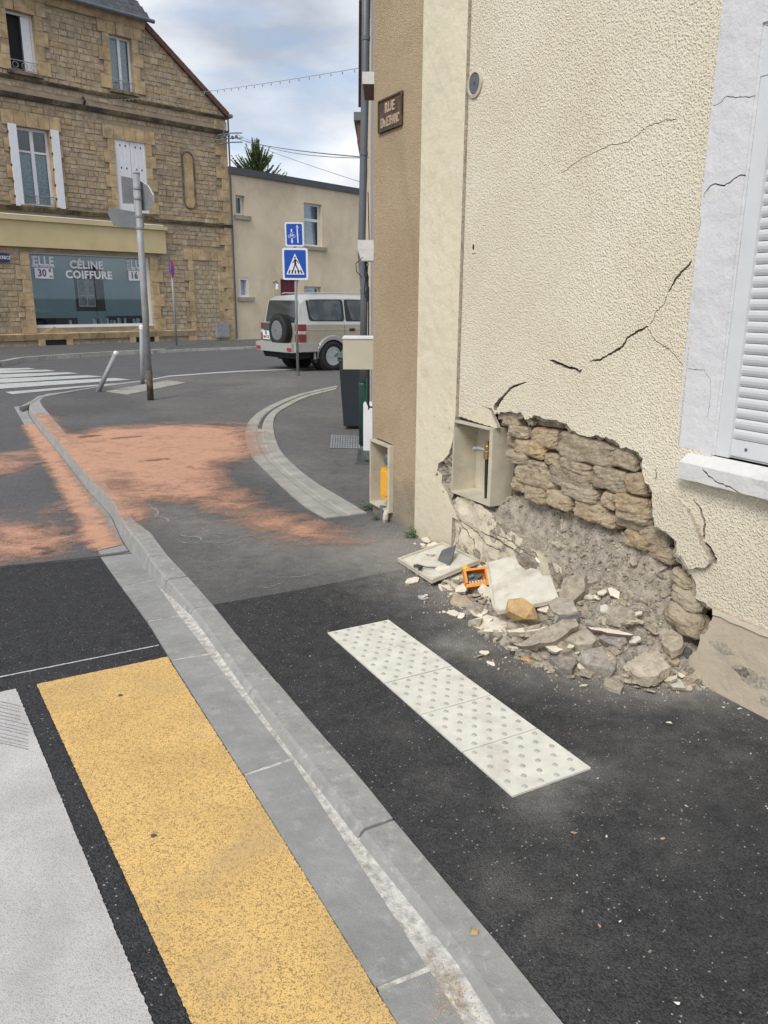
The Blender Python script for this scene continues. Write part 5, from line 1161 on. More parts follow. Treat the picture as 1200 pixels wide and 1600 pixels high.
p = hit(*c7(137, 262)); m = MB(); m.lathe([(.030, 0), (.034, .012), (.030, .014), (.026, .004), (.001, .004)], p+np.array([0, 0, .001]), (.2, .1, 1), 16); tag(m.build('milky_plastic_cup', [plain('milky_plastic', (.50, .52, .52), .4)]), 'small flattened milky plastic cup lying on the dusty asphalt left of the debris', 'plastic cup')

# weeds
def weed(u, v, z, n, sz, label, seed, toward=None):
    p = G(u, v, z); r_ = random.Random(seed); t_ = thing('weed', label, 'weed', tuple(p)); 
    stems = MB(); lv = []
    for k in range(n):
        a = r_.uniform(0, 6.28); l_ = sz*r_.uniform(.4, 1); tip = p+np.array([math.cos(a)*l_*.7-.3*sz, math.sin(a)*l_*.7-.5*sz*0, l_*r_.uniform(.3, .9)]); stems.tube([p, (p+tip)/2+np.array([0, 0, .01]), tip], .0015, 4)
        for j in range(4):
            c = p+(tip-p)*(.5+.16*j); b = r_.uniform(0, 6.28); ls = sz*r_.uniform(.16, .3); d_ = np.array([math.cos(b), math.sin(b), r_.uniform(-.2, .4)])*ls; w_ = np.array([-math.sin(b), math.cos(b), .1])*ls*.32
            lv.append((c, c+d_*.5+w_, c+d_, c+d_*.5-w_))
    stems.build('stem', [M['leafw']], t_)
    m = MB(); 
    for q in lv: m.add(q, [(0, 1, 2, 3)])
    o = m.build('leaf_cluster', [M['leafw']], t_); stuff(o)
weed(648, 840, 0, 12, .11, 'small green weed at the foot of the cream pilaster', 1)
weed(583, 796, 0, 14, .15, 'green weed tuft growing under the gas meter box with the yellow regulator', 2)
weed(591, 812, 0, 8, .08, 'tiny green sprouts at the asphalt edge below the gas meter box', 3)
weed(577, 722, 0, 8, .10, 'green tuft beside the channel grate near the white plinth block', 4)
# ================================================================== FAR BUILDINGS
AC = G(367, 533)[:2]; Ae = np.array([-.992, -1.]); Ae /= np.linalg.norm(Ae); An = np.array([-Ae[1], Ae[0]]); An = An if An@(-AC) > 0 else -An
def A2(u, v, d=0.): o = AC+An*d; p = onplane(u, v, o, Ae); return np.array([(p[:2]-o)@Ae, p[2]])
def AM(a, z, d=0.): q = AC+Ae*a+An*d; return (q[0], q[1], z)
def c1(x, y): return (x/3.158, y/3.158)
def c2(x, y): return (x/3.158, 300+y/3.158)
def rct(P, f=A2):
    Q = np.array([f(*p) for p in P]); return Q[:, 0].min(), Q[:, 0].max(), Q[:, 1].min(), Q[:, 1].max()
def rmean(tl, tr, br, bl_, f=A2):   # image corners -> mean rect (a0 right/small, a1 left/large)
    tl, tr, br, bl_ = (f(*p) for p in (tl, tr, br, bl_)); return (tr[0]+br[0])/2, (tl[0]+bl_[0])/2, (bl_[1]+br[1])/2, (tl[1]+tr[1])/2
HA = thing('stone_house', 'tall brown rubble-stone house with a hairdresser shop on its ground floor', 'house', (*AC, 0))
aR = 0.; aL = 13.5; aE = A2(*c1(705, 110))[0]; zE = A2(*c1(705, 110))[1]; zC = A2(357, 180)[1]
def ztop(a): return zC+(zE-zC)*min(1, a/aE)
w1 = rmean(c1(28,42), c1(165,78), c1(187,370), c1(50,345)); w2 = rmean(c1(538,168), c1(645,192), c1(664,460), c1(552,440))
w3 = rmean(c1(76,618), c1(245,648), c2(270,75), c2(112,65)); w4 = rmean(c1(560,690), c1(712,708), c2(735,120), c2(590,85))
shop = rmean(c2(140,298), c2(742,320), c2(756,657), c2(180,675)); bw = rmean(c2(955,338), c2(1075,340), c2(1085,745), c2(968,748))
nic = rmean(c1(897,745), c1(955,755), c2(958,75), c2(908,75))
g0 = A2(0, 120)[1]
openings = dict(w1=w1, w2=w2, w3=w3, w4=w4, shop=shop)
# wall panel with openings
wall = [np.array(p) for p in [(0, -.05), (aL, -.05), (aL, zE), (aE, zE), (0, zC)]]
holes = [[np.array(p) for p in [(a0, z0), (a1, z0), (a1, z1), (a0, z1)]] for a0, a1, z0, z1 in openings.values()]
slab('front_wall', wall, holes, AM, -.3, 0., [M['a_mortar'], M['a_quoin']], HA)
m = MB(); m.prism([(0, -.05), (aL, -.05), (aL, zE), (aE, zE), (0, zC)], AM, -9, -.6); m.build('house_core', [M['dark']], HA)
m = MB(); m.prism([(-.0, -.05), (.25, -.05), (.25, zC), (-.0, zC)], AM, -9, -.31); m.build('side_wall', [M['a_mortar']], HA)
# string courses etc. as bands  (z from image, length full)
def bandz(u0, v0, u1, v1): return (A2(u0, v0)[1]+A2(u1, v1)[1])/2
zs_lo = bandz(*c1(0, 462), *c1(1100, 650)); zs_up = bandz(*c1(0, 372), *c1(1110, 580)); zf = bandz(*c2(830, 150), *c2(1135, 168)); zpl = bandz(*c2(0, 698), *c2(960, 680))
exr = []   # exclusion rects for rubble stones
def ex(a0, a1, z0, z1): exr.append((a0, a1, z0, z1))
def course(z, h, d, a0=-.06, a1=aL, name='string_course', mat='a_course'):
    n = int((a1-a0)/.9)
    m = MB()
    for k in range(n):
        q0, q1 = a0+(a1-a0)*k/n+.006, a0+(a1-a0)*(k+1)/n-.006
        m = MB(); m.hexa([AM(q0, z-h/2, 0.002), AM(q1, z-h/2, .002), AM(q1, z-h/2, d*.55), AM(q0, z-h/2, d*.55), AM(q0, z+h/2, .002), AM(q1, z+h/2, .002), AM(q1, z+h/2-.03, d), AM(q0, z+h/2-.03, d)]); m.build(name, [M[mat]], HA)
    ex(a0, a1, z-h/2, z+h/2)
course(zs_lo, .17, .16); course(zs_up, .11, .09); course(zf+.02, .14, .12, a0=-.06, a1=shop[0]-.1)
course(zpl-.12, .24, .12, a0=1.95, a1=aL, name='plinth_course', mat='a_quoin')
course(zf+.05, .16, .14, a0=shop[0]-.1, a1=aL)
# quoined surrounds
def qpiece(a0, a1, z0, z1, d=.05, name='quoin', mat='a_quoin'):
    m = MB(); g_ = .006; m.prism([(a0+g_, z0+g_), (a1-g_, z0+g_), (a1-g_, z1-g_), (a0+g_, z1-g_)], AM, -.02, d+random.uniform(-.006, .006)); m.build(name, [M[mat]], HA); ex(a0, a1, z0, z1)
def surround_(r_, wide=.42, nar=.26, lint=.45, sill=True, key=True, hb=.36, zbot=None):
    a0, a1, z0, z1 = r_; zb = z0 if zbot is None else zbot
    n = max(2, int((z1-zb)/hb)); h = (z1-zb)/n
    for k in range(n):
        w_ = wide if k % 2 == 0 else nar
        qpiece(a0-w_, a0, zb+h*k, zb+h*(k+1)); qpiece(a1, a1+w_, zb+h*k, zb+h*(k+1))
    if lint:
        L0, L1 = a0-wide, a1+wide; nk = 5; 
        for k in range(nk):
            q0, q1 = L0+(L1-L0)*k/nk, L0+(L1-L0)*(k+1)/nk; qpiece(q0, q1, z1, z1+lint+(.0 if k != nk//2 else 0), .05+(.03 if k == nk//2 and key else 0), 'lintel_block')
surround_(w1); surround_(w2, lint=.40); surround_(w3); surround_(w4)
surround_(bw, .40, .24, .42, zbot=.05)
# shop side piers
a0, a1, z0, z1 = shop; n = 6; h = (z1-zpl)/n
for k in range(n):
    w_ = .5 if k % 2 == 0 else .32; qpiece(a0-w_, a0, zpl+h*k, zpl+h*(k+1)); qpiece(a1, a1+w_, zpl+h*k, zpl+h*(k+1))
# corner quoins
zz_ = .05; k = 0
while zz_ < zC-.5:
    w_ = .55 if k % 2 else .32; qpiece(-.01, w_, zz_, zz_+.42); zz_ += .42; k += 1
# eaves cornice and verge
m = MB(); m.hexa([AM(aE, zE-.26, .0), AM(aL, zE-.26, .0), AM(aL, zE-.26, .08), AM(aE, zE-.26, .08), AM(aE, zE, .0), AM(aL, zE, .0), AM(aL, zE, .22), AM(aE, zE, .22)]); m.build('eaves_cornice', [M['a_quoin']], HA); ex(aE, aL, zE-.27, zE+1)
nv = 14
for k in range(nv):
    t0, t1 = k/nv, (k+1)/nv; A0 = aE*(1-t0)+.15*(1-t0)-.0; a_, b_ = aE-(aE+.12)*t0, aE-(aE+.12)*t1; za, zb_ = zE+(zC-zE)*t0-.0, zE+(zC-zE)*t1
    m = MB(); m.prism([(b_+.01, zb_-.16), (a_, za-.16), (a_, za+.06), (b_+.01, zb_+.06)], AM, -.15, .13); m.build('verge_tile', [M['redbrown']], HA)
m = MB(); m.prism([(-.16, zC-.10), (aE-.02, zE-.02+.05), (aE-.02, zE+.12), (-.16, zC+.05)], AM, -9, -.16); m.build('side_roof', [M['slate']], HA)
m = MB(); m.prism([(-.22, zC-.12), (-.06, zC-.12), (-.06, zC-.0), (-.22, zC-.0)], AM, -9, .2); m.build('rain_gutter', [M['zinc']], HA)
# slate roof with courses
ro = MB(); sl = 1.3; rz = np.random.default_rng(4)
base_r = MB(); base_r.hexa([AM(aE-.15, zE-.02, .3), AM(aL, zE-.02, .3), AM(aL, zE+4.2*sl, -4), AM(aE+2.0, zE+4.2*sl, -4), AM(aE-.15, zE+.04, .3), AM(aL, zE+.04, .3), AM(aL, zE+4.2*sl+.06, -4), AM(aE+2.0, zE+4.2*sl+.06, -4)])
base_r.build('roof', [M['slate']], HA)
for k in range(28):
    d0 = .30-.15*k; z0_ = zE+.05+.15*sl*k*1.0
    if d0 < -3.9: break
    aa = aE-.12+2.15*(k*.15/4.3)
    while aa < aL-.3:
        wd = .22; ro.hexa([AM(aa+.004, z0_, d0), AM(aa+wd-.004, z0_, d0), AM(aa+wd-.004, z0_+.20*sl, d0-.2), AM(aa+.004, z0_+.20*sl, d0-.2), AM(aa+.004, z0_+.025, d0), AM(aa+wd-.004, z0_+.025, d0), AM(aa+wd-.004, z0_+.20*sl+.01, d0-.2), AM(aa+.004, z0_+.20*sl+.01, d0-.2)], a=float(rz.random())); aa += wd
stuff(ro.build('roof_slates', [M['slate']], HA))
m = MB(); m.tube([AM(aE-.25, zE+.0, .34), AM(aL, zE+.0, .34)], .07, 8); m.build('rain_gutter', [M['zinc']], HA)
sk = [A2(*c1(*p)) for p in ((355,0), (430,18))]; m = MB(); m.hexa([AM(sk[1][0]-.1, zE+.5, -.02), AM(sk[1][0]+1.0, zE+.5, -.02), AM(sk[1][0]+1.0, zE+1.4, -.75), AM(sk[1][0]-.1, zE+1.4, -.75), AM(sk[1][0]-.1, zE+.58, .05), AM(sk[1][0]+1.0, zE+.58, .05), AM(sk[1][0]+1.0, zE+1.5, -.68), AM(sk[1][0]-.1, zE+1.5, -.68)]); m.build('skylight', [M['galv']], HA)
# niche
a0, a1, z0, z1 = nic; rr_ = (a1-a0)/2; arc = [(a0+rr_+rr_*math.cos(t_), z1-rr_+rr_*math.sin(t_)) for t_ in np.linspace(0, math.pi, 9)]; arc2 = [(a0+rr_-rr_*math.cos(t_), z0+rr_*.8-rr_*math.sin(t_)) for t_ in np.linspace(0, math.pi, 9)]
m = MB(); m.prism(arc+arc2, AM, -.01, .022); m.build('blind_niche', [M['a_quoin']], HA)
m = MB(); P_ = arc+arc2
for k in range(len(P_)):
    a_, b_ = np.array(P_[k]), np.array(P_[(k+1) % len(P_)]); m.tube([AM(*a_, .03), AM(*b_, .03)], .028, 6)
m.build('niche_edge', [M['a_course']], HA)
ex(a0-.05, a1+.05, z0-.05, z1+.05)
# blind window infill blocks
a0, a1, z0, z1 = bw; m = MB(); nr = 17; bh_ = (z1-.05)/nr
for r_i in range(nr):
    off = 0 if r_i % 2 else -.5; nb_ = 4; bwid = (a1-a0)/nb_
    for k in range(nb_+1):
        q0, q1 = max(a0, a0+(k+off)*bwid), min(a1, a0+(k+1+off)*bwid)
        if q1-q0 > .05: d_ = .0+random.uniform(.012, .022); m.hexa([AM(q0+.012, .05+bh_*r_i+.012, -.02), AM(q1-.012, .05+bh_*r_i+.012, -.02), AM(q1-.012, .05+bh_*r_i+.012, d_), AM(q0+.012, .05+bh_*r_i+.012, d_), AM(q0+.012, .05+bh_*(r_i+1)-.012, -.02), AM(q1-.012, .05+bh_*(r_i+1)-.012, -.02), AM(q1-.012, .05+bh_*(r_i+1)-.012, d_), AM(q0+.012, .05+bh_*(r_i+1)-.012, d_)], a=random.random()+.01)
stuff(m.build('infill_blocks', [M['a_brick']], HA)); ex(a0, a1, .0, z1)
# fascia over the shop
f_r = A2(*c2(808, 195)); f_b = A2(*c2(808, 303)); fz1 = (f_r[1]+A2(*c2(0, 130))[1])/2; fz0 = (f_b[1]+A2(*c2(0, 268))[1])/2; fa0 = A2(*c2(808, 250))[0]
m = MB(); m.prism([(fa0, fz0), (aL, fz0), (aL, fz1), (fa0, fz1)], AM, -.01, .16); m.build('shop_fascia', [M['fascia']], HA); ex(fa0, aL, fz0-.02, fz1+.1)
m = MB(); m.prism([(fa0-.06, fz1+.003), (aL, fz1+.003), (aL, fz1+.14), (fa0-.06, fz1+.14)], AM, -.01, .24); m.build('fascia_cornice', [M['fascia']], HA)
m = MB(); m.tube([AM(fa0+.1, fz1+.17, .2), AM(aL, fz1+.17, .2)], .02, 6); m.build('awning_rail', [M['white']], HA)
# shop window
a0, a1, z0, z1 = shop; sw = obj('shop_window', [AM(a0, z0, -.26), AM(a1, z0, -.26), AM(a1, z1, -.26), AM(a0, z1, -.26)], [(0, 1, 2, 3)], M['dark'], HA)
fr_ = MB(); t_ = .07
for q in ([(a0, z0), (a1, z0), (a1, z0+.10), (a0, z0+.10)], [(a0, z1-.05), (a1, z1-.05), (a1, z1), (a0, z1)], [(a0, z0+.10), (a0+.10, z0+.10), (a0+.10, z1-.05), (a0, z1-.05)], [(a1-.05, z0+.10), (a1, z0+.10), (a1, z1-.05), (a1-.05, z1-.05)]): fr_.prism(q, AM, -.20, -.10)
fr_.build('frame', [M['white']], sw)
W_ = a1-a0; HH = z1-z0
sx = lambda t: a1-W_*t                       # t from left in the photo 0..1
def pan(name, t0, t1, q0, q1, d0, d1, mat):
    m = MB(); m.prism([(sx(t1), z0+HH*q0), (sx(t0), z0+HH*q0), (sx(t0), z0+HH*q1), (sx(t1), z0+HH*q1)], AM, d0, d1); return m.build(name, [mat], sw)
pan('blind', .012, .355, .13, .97, -.245, -.24, M['blind']); pan('blind', .60, .975, .15, .97, -.245, -.24, M['blind']); pan('blind', .355, .60, .86, .97, -.25, -.247, M['blind']); pan('blind', .355, .60, .04, .22, -.252, -.25, M['blind'])
pan('poster', .385, .515, .44, .72, -.235, -.23, M['poster']); pan('poster', .385, .445, .30, .43, -.235, -.23, M['poster']); pan('poster', .455, .515, .30, .43, -.235, -.23, M['poster']); pan('poster_frame', .38, .52, .285, .725, -.24, -.236, M['white'])
rr_ = random.Random(3)
for k in range(18):
    t0_ = .05+.9*rr_.random(); hh_ = rr_.uniform(.05, .09); o = pan('bottle', t0_, t0_+.018, .035, .035+hh_, -.235, -.20, M[rr_.choice(['white', 'blind', 'b_cap', 'white'])])
gp = pan('pane', .012, .975, .035, .975, -.15, -.146, M['glass'])
def stext(txt, t, q, size, sxx=1., bold=0., rot=0., mat='white'): return text('lettering', txt, size, AM, -.144, -.140, M[mat], sw, sx(t), z0+HH*q, bold, sxx, rot, flip=-1, spacing=1.06)
stext('CÉLINE', .46, .855, .37, 1.0, .013); stext('COIFFURE', .475, .72, .37, 1.0, .013)
# small serifs are part of the lettering weight
stext('ELLE', .118, .885, .42, .85, .010); stext('Shamp. Coupe. Brush.', .115, .822, .085, 1., .003); stext('POUR', .045, .88, .15, .9, .003, math.pi/2)
pan('price_card', .045, .185, .66, .80, -.145, -.1415, M['white']); stext('30', .10, .73, .34, .85, .012, mat='slate_frag').location[2] += 0; stext('€', .163, .765, .16, 1, .004, mat='slate_frag'); stext('.50', .163, .69, .10, 1, .003, mat='slate_frag')
stext('LUI', .90, .885, .42, .85, .010); stext('Shamp. Coupe.', .89, .822, .085, 1., .003); stext('POUR', .822, .88, .15, .9, .003, math.pi/2)
pan('price_card', .815, .955, .66, .80, -.145, -.1415, M['white']); stext('16', .865, .73, .34, .85, .012, mat='slate_frag'); stext('€', .93, .765, .16, 1, .004, mat='slate_frag')
for o in [o for o in sw.children if o.name.startswith('lettering') and o.data.materials[0].name == 'dark_slate']: o.location += Vector((An[0]*.004, An[1]*.004, 0))
# basement vents
for (p, q, r_, s_) in [((192, 790), (355, 715), (228, 788), (328, 762)), ((640, 770), (780, 710), (672, 766), (760, 740))]:
    b0 = A2(*c2(*p)); b1 = A2(*c2(*q)); v0 = A2(*c2(*r_)); v1 = A2(*c2(*s_)); aa0, aa1 = b1[0], b0[0]; zz0, zz1 = max(.12, min(b0[1], v0[1])), b1[1]
    vz1 = max(v1[1], .36); zz1 = max(zz1, vz1+.38); m = MB(); am = (aa0+aa1)/2; m.prism([(aa0, vz1), (aa1, vz1), (aa1, vz1+.1), (am, zz1), (aa0, vz1+.1)], AM, -.01, .07); m.prism([(v1[0]-.01, .0), (aa0, .0), (aa0, vz1-.002), (v1[0]-.01, vz1-.002)][::-1], AM, -.01, .07); m.prism([(aa1, .0), (v0[0]+.01, .0), (v0[0]+.01, vz1-.002), (aa1, vz1-.002)][::-1], AM, -.01, .07); m.build('vent_surround', [M['a_quoin']], HA)
    m = MB(); m.prism([(v1[0], .0), (v0[0], .0), (v0[0], vz1-.003), (v1[0], vz1-.003)], AM, 0, .03); m.build('basement_vent', [M['dark']], HA); ex(aa0, aa1, 0, zz1-.1)
r_ = rmean(c2(1060, 645), c2(1122, 645), c2(1127, 717), c2(1065, 717)); m = MB(); m.prism([(r_[0], r_[2]), (r_[1], r_[2]), (r_[1], r_[3]), (r_[0], r_[3])], AM, .0, .14); 
for t_ in (.12,): m.prism([(r_[0]+.06, r_[2]+.06), (r_[1]-.06, r_[2]+.06), (r_[1]-.06, r_[3]-.06), (r_[0]+.06, r_[3]-.06)], AM, .14, .15)
tag(m.build('utility_cabinet', [M['galv']]), 'small grey metal cabinet fixed to the stone house beside the bricked-up doorway', 'cabinet')
# upper windows
def sash(name, r_, dback=-.22, frame=.07, mull=True, tr_=None, curtain=False, opened=False, label=None):
    a0, a1, z0, z1 = r_; w_ = obj(name, [AM(a0, z0, -.28), AM(a1, z0, -.28), AM(a1, z1, -.28), AM(a0, z1, -.28)], [(0, 1, 2, 3)], M['dark'], HA, label=label)
    m = MB(); d0, d1 = -.2, -.14
    qs = [[(a0, z0), (a1, z0), (a1, z0+frame), (a0, z0+frame)], [(a0, z1-frame), (a1, z1-frame), (a1, z1), (a0, z1)], [(a0, z0+frame), (a0+frame, z0+frame), (a0+frame, z1-frame), (a0, z1-frame)], [(a1-frame, z0+frame), (a1, z0+frame), (a1, z1-frame), (a1-frame, z1-frame)]]
    am = (a0+a1)/2
    if mull: qs.append([(am-frame*.7, z0+frame), (am+frame*.7, z0+frame), (am+frame*.7, z1-frame), (am-frame*.7, z1-frame)])
    for q in qs: m.prism(q, AM, d0, d1)
    m.build('frame', [M['white']], w_)
    if tr_: zt_ = z0+(z1-z0)*tr_; m = MB(); m.prism([(a0+frame, zt_-.03), (am-frame*.7, zt_-.03), (am-frame*.7, zt_+.03), (a0+frame, zt_+.03)], AM, d0, d1-.002); m.prism([(am+frame*.7, zt_-.03), (a1-frame, zt_-.03), (a1-frame, zt_+.03), (am+frame*.7, zt_+.03)], AM, d0, d1-.002); m.build('glazing_bar', [M['white']], w_)
    if curtain: m = MB(); m.prism([(a0+.08, z0+.1), (a1-.08, z0+.1), (a1-.08, z0+(z1-z0)*.68), (a0+.08, z0+(z1-z0)*.68)], AM, -.25, -.24); m.build('curtain', [M['curtain']], w_)
    for k in range(2):
        q0, q1 = (a0+frame, am-frame*.7) if k == 0 else (am+frame*.7, a1-frame)
        if opened and k == 1: continue
        m = MB(); m.prism([(q0, z0+frame), (q1, z0+frame), (q1, z1-frame), (q0, z1-frame)], AM, -.18, -.176); m.build('pane', [M['glass']], w_)
    return w_
def railing(r_, h=.32, d=.02, par=None):
    a0, a1, z0, z1 = r_; m = MB(); m.tube([AM(a0, z0+h, d), AM(a1, z0+h, d)], .014, 6); m.tube([AM(a0, z0+.06, d), AM(a1, z0+.06, d)], .010, 6); n_ = max(3, int((a1-a0)/.22))
    for k in range(n_):
        c = a0+(a1-a0)*(k+.5)/n_; 
        for sg in (1, -1): m.tube([AM(c+sg*(.09*math.cos(t_)), z0+h*.58+.085*math.sin(t_), d) for t_ in np.linspace(-1.5, 3.4, 9)], .009, 5, cap=False)
    m.build('railing', [M['galv']], par)
s1_ = sash('window', w1, mull=False, opened=True, label='open sash showing a black room'); railing(w1, par=s1_)
a0, a1, z0, z1 = w1; m = MB(); m.hexa([AM(a0+.08, z0+.08, -.14), AM(a0+.14, z0+.08, -.14), AM(a0+.36, z0+.08, -.45+.3), AM(a0+.30, z0+.08, -.28), AM(a0+.08, z1-.08, -.14), AM(a0+.14, z1-.08, -.14), AM(a0+.36, z1-.08, -.15), AM(a0+.30, z1-.08, -.28)]); m.build('open_casement', [M['white']], s1_)
s2_ = sash('window', w2); railing(w2, par=s2_)
m = MB(); a0, a1, z0, z1 = w2; m.prism([(a0+.1, z0+.1), (a0+.32, z0+.1), (a0+.32, z1-.1), (a0+.1, z1-.1)], AM, -.26, -.25); m.prism([(a1-.5, z0+.1), (a1-.1, z0+.1), (a1-.1, z1-.1), (a1-.5, z1-.1)], AM, -.26, -.25); m.build('curtain', [M['curtain']], s2_)
s3_ = sash('window', w3, tr_=.70, curtain=True, frame=.085); railing(w3, par=s3_)
for r_, a_, lab in ((w1, .1, ''), (w2, .1, ''), (w3, .1, ''), (w4, .1, '')):
    m = MB(); m.prism([(r_[0]-.12, r_[2]-.10), (r_[1]+.12, r_[2]-.10), (r_[1]+.12, r_[2]), (r_[0]-.12, r_[2])], AM, -.1, .12); m.build('sill', [M['a_course']], HA); ex(r_[0]-.12, r_[1]+.12, r_[2]-.1, r_[2])
# shutters
def shutter(P, lean=0.):
    Q = [A2(*p) for p in P]; a0 = (Q[1][0]+Q[2][0])/2; a1 = (Q[0][0]+Q[3][0])/2; z0 = (Q[2][1]+Q[3][1])/2; z1 = (Q[0][1]+Q[1][1])/2
    m = MB(); m.prism([(a0, z0), (a1, z0), (a1, z1), (a0, z1)], AM, .055, .10); o = m.build('shutter', [M['white']], HA)
    n_ = 3
    for k in range(1, n_): x_ = a0+(a1-a0)*k/n_; 
    m = MB()
    for t_ in (.12, .3, .5, .7, .9): m.prism([(a1+.0, z0+(z1-z0)*t_-.03), (a1+.04, z0+(z1-z0)*t_-.03), (a1+.04, z0+(z1-z0)*t_+.03), (a1, z0+(z1-z0)*t_+.03)], AM, .05, .095)
    m.build('hinge', [M['black']], o); return a0, a1, z0, z1, o
shutter([c1(32,606), c1(75,616), c2(115,70), c2(78,68)]); shutter([c1(245,641), c1(283,647), c2(320,85), c2(282,82)])
a0, a1, z0, z1 = w4; am = (a0+a1)/2
for q0, q1 in ((a0, am-.006), (am+.006, a1)):
    m = MB(); nb_ = 4
    for k in range(nb_): b0, b1 = q0+(q1-q0)*k/nb_, q0+(q1-q0)*(k+1)/nb_; m.prism([(b0+.003, z0), (b1-.003, z0), (b1-.003, z1), (b0+.003, z1)], AM, -.03, .02)
    o = m.build('shutter', [M['white']], HA, label='closed white board shutter')
    m = MB()
    for t_ in (.25, .6):
        for zt_ in (.93, .62): c = q0+(q1-q0)*(t_+.05); zc = z0+(z1-z0)*zt_; m.prism([(c-.03, zc), (c, zc-.05), (c+.03, zc), (c, zc+.05)], AM, .018, .024)
    m.build('cut_out', [M['dark']], o)
# rubble stone courses
def free(zc0, zc1, A0, A1):
    iv = [(A0, A1)]
    for (e0, e1, y0, y1) in exr+[(*openings[k][:2], *openings[k][2:]) for k in openings]:
        if y1 > zc0+.02 and y0 < zc1-.02:
            nv_ = []
            for (p, q) in iv:
                if e1 <= p or e0 >= q: nv_.append((p, q)); continue
                if e0 > p: nv_.append((p, e0))
                if e1 < q: nv_.append((e1, q))
            iv = nv_
    return iv
stones = []; zc = .02; rs_ = random.Random(11)
while zc < zE-.2:
    h = rs_.uniform(.13, .23); A0 = 0.
    if zc+h > zC: A0 = aE*(zc+h-zC)/(zE-zC)
    for (p, q) in free(zc, zc+h, A0+.02, min(aL, 12.)):
        x_ = p
        while x_ < q-.05:
            w_ = rs_.uniform(.16, .42)
            if q-(x_+w_) < .12: w_ = q-x_
            stones.append((x_, x_+w_, zc, zc+h)); x_ += w_
    zc += h
def stone_v(a0, a1, z0, z1, rr):
    g_ = .006; j = lambda: rr.uniform(-.010, .010); d = rr.uniform(.008, .030)
    c = [(a0+g_, z0+g_), (a1-g_, z0+g_), (a1-g_, z1-g_), (a0+g_, z1-g_)]
    return [AM(x+j()*.5, y+j()*.5, -.015) for x, y in c]+[AM(x+(.012 if x < (a0+a1)/2 else -.012)+j(), y+(.010 if y < (z0+z1)/2 else -.010)+j(), d+rr.uniform(-.008, .008)) for x, y in c]
FQ = [(4, 5, 6, 7), (0, 1, 5, 4), (1, 2, 6, 5), (2, 3, 7, 6), (3, 0, 4, 7)]
def vis(s_): p = np.array(AM(s_[0], s_[2])); return (s_[1]-s_[0])*(s_[3]-s_[2])/np.linalg.norm(p)**2*(1 if s_[0] < 10.2 else .01)
stones.sort(key=vis, reverse=True)
for s_ in stones[:300]: obj('stone', stone_v(*s_, rs_), FQ, M['a_stone'], HA)
m = MB()
for s_ in stones[300:]: m.add(stone_v(*s_, rs_), FQ, 0, rs_.random()+.001)
stuff(m.build('rubble_courses', [M['a_stone']], HA))
# blue street sign
r_ = rmean(c2(-40, 298), c2(42, 306), c2(43, 346), c2(-38, 342)); bsn = thing('street_name_sign', 'small blue enamel street name sign on the stone house at the left edge', 'street sign', AM(r_[0], r_[2]))
m = MB(); m.prism([(r_[0], r_[2]), (r_[1], r_[2]), (r_[1], r_[3]), (r_[0], r_[3])], AM, .05, .075); m.build('plate', [plain('enamel_blue', (.02, .03, .12), .4)], bsn)
text('lettering', 'RUE', .15, AM, .075, .08, M['white'], bsn, (r_[0]+r_[1])/2, r_[3]-.14, .002, 1, flip=-1); text('lettering', 'BÉATRICE', .15, AM, .075, .08, M['white'], bsn, (r_[0]+r_[1])/2-.05, r_[2]+.13, .002, .75, flip=-1)
# corner insulator bracket, wires
def wire(name, label, pts, r_, par=None, blobs=False):
    m = MB(); m.tube(pts, r_, 5)
    if blobs:
        for p in pts[1:-1]: m.lathe([(.001, -.03), (.010, -.01), (.010, .01), (.001, .03)], p-np.array([0, 0, .03]), (0, 0, 1), 6)
    return tag(m.build(name, [M['zinc'] if not blobs else M['galv']]), label, 'cable')
def sag(p, q, s_, n=24): return [p+(q-p)*k/n-np.array([0, 0, s_*4*(k/n)*(1-k/n)]) for k in range(n+1)]
P0 = np.array(AM(.3, A2(*c1(1110, 690))[1], .35)); br3 = MB()
for dz in (0, .18, -.15): br3.tube([np.array(AM(.55, P0[2]+dz-.1, .02)), np.array(AM(.1, P0[2]+dz, .45)), np.array(AM(-.35, P0[2]+dz+.05, .6))], .022, 6)
br3.tube([AM(.3, P0[2]-.45, .3), AM(.3, P0[2]+.3, .3)], .025, 6)
for k in range(4): br3.lathe([(.03, 0), (.055, .03), (.055, .10), (.02, .13)], np.array(AM(.35-.18*k, P0[2]-.02+.05*(k % 2), .42)), (0, 0, 1), 8)
tag(br3.build('cable_bracket', [M['zinc']]), 'dark metal cable bracket with insulators on the corner of the stone house', 'bracket')
E0 = lambda u, v, y: PXZ(u, v, y)
wire('overhead_cable', 'upper thin overhead cable from the stone house corner to the right', sag(np.array(AM(-.1, P0[2]+.2, .5)), E0(575, 247, 14), .22), .007)
wire('overhead_cable', 'thicker lower overhead cable from the stone house corner to the right', sag(np.array(AM(-.1, P0[2]+.02, .5)), E0(575, 246, 12), .08), .009)
wire('overhead_cable', 'faint overhead cable sloping down to the right above the beige house roof', sag(E0(367, 214, 33), E0(575, 288, 18), .05), .006)
gs = A2(*c1(410, 500)); wire('light_garland', 'string of festoon lights crossing the sky from the stone house to the downpipe', sag(np.array(AM(gs[0], gs[1], .12)), E0(574, 104, 14), .12, 46), .005, blobs=True)
m = MB(); m.tube([AM(gs[0], gs[1]-.15, 0), AM(gs[0], gs[1], .14), AM(gs[0], gs[1]+.12, .0)], .04, 6); tag(m.build('garland_hook', [M['black']]), 'dark wall hook holding the light garland on the stone house', 'hook')
m = MB(); m.tube([AM(-.08, zC-.15, .06), AM(-.08, 0.1, .06)], .035, 6); m.build('corner_downpipe', [M['b_cap']], HA)

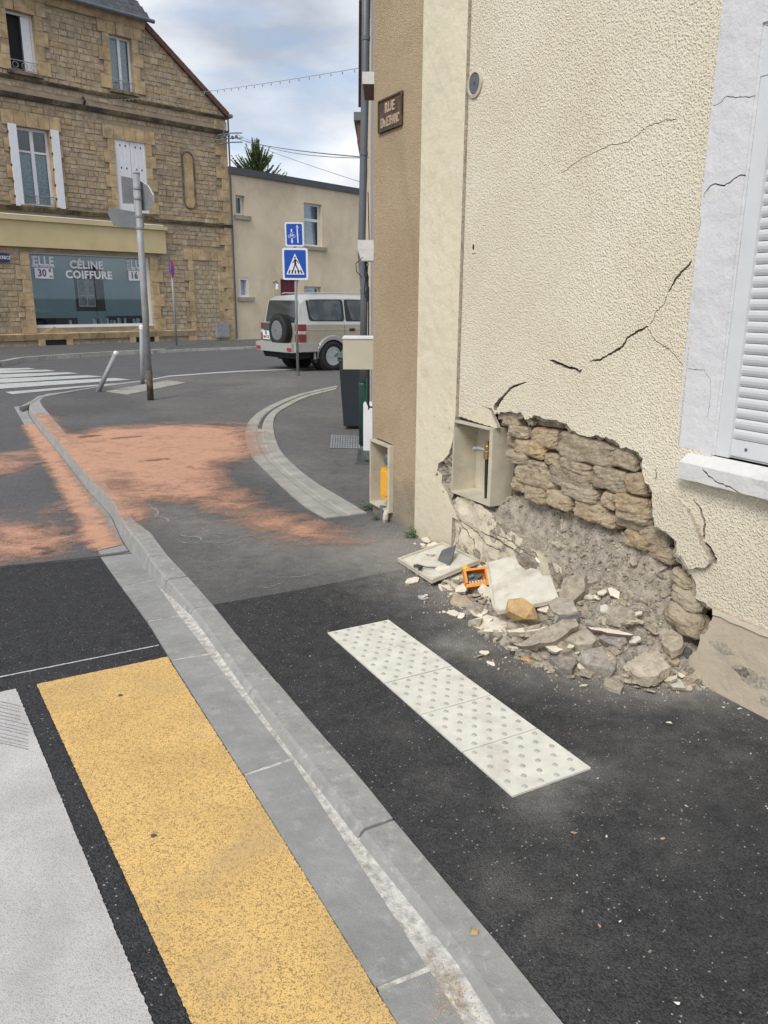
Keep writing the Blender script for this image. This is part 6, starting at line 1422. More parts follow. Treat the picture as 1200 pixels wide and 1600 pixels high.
# ------------------------------------------------------------ beige house B
BC = AC+np.array([.02, .03]); Be = np.array([.80, 1.]); Be /= np.linalg.norm(Be); Bn = np.array([Be[1], -Be[0]]); Bn = Bn if Bn@(-BC) > 0 else -Bn
def B2(u, v, d=0.): o = BC+Bn*d; p = onplane(u, v, o, Be); return np.array([(p[:2]-o)@Be, p[2]])
def BM(a, z, d=0.): q = BC+Be*a+Bn*d; return (q[0], q[1], z)
def c3(x, y): return (330+x/3.637, 180+y/3.637)
HB = thing('beige_house', 'plain beige rendered flat-roofed house behind the off-road car', 'house', (*BC, 0))
def rB(tl, tr, br, bl_): tl, tr, br, bl_ = (B2(*c3(*p)) for p in (tl, tr, br, bl_)); return (tl[0]+bl_[0])/2, (tr[0]+br[0])/2, (bl_[1]+br[1])/2, (tl[1]+tr[1])/2
zT = (B2(*c3(100, 345))[1]+B2(*c3(830, 437))[1])/2
ws = {'a': rB((140,455),(192,457),(192,570),(140,568)), 'b': rB((528,500),(630,505),(628,748),(528,745)), 'c': rB((160,922),(213,925),(213,1035),(160,1033)), 'd': rB((530,972),(625,975),(625,1130),(530,1130)), 'door': rB((398,932),(478,935),(478,1282),(398,1282))}
ws['door'] = (ws['door'][0], ws['door'][1]+.25, .12, ws['door'][3])
holes = [[np.array(p) for p in [(a0, z0), (a1, z0), (a1, z1), (a0, z1)]] for a0, a1, z0, z1 in ws.values()]
slab('front_wall', [np.array(p) for p in [(0, -.05), (20, -.05), (20, zT), (0, zT)]], holes, BM, -.3, 0., [M['b_wall'], M['b_wall']], HB)
m = MB(); m.prism([(0, -.05), (20, -.05), (20, zT-.1), (0, zT-.1)], BM, -8, -.5); m.build('house_core', [M['dark']], HB)
m = MB(); m.prism([(-.0, zT-.0), (20, zT-.0), (20, zT+.26), (-.0, zT+.26)], BM, -8, .10); m.build('roof_edge', [M['b_cap']], HB)
def bwin(r_, mull=0, tr_=None, sill=True, rev=.18, label=None, white_side=False):
    a0, a1, z0, z1 = r_; w_ = obj('window', [BM(a0, z0, -.28), BM(a1, z0, -.28), BM(a1, z1, -.28), BM(a0, z1, -.28)], [(0, 1, 2, 3)], M['dark'], HB, label=label); f_ = .09
    m = MB()
    for q in ([(a0, z0), (a1, z0), (a1, z0+f_), (a0, z0+f_)], [(a0, z1-f_), (a1, z1-f_), (a1, z1), (a0, z1)], [(a0, z0+f_), (a0+f_, z0+f_), (a0+f_, z1-f_), (a0, z1-f_)], [(a1-f_, z0+f_), (a1, z0+f_), (a1, z1-f_), (a1-f_, z1-f_)]): m.prism(q, BM, -.22, -rev)
    if tr_: zt_ = z0+(z1-z0)*tr_; m.prism([(a0+f_, zt_-.06), (a1-f_, zt_-.06), (a1-f_, zt_+.06), (a0+f_, zt_+.06)], BM, -.22, -rev-.002)
    m.build('frame', [M['white']], w_); m = MB(); m.prism([(a0+f_, z0+f_), (a1-f_, z0+f_), (a1-f_, z1-f_), (a0+f_, z1-f_)], BM, -.215, -.21); m.build('pane', [M['glass']], w_)
    if sill: m = MB(); m.prism([(a0-.1, z0-.16), (a1+.25, z0-.16), (a1+.25, z0-.002), (a0-.1, z0-.002)], BM, -.15, .10); m.build('sill', [M['b_sill']], w_)
    return w_
bwin(ws['a']); w_b = bwin(ws['b'], tr_=.62); w_c = bwin(ws['c'], rev=.02); bwin(ws['d'], sill=False)
a0, a1, z0, z1 = ws['c']; m = MB(); m.prism([(a0+.1, z0+.1), (a1-.1, z0+.1), (a1-.1, z1-.1), (a0+.1, z1-.1)], BM, -.2, -.19); m.build('net_curtain', [M['curtain']], w_c)
a0, a1, z0, z1 = ws['door']; m = MB(); nd = 4; o = obj('door', [BM(a0, z0, -.2), BM(a1, z0, -.2), BM(a1, z1, -.2), BM(a0, z1, -.2)], [(0, 1, 2, 3)], M['door_red'], HB)
m = MB()
for k in range(nd): q0, q1 = a0+.05+(a1-a0-.1)*k/nd, a0+.05+(a1-a0-.1)*(k+1)/nd; m.prism([(q0+.01, z0+.05), (q1-.01, z0+.05), (q1-.01, z1-.05), (q0+.01, z1-.05)], BM, -.2, -.175)
m.build('door_boards', [M['door_red']], o)
l_ = B2(*c3(354, 960)); lm = thing('wall_lamp', 'small wall lantern with a hooked arm left of the dark red door', 'lamp', BM(l_[0], l_[1]-.2))
m = MB(); m.tube([BM(l_[0], l_[1]+.05, 0), BM(l_[0], l_[1]+.12, .18), BM(l_[0]+.02, l_[1]+.02, .25)], .02, 6); m.build('arm', [M['black']], lm)
MB().lathe([(.03, 0), (.07, .03), (.06, .2), (.02, .26)], BM(l_[0], l_[1]-.25, .22), (0, 0, 1), 8).build('lantern', [M['white']], lm)
m = MB(); m.tube([BM(l_[0]-.02, l_[1]-.2, .03), BM(l_[0]-.02, .1, .03)], .015, 5); m.build('conduit', [M['b_wall']], HB)

# pavements and kerbs on the far side
farpx = [(-120,587),(0,572),(38,564),(95,560),(150,556.5),(196,553.5),(244,551.5),(300,548),(380,545),(410,543),(470,540.5),(560,538)]
FE = xy([G(u, v, .0) for u, v in farpx])
hpv = .10
def ph(x): return .10
FEz = [.11]*7+[.07]+[.05]*4
poly = FE+[BC+Be*19+Bn*-.2, BC-Bn*.2, AC+Ae*0-An*.2, AC+Ae*13.5-An*.2]
structure(slab('far_pavement', subdiv(poly, 2), (), lambda a, b, z: (a, b, z), -.2, .048, [M['far_asphalt'], M['concrete']]))
poly2 = FE[:7]+[FE[6]+(AC+Ae*1.-An*.2-FE[6])*.99, AC+Ae*13.5-An*.2]
structure(slab('raised_pavement', poly2, (), lambda a, b, z: (a, b, z), .0, .10, [M['far_asphalt'], M['concrete']]))
fk = struct_empty('far_kerb', (*FE[3], 0)); sF = arclen(FE)[-1]; nk = int(sF/1.0)
s6 = arclen(FE)[6]
for k in range(nk):
    a0, a1 = sF*k/nk+.01, sF*(k+1)/nk-.01; p, q = at_arc(FE, a0), at_arc(FE, a1); e = (q-p)/np.linalg.norm(q-p); n_ = np.array([-e[1], e[0]]); n_ = n_ if n_@(-p) > 0 else -n_
    hk = .112 if (a0+a1)/2 < s6 else .062; m = MB(); m.hexa([(*(p-n_*.12), -.1), (*(q-n_*.12), -.1), (*(q+n_*.06), -.1), (*(p+n_*.06), -.1), (*(p-n_*.12), hk), (*(q-n_*.12), hk), (*(q+n_*.04), hk), (*(p+n_*.04), hk)]); m.build('kerb_stone', [M['band']], fk)
# tree behind the beige house
tb = np.array([*PXZ(402, 300, 46)[:2], 0.]); tr = thing('conifer_tree', 'spiky green conifer top rising behind the beige house roof', 'tree', tuple(tb)); zt = PXZ(402, 230, 46)[2]; zb2 = PXZ(402, 300, 46)[2]
MB().tube([tb, tb+np.array([0, 0, zb2]), tb+np.array([0, 0, zt-.5])], [.3, .2, .05], 8).build('trunk', [M['bark']], tr)
rr_ = random.Random(8); m = MB()
def spray(b, tip, w_):
    b = np.asarray(b); tip = np.asarray(tip); n_ = 15
    for k in range(n_):
        t_ = k/n_; c = b+(tip-b)*t_+np.array([0, 0, -.12*math.sin(t_*3)]); ax_ = (tip-b)/np.linalg.norm(tip-b)
        for j in range(5):
            a_ = rr_.uniform(0, 6.28); sd_ = np.array([math.cos(a_), math.sin(a_), rr_.uniform(-.3, .3)]); l_ = w_*(1-t_*.75)*rr_.uniform(.6, 1.2); tp_ = c+sd_*l_*.55+ax_*l_*1.1; s2 = np.cross(sd_, ax_)*.035
            m.add([tuple(c-s2), tuple(c+s2), tuple(tp_)], [(0, 1, 2)])
crown_c = zb2-.6
for k in range(190):
    a_ = rr_.uniform(0, 6.28); h_ = rr_.random(); ztop_ = zt-.1; cz_ = crown_c+(ztop_-crown_c-.4)*h_; rad = 2.3*(1-h_**1.5)+.12; ax_ = np.array([math.cos(a_), math.sin(a_), 0]); cc_ = tb+np.array([-.35*0, 0, cz_]); spray(cc_+ax_*rad*.15, cc_+ax_*rad*rr_.uniform(.6, 1.05)+np.array([0, 0, rr_.uniform(.5, 1.1)]), .30)
for (u, v) in [(373, 262), (378, 268), (392, 240), (420, 250), (434, 270), (438, 275), (428, 268), (368, 268)]:
    tp = PXZ(u, v, 46); spray(np.array([tb[0]+(tp[0]-tb[0])*.6, 46, tp[2]-1.2]), tp, .28)
stuff(m.build('crown', [M['conifer']], tr))
# low trees/houses well behind would be hidden; distant ground only
# ================================================================== STREET FURNITURE
def pole_at(name, label, u, v, utop, vtop, r_, cat='pole'):
    b = G(u, v); y = b[1]; tpt = PXZ(utop, vtop, y); return b, tpt
b, tpt = pole_at('', '', 235.5, 625, 213, 272, .05)
sp_ = thing('sign_post', 'thick grey steel post with the backs of three traffic signs, slightly leaning', 'sign post', tuple(b))
MB().tube([b-np.array([0, 0, .02]), tpt], .055, 18).build('post', [M['galv']], sp_, smooth=True)
d_ = tpt-b; MB().tube([b+np.array([0, 0, .0]), b+d_*.14], .0565, 18).build('rust_stained_foot', [plain('stained_metal', (.10, .08, .065), .8, .2, var=.6, sc=9)], sp_, smooth=True)
MB().tube([tpt, tpt+np.array([0, 0, .02])], .058, 14).build('post_cap', [M['signback']], sp_)
y0 = b[1]
def flatsign(name, px, yoff, slant, th, mats, par, front=None, label=None):
    """px outline in image; plane through depth y0+yoff rotated by slant (dy/dx)"""
    c = np.array([0, y0+yoff]); e = np.array([1, slant]); e /= np.linalg.norm(e); c0 = PXZ(sum(p[0] for p in px)/len(px), 300, y0+yoff)[:2]
    P_ = [onplane(u, v, c0, e) for u, v in px]; n_ = np.array([-e[1], e[0]]); n_ = n_ if n_[1] > 0 else -n_; off = np.array([n_[0], n_[1], 0.])*th
    m = MB(); m.v = [tuple(p) for p in P_]+[tuple(p+off) for p in P_]; k = len(P_); m.f = [list(range(k)), list(range(2*k-1, k-1, -1))]+[[i, (i+1) % k, (i+1) % k+k, i+k] for i in range(k)]; m.m = [0, 1]+[2]*k; m.a = [0]*(k+2)
    o = m.build(name, mats, par, label=label); return o, P_, n_
sb = [M['signback'], M['sgwhite'], M['galv']]
flatsign('sign_panel', [c1(597,868), c1(655,880), c1(660,1004), c2(606,55)], .03, .35, .035, sb, sp_)
flatsign('sign_panel', [c1(690,892), c1(728,915), c1(753,962), c2(752,45), c2(735,88), c2(705,92), c2(690,80)], .02, -.45, .035, [M['signback'], M['sgred'], M['sgwhite']], sp_)
flatsign('direction_arrow_panel', [c2(530,102), c2(548,76), c2(706,106), c2(712,186), c2(560,165)], .07, .25, .03, sb, sp_)
m = MB()
for v in (293, 308, 334, 352): q = b+d_*((625-v)/353.); m.tube([q-np.array([0, 0, .015]), q+np.array([0, 0, .015])], .066, 14)
m.build('clamp', [M['galv']], sp_)
# bollards
def bollard(label, u, v, ut, vt, hide=None, yoff=0.):
    b = G(u, v); t_ = PXZ(ut, vt, b[1]+yoff); o = thing('bollard', label, 'bollard', tuple(b), 'grey bollards with white tops'); e = (t_-b)
    MB().tube([b-e*.02, b+e*.93], .045, 16).build('tube', [M['galv']], o, smooth=True); MB().tube([b+e*.93, b+e*.98, b+e], [.046, .046, .030], 16).build('white_cap', [M['white']], o)
bollard('bent-over grey bollard with a white top leaning to the right at the kerb end', 153.5, 612, 182.5, 549, yoff=.1)
bollard('upright grey bollard with a white top standing just behind the thick sign post', 223, 600, 221, 508)
# no-parking sign
b = G(276, 540, .10); t_ = PXZ(267.5, 410, b[1]); o = thing('no_parking_sign', 'round red-rimmed blue no-parking sign on a thin grey post by the stone house', 'traffic sign', tuple(b))
MB().tube([b, t_], .038, 10).build('post', [M['galv']], o, smooth=True)
c = PXZ(268, 420, b[1]-.08); ax = np.array([-.85, -.52, 0.]); ax /= np.linalg.norm(ax); R_ = .30
MB().lathe([(R_, -.015), (R_, .0), (R_*.82, .001)], c, ax, 28).build('disc', [M['sgred']], o); MB().lathe([(R_*.80, .001), (R_*.80, .006)], c, ax, 28).build('blue_face', [M['sgblue']], o)
x_ = np.cross(np.array([0, 0, 1.]), ax); m = MB(); a_ = (x_+np.array([0, 0, 1.]))/math.sqrt(2); w_ = np.cross(ax, a_); m.hexa([tuple(c+ax*.004+a_*s1*R_*.8+w_*s2*.035) for s1, s2 in ((-1, -1), (1, -1), (1, 1), (-1, 1))]+[tuple(c+ax*.010+a_*s1*R_*.8+w_*s2*.035) for s1, s2 in ((-1, -1), (1, -1), (1, 1), (-1, 1))]); m.build('red_bar', [M['sgred']], o)
# blue signs
b = G(465.5, 587); Yb = b[1]; bs_ = thing('crossing_sign', 'blue pedestrian crossing sign with a smaller cycle contraflow sign above, on a thin grey post', 'traffic sign', tuple(b))
top_ = PXZ(460, 350, Yb); MB().tube([b, top_], .032, 12).build('post', [M['galv']], bs_, smooth=True)
MB().tube([b, b+np.array([0, 0, .10])], .040, 12).build('post_foot', [M['zinc']], bs_)
def panel(px, name):
    Q = [PXZ(u, v, Yb-.05) for u, v in px]; x0, x1 = (Q[0][0]+Q[3][0])/2, (Q[1][0]+Q[2][0])/2; z0, z1 = (Q[2][2]+Q[3][2])/2, (Q[0][2]+Q[1][2])/2; lean = (Q[0][0]-Q[3][0])
    fmx = lambda a, b_, d: (a+lean*((b_-z0)/(z1-z0)-.5), Yb-.05-d, b_)
    def rr(x0, x1, z0, z1, r_): return [(cx+r_*math.cos(t), cz+r_*math.sin(t)) for cx, cz, t0 in ((x1-r_, z0+r_, -math.pi/2), (x1-r_, z1-r_, 0), (x0+r_, z1-r_, math.pi/2), (x0+r_, z0+r_, math.pi)) for t in np.linspace(t0, t0+math.pi/2, 4)]
    m = MB(); m.prism(rr(x0, x1, z0, z1, .04), fmx, -.025, .002); s = m.build(name, [M['sgwhite']], bs_); bw_ = (x1-x0)*.075
    m = MB(); m.prism(rr(x0+bw_, x1-bw_, z0+bw_, z1-bw_, .025), fmx, .0, .005); m.build('blue_face', [M['sgblue']], s); return x0, x1, z0, z1, fmx, s
x0, x1, z0, z1, f4, s4 = panel([c3(402,757), c3(548,752), c3(551,935), c3(408,937)], 'crossing_panel')
xm = (x0+x1)/2; w = x1-x0; h = z1-z0
m = MB(); m.prism([(xm-w*.36, z0+h*.17), (xm+w*.36, z0+h*.17), (xm, z0+h*.83)], f4, .003, .0085); m.build('white_triangle', [M['sgwhite']], s4)
def stroke(m, p, q, t, f): p = np.array(p); q = np.array(q); e = (q-p)/np.linalg.norm(q-p); n_ = np.array([-e[1], e[0]])*t/2; m.prism([p-n_, q-n_, q+n_, p+n_], f, .007, .0115)
m = MB(); S = lambda a, b_: (xm+w*a, z0+h*b_)
m.prism([(S(0, .70)[0]+w*.033*math.cos(t), S(0, .70)[1]+w*.038*math.sin(t)) for t in np.arange(10)*math.pi/5], f4, .007, .0115)
stroke(m, S(.0, .65), S(.01, .50), w*.075, f4); stroke(m, S(-.01, .63), S(-.10, .53), w*.03, f4); stroke(m, S(.02, .64), S(.11, .57), w*.03, f4); stroke(m, S(.11, .57), S(.13, .51), w*.028, f4)
stroke(m, S(.0, .50), S(-.06, .37), w*.045, f4); stroke(m, S(-.06, .37), S(-.11, .26), w*.04, f4); stroke(m, S(.015, .50), S(.08, .36), w*.045, f4); stroke(m, S(.08, .36), S(.16, .25), w*.04, f4)
for a_ in (-.26, -.13, .0, .13, .26): stroke(m, S(a_, .20), S(a_*.80, .31), w*.055, f4)
m.build('walking_figure', [M['sgblack']], s4)
x0, x1, z0, z1, f5, s5 = panel([c3(417,610), c3(523,607), c3(528,745), c3(423,746)], 'cycle_panel'); xm = (x0+x1)/2; w = x1-x0; h = z1-z0; S = lambda a, b_: (x0+w*a, z0+h*b_)
m = MB(); stroke(m, S(.68, .14), S(.66, .80), w*.065, f5); m.prism([S(.59, .76), S(.75, .76), S(.66, .90)], f5, .007, .0115); stroke(m, S(.36, .72), S(.35, .60), w*.07, f5); stroke(m, S(.36, .34), S(.36, .22), w*.07, f5); m.prism([S(.36, .10), S(.43, .23), S(.29, .23)], f5, .007, .0115)
m.build('arrows', [M['sgwhite']], s5); m = MB()
for cx in (.24, .47):
    for k in range(10): t0, t1 = k*math.pi/5, (k+1)*math.pi/5; stroke(m, (S(cx, .42)[0]+w*.075*math.cos(t0), S(cx, .42)[1]+w*.075*math.sin(t0)), (S(cx, .42)[0]+w*.075*math.cos(t1), S(cx, .42)[1]+w*.075*math.sin(t1)), w*.018, f5)
for p, q in (((.24, .42), (.30, .52)), ((.30, .52), (.42, .52)), ((.42, .52), (.47, .42)), ((.30, .52), (.36, .42)), ((.36, .42), (.42, .52)), ((.24, .42), (.36, .42)), ((.28, .56), (.33, .56)), ((.40, .57), (.45, .57))): stroke(m, S(*p), S(*q), w*.022, f5)
m.build('bicycle_symbol', [M['sgwhite']], s5)
# wheelie bin
bx0 = G(530.5, 672); yB = bx0[1]; x0, x1, z0, z1 = csize(530, 549, 566, 672, yB)
wb = thing('wheelie_bin', 'dark wheelie bin with a green lid standing against the side wall', 'bin', (x0, yB, 0)); x1 = x0+.58; yb1 = yB+.62
m = MB(); m.hexa([(x0+.06, yB+.05, .05), (x1-.04, yB+.05, .05), (x1-.04, yb1-.06, .05), (x0+.06, yb1-.06, .05), (x0+.0, yB, z1-.10), (x1, yB, z1-.10), (x1, yb1, z1-.10), (x0+.0, yb1, z1-.10)]); m.build('body', [M['bin']], wb)
m = MB(); m.box(x0-.015, x1+.015, yB-.012, yb1+.012, z1-.13, z1-.085); m.build('rim', [M['binlid']], wb)
m = MB(); m.hexa([(x0-.03, yB-.03, z1-.084), (x1+.02, yB-.03, z1-.084), (x1+.02, yb1+.03, z1-.084), (x0-.03, yb1+.03, z1-.084), (x0+.03, yB+.03, z1-.02), (x1-.03, yB+.03, z1-.02), (x1-.03, yb1, z1+.0), (x0+.03, yb1, z1+.0)]); m.tube([(x0-.05, yB+.1, z1-.07), (x0-.05, yb1-.1, z1-.07)], .018, 8); m.build('lid', [M['binlid']], wb)
for xx in (x0+.03, x1-.06): m = MB(); m.lathe([(.10, 0), (.10, .05)], (xx, yb1-.02, .10), (1, 0, 0), 16); m.build('wheel', [M['rubber']], wb)
# covers in the ground
def cover(name, label, px, nx, ny):
    q = xy([G(*p) for p in px]); o = thing(name, label, 'cover', (*q[0], 0)); m = MB(); m.prism(q, lambda a, b_, z: (a, b_, z), -.02, .006); m.build('frame', [M['drain']], o)
    m = MB()
    for i in range(nx):
        for j in range(ny):
            u0, u1, v0, v1 = (i+.15)/nx, (i+.85)/nx, (j+.15)/ny, (j+.85)/ny; f2 = lambda a, b_: (q[0]*(1-a)+q[1]*a)*(1-b_)+(q[3]*(1-a)+q[2]*a)*b_
            m.prism([f2(u0, v0), f2(u1, v0), f2(u1, v1), f2(u0, v1)], lambda a, b_, z: (a, b_, z), .005, .011)
    m.build('raised_pattern', [M['galv'] if 'cover' in name else M['drain']], o)
cover('manhole_cover', 'rectangular patterned iron cover in the pavement in front of the wheelie bin', [(515,701),(563,702),(563,682),(517,680)], 12, 7)
cover('channel_grate', 'small slotted drain grate at the foot of the downpipe', [(556,725),(577,727),(579,703),(560,702)], 8, 1)
# butts, leaves and litter
for i, (u, v, lab) in enumerate([(188, 1088, 'small dark spot of tar on the yellow road panel near its top'), (240, 1308, 'dark smudge of tar in the middle of the yellow road panel')]):
    p = GR(u, v); m = MB(); P_ = [(p[0]+.010*math.cos(t)*(1+.3*math.sin(3*t+i)), p[1]+.008*math.sin(t)) for t in np.arange(10)*math.pi/5]; m.prism(P_, lambda a, b_, z: (a, b_, z+p[2]), .005, .008); tag(m.build('tar_spot', [M['b_cap']]), lab, 'tar spot')
def g5(r_):
    t_ = r_.random()*arclen(gr_)[-1]*.97; o = at_arc(gr_, t_); c = nearest_on(KI, o); q = o+(c-o)*r_.uniform(.2, .95); return (q[0], q[1], zr(*q)+.008), .003+.006*r_.random()**3
scatter('gutter_grit', 480, g5, M['ochre'], 9, 'brown grit and sand gathered in the gutter joint along the kerb', 'grit')
def g6(r_):
    c = GR(705, 1555)[:2]+np.array([r_.normal(0, .035), r_.normal(0, .06)]); return (c[0], c[1], zr(*c)+.009), .003+.005*r_.random()**2
scatter('sand_pile', 420, g6, M['ochre'], 10, 'little patch of brown sand in the gutter near the bottom edge', 'sand')
m = MB(); p = G(741, 1458); m.hexa([tuple(p+np.array(q)) for q in ((-.012, -.008, .003), (.008, -.012, .003), (.014, .006, .004), (-.006, .010, .004), (-.010, -.006, .006), (.008, -.009, .005), (.014, .007, .008), (-.004, .010, .006))]); tag(m.build('dry_leaf', [M['ochre']]), 'tiny yellow leaf on the near kerb stone', 'leaf')

# ================================================================== OFF-ROAD CAR
RR = G(515, 578)[:2]; hd = np.array([.76, .65]); hd /= np.linalg.norm(hd); lf = np.array([-hd[1], hd[0]])
CARO = RR+lf*.74      # rear axle centre on the ground
def K(x, y, z): q = CARO+hd*x+lf*y; return (q[0], q[1], z-.012)
car = thing('off_road_car', 'white and beige five-door off-road car with a spare wheel on its tailgate', 'car', (*CARO, 0))
paintw = plain('silver_white_paint', (.50, .51, .49), .28, .25, var=.03, spec=.6); paintb = plain('beige_metallic_paint', (.44, .395, .29), .28, .35, var=.03, spec=.6)
# cross sections along x : (x, halfwidth lower, z_sill, z_belt, hw_roof, z_roof)
st = [(-.98, .80, .62, 1.13, .66, 1.16), (-.95, .845, .52, 1.15, .70, 1.30), (-.86, .86, .50, 1.17, .685, 1.74), (-.72, .865, .48, 1.18, .68, 1.83), (-.3, .87, .46, 1.18, .69, 1.862), (.6, .875, .42, 1.17, .70, 1.87), (1.5, .875, .42, 1.16, .70, 1.85), (1.95, .875, .42, 1.15, .69, 1.80), (2.62, .87, .42, 1.13, .73, 1.18), (3.3, .85, .46, 1.06, .70, 1.09), (3.62, .78, .5, .98, .6, 1.0)]
prof = []
for x, hw, zs, zb_, hr, zr_ in st:
    half = [(hw*.90, zs), (hw, zs+.10), (hw*1.0, (zs+zb_)/2), (hw*.985, zb_-.03), (hw*.955, zb_), (hr+.04, zr_-.10 if zr_-zb_ > .25 else zb_+(zr_-zb_)*.6), (hr*.93, zr_-.02), (hr*.6, zr_), (0, zr_+.012)]
    prof.append([(x, y, z) for y, z in half]+[(x, -y, z) for y, z in half[:-1][::-1]])
npf = len(prof[0]); vs = [K(*p) for r_ in prof for p in r_]; f = []; fm = []
for i in range(len(prof)-1):
    for k in range(npf-1): f.append((i*npf+k, (i+1)*npf+k, (i+1)*npf+k+1, i*npf+k+1)); fm.append(1 if (k in (1, 2) or k in (npf-3, npf-4)) else 0)
f += [tuple(range(npf)), tuple((len(prof)-1)*npf+k for k in range(npf))[::-1]]; fm += [1, 0]
f.append(None); f.pop()
# underside
for i in range(len(prof)-1): f.append((i*npf, i*npf+npf-1, (i+1)*npf+npf-1, (i+1)*npf)); fm.append(0)
body = obj('body', vs, f, [paintw, paintb], car, fm=fm)
bm = bmesh.new(); bm.from_mesh(body.data); bmesh.ops.recalc_face_normals(bm, faces=bm.faces); bm.to_mesh(body.data); bm.free()
body.data.polygons.foreach_set('use_smooth', [True]*len(body.data.polygons)); body.data.set_sharp_from_angle(angle=math.radians(32))
# side panels helper: map (x,z) on the side surface
def side_y(x, z):
    xs = [s[0] for s in st]; hw, zs, zb_, hr, zr_ = (np.interp(x, xs, [s[j] for s in st]) for j in range(1, 6))
    za = zr_-.10 if zr_-zb_ > .25 else zb_+(zr_-zb_)*.6
    return float(np.interp(z, [zs, zs+.1, (zs+zb_)/2, zb_-.03, zb_, za, zr_-.02], [hw*.9, hw, hw, hw*.985, hw*.955, hr+.04, hr*.93]))
def sidepanel(name, P_, mat, off=.006, par=None, sides=(-1,), rnd=None, th=.012, label=None):
    out = None
    for s in sides:
        q = subdiv([np.array(p) for p in P_], .06); pts = gridpts(q, .12); V, T = cdt(q, (), pts); n = len(V)
        v = [K(a, s*(side_y(a, b_)+off), b_) for a, b_ in V]+[K(a, s*(side_y(a, b_)-th), b_) for a, b_ in V]
        E_ = {}; 
        for t in T:
            for i in range(3): E_[(t[i], t[(i+1) % 3])] = 1
        ff = [tuple(t) for t in T]+[tuple(t[::-1]+n) for t in T]+[(b_, a, a+n, b_+n) for (a, b_) in E_ if (b_, a) not in E_]
        out = obj(name, v, ff, mat, par or car, label=label)
    return out
def rpoly(P_, r_=.05):
    out = []; n = len(P_)
    for i in range(n):
        a, b_, c = (np.array(P_[(i+k-1) % n], float) for k in range(3)); e1 = (a-b_)/np.linalg.norm(a-b_); e2 = (c-b_)/np.linalg.norm(c-b_)
        for t in np.linspace(0, 1, 4): out.append((b_+e1*r_)*(1-t)**2+2*t*(1-t)*b_+(b_+e2*r_)*t*t)
    return out
gm = M['carglass']; gd, t = newmat('tinted_car_glass'); setc(t, (.035, .045, .05)); t.b.inputs['Roughness'].default_value = .06; t.b.inputs['Specular IOR Level'].default_value = .9
gd2, t = newmat('mottled_car_glass'); setc(t, t.mix(t.ramp(t.noise(3.2, 4), .4, .6), (.025, .03, .03), (.08, .09, .085))); t.b.inputs['Roughness'].default_value = .06; t.b.inputs['Specular IOR Level'].default_value = .9  # opaque dark side glass, mottled a little paler by noise
trim = M['black']
sidepanel('window_trim', rpoly([(-.66, 1.235), (.42, 1.215), (.42, 1.75), (-.70, 1.745)], .08), trim, .004, sides=(-1, 1))
sidepanel('quarter_window', rpoly([(-.60, 1.26), (.34, 1.24), (.34, 1.725), (-.655, 1.72)], .10), gd2, .008, sides=(-1, 1))
sidepanel('window_trim', rpoly([(.46, 1.215), (2.36, 1.19), (1.98, 1.73), (.46, 1.75)], .05), trim, .004, sides=(-1, 1))
sidepanel('door_window', rpoly([(.66, 1.24), (1.28, 1.225), (1.28, 1.72), (.52, 1.725)], .05), gd2, .008, sides=(-1, 1)); sidepanel('door_window', rpoly([(1.40, 1.225), (2.22, 1.21), (1.94, 1.705), (1.40, 1.72)], .05), gd2, .008, sides=(-1, 1))
for x in (.40, 1.34, 2.3): sidepanel('door_gap', [(x-.006, .52), (x+.006, .52), (x+.006, 1.18), (x-.006, 1.18)], trim, .002, sides=(-1, 1))
sidepanel('trim_line', [(-.8, 1.02), (2.6, 1.0), (2.6, 1.015), (-.8, 1.035)], paintw, .010, sides=(-1, 1))
sidepanel('lower_cladding', [(.42, .46), (2.3, .44), (2.3, .68), (.42, .70)], paintw, .030, sides=(-1, 1))
for x in (.55, 1.48): sidepanel('door_handle', rpoly([(x, .97), (x+.17, .97), (x+.17, 1.04), (x, 1.04)], .02), trim, .02, sides=(-1, 1))
chrome = plain('polished_alloy', (.60, .61, .62), .25, .7, var=.05)
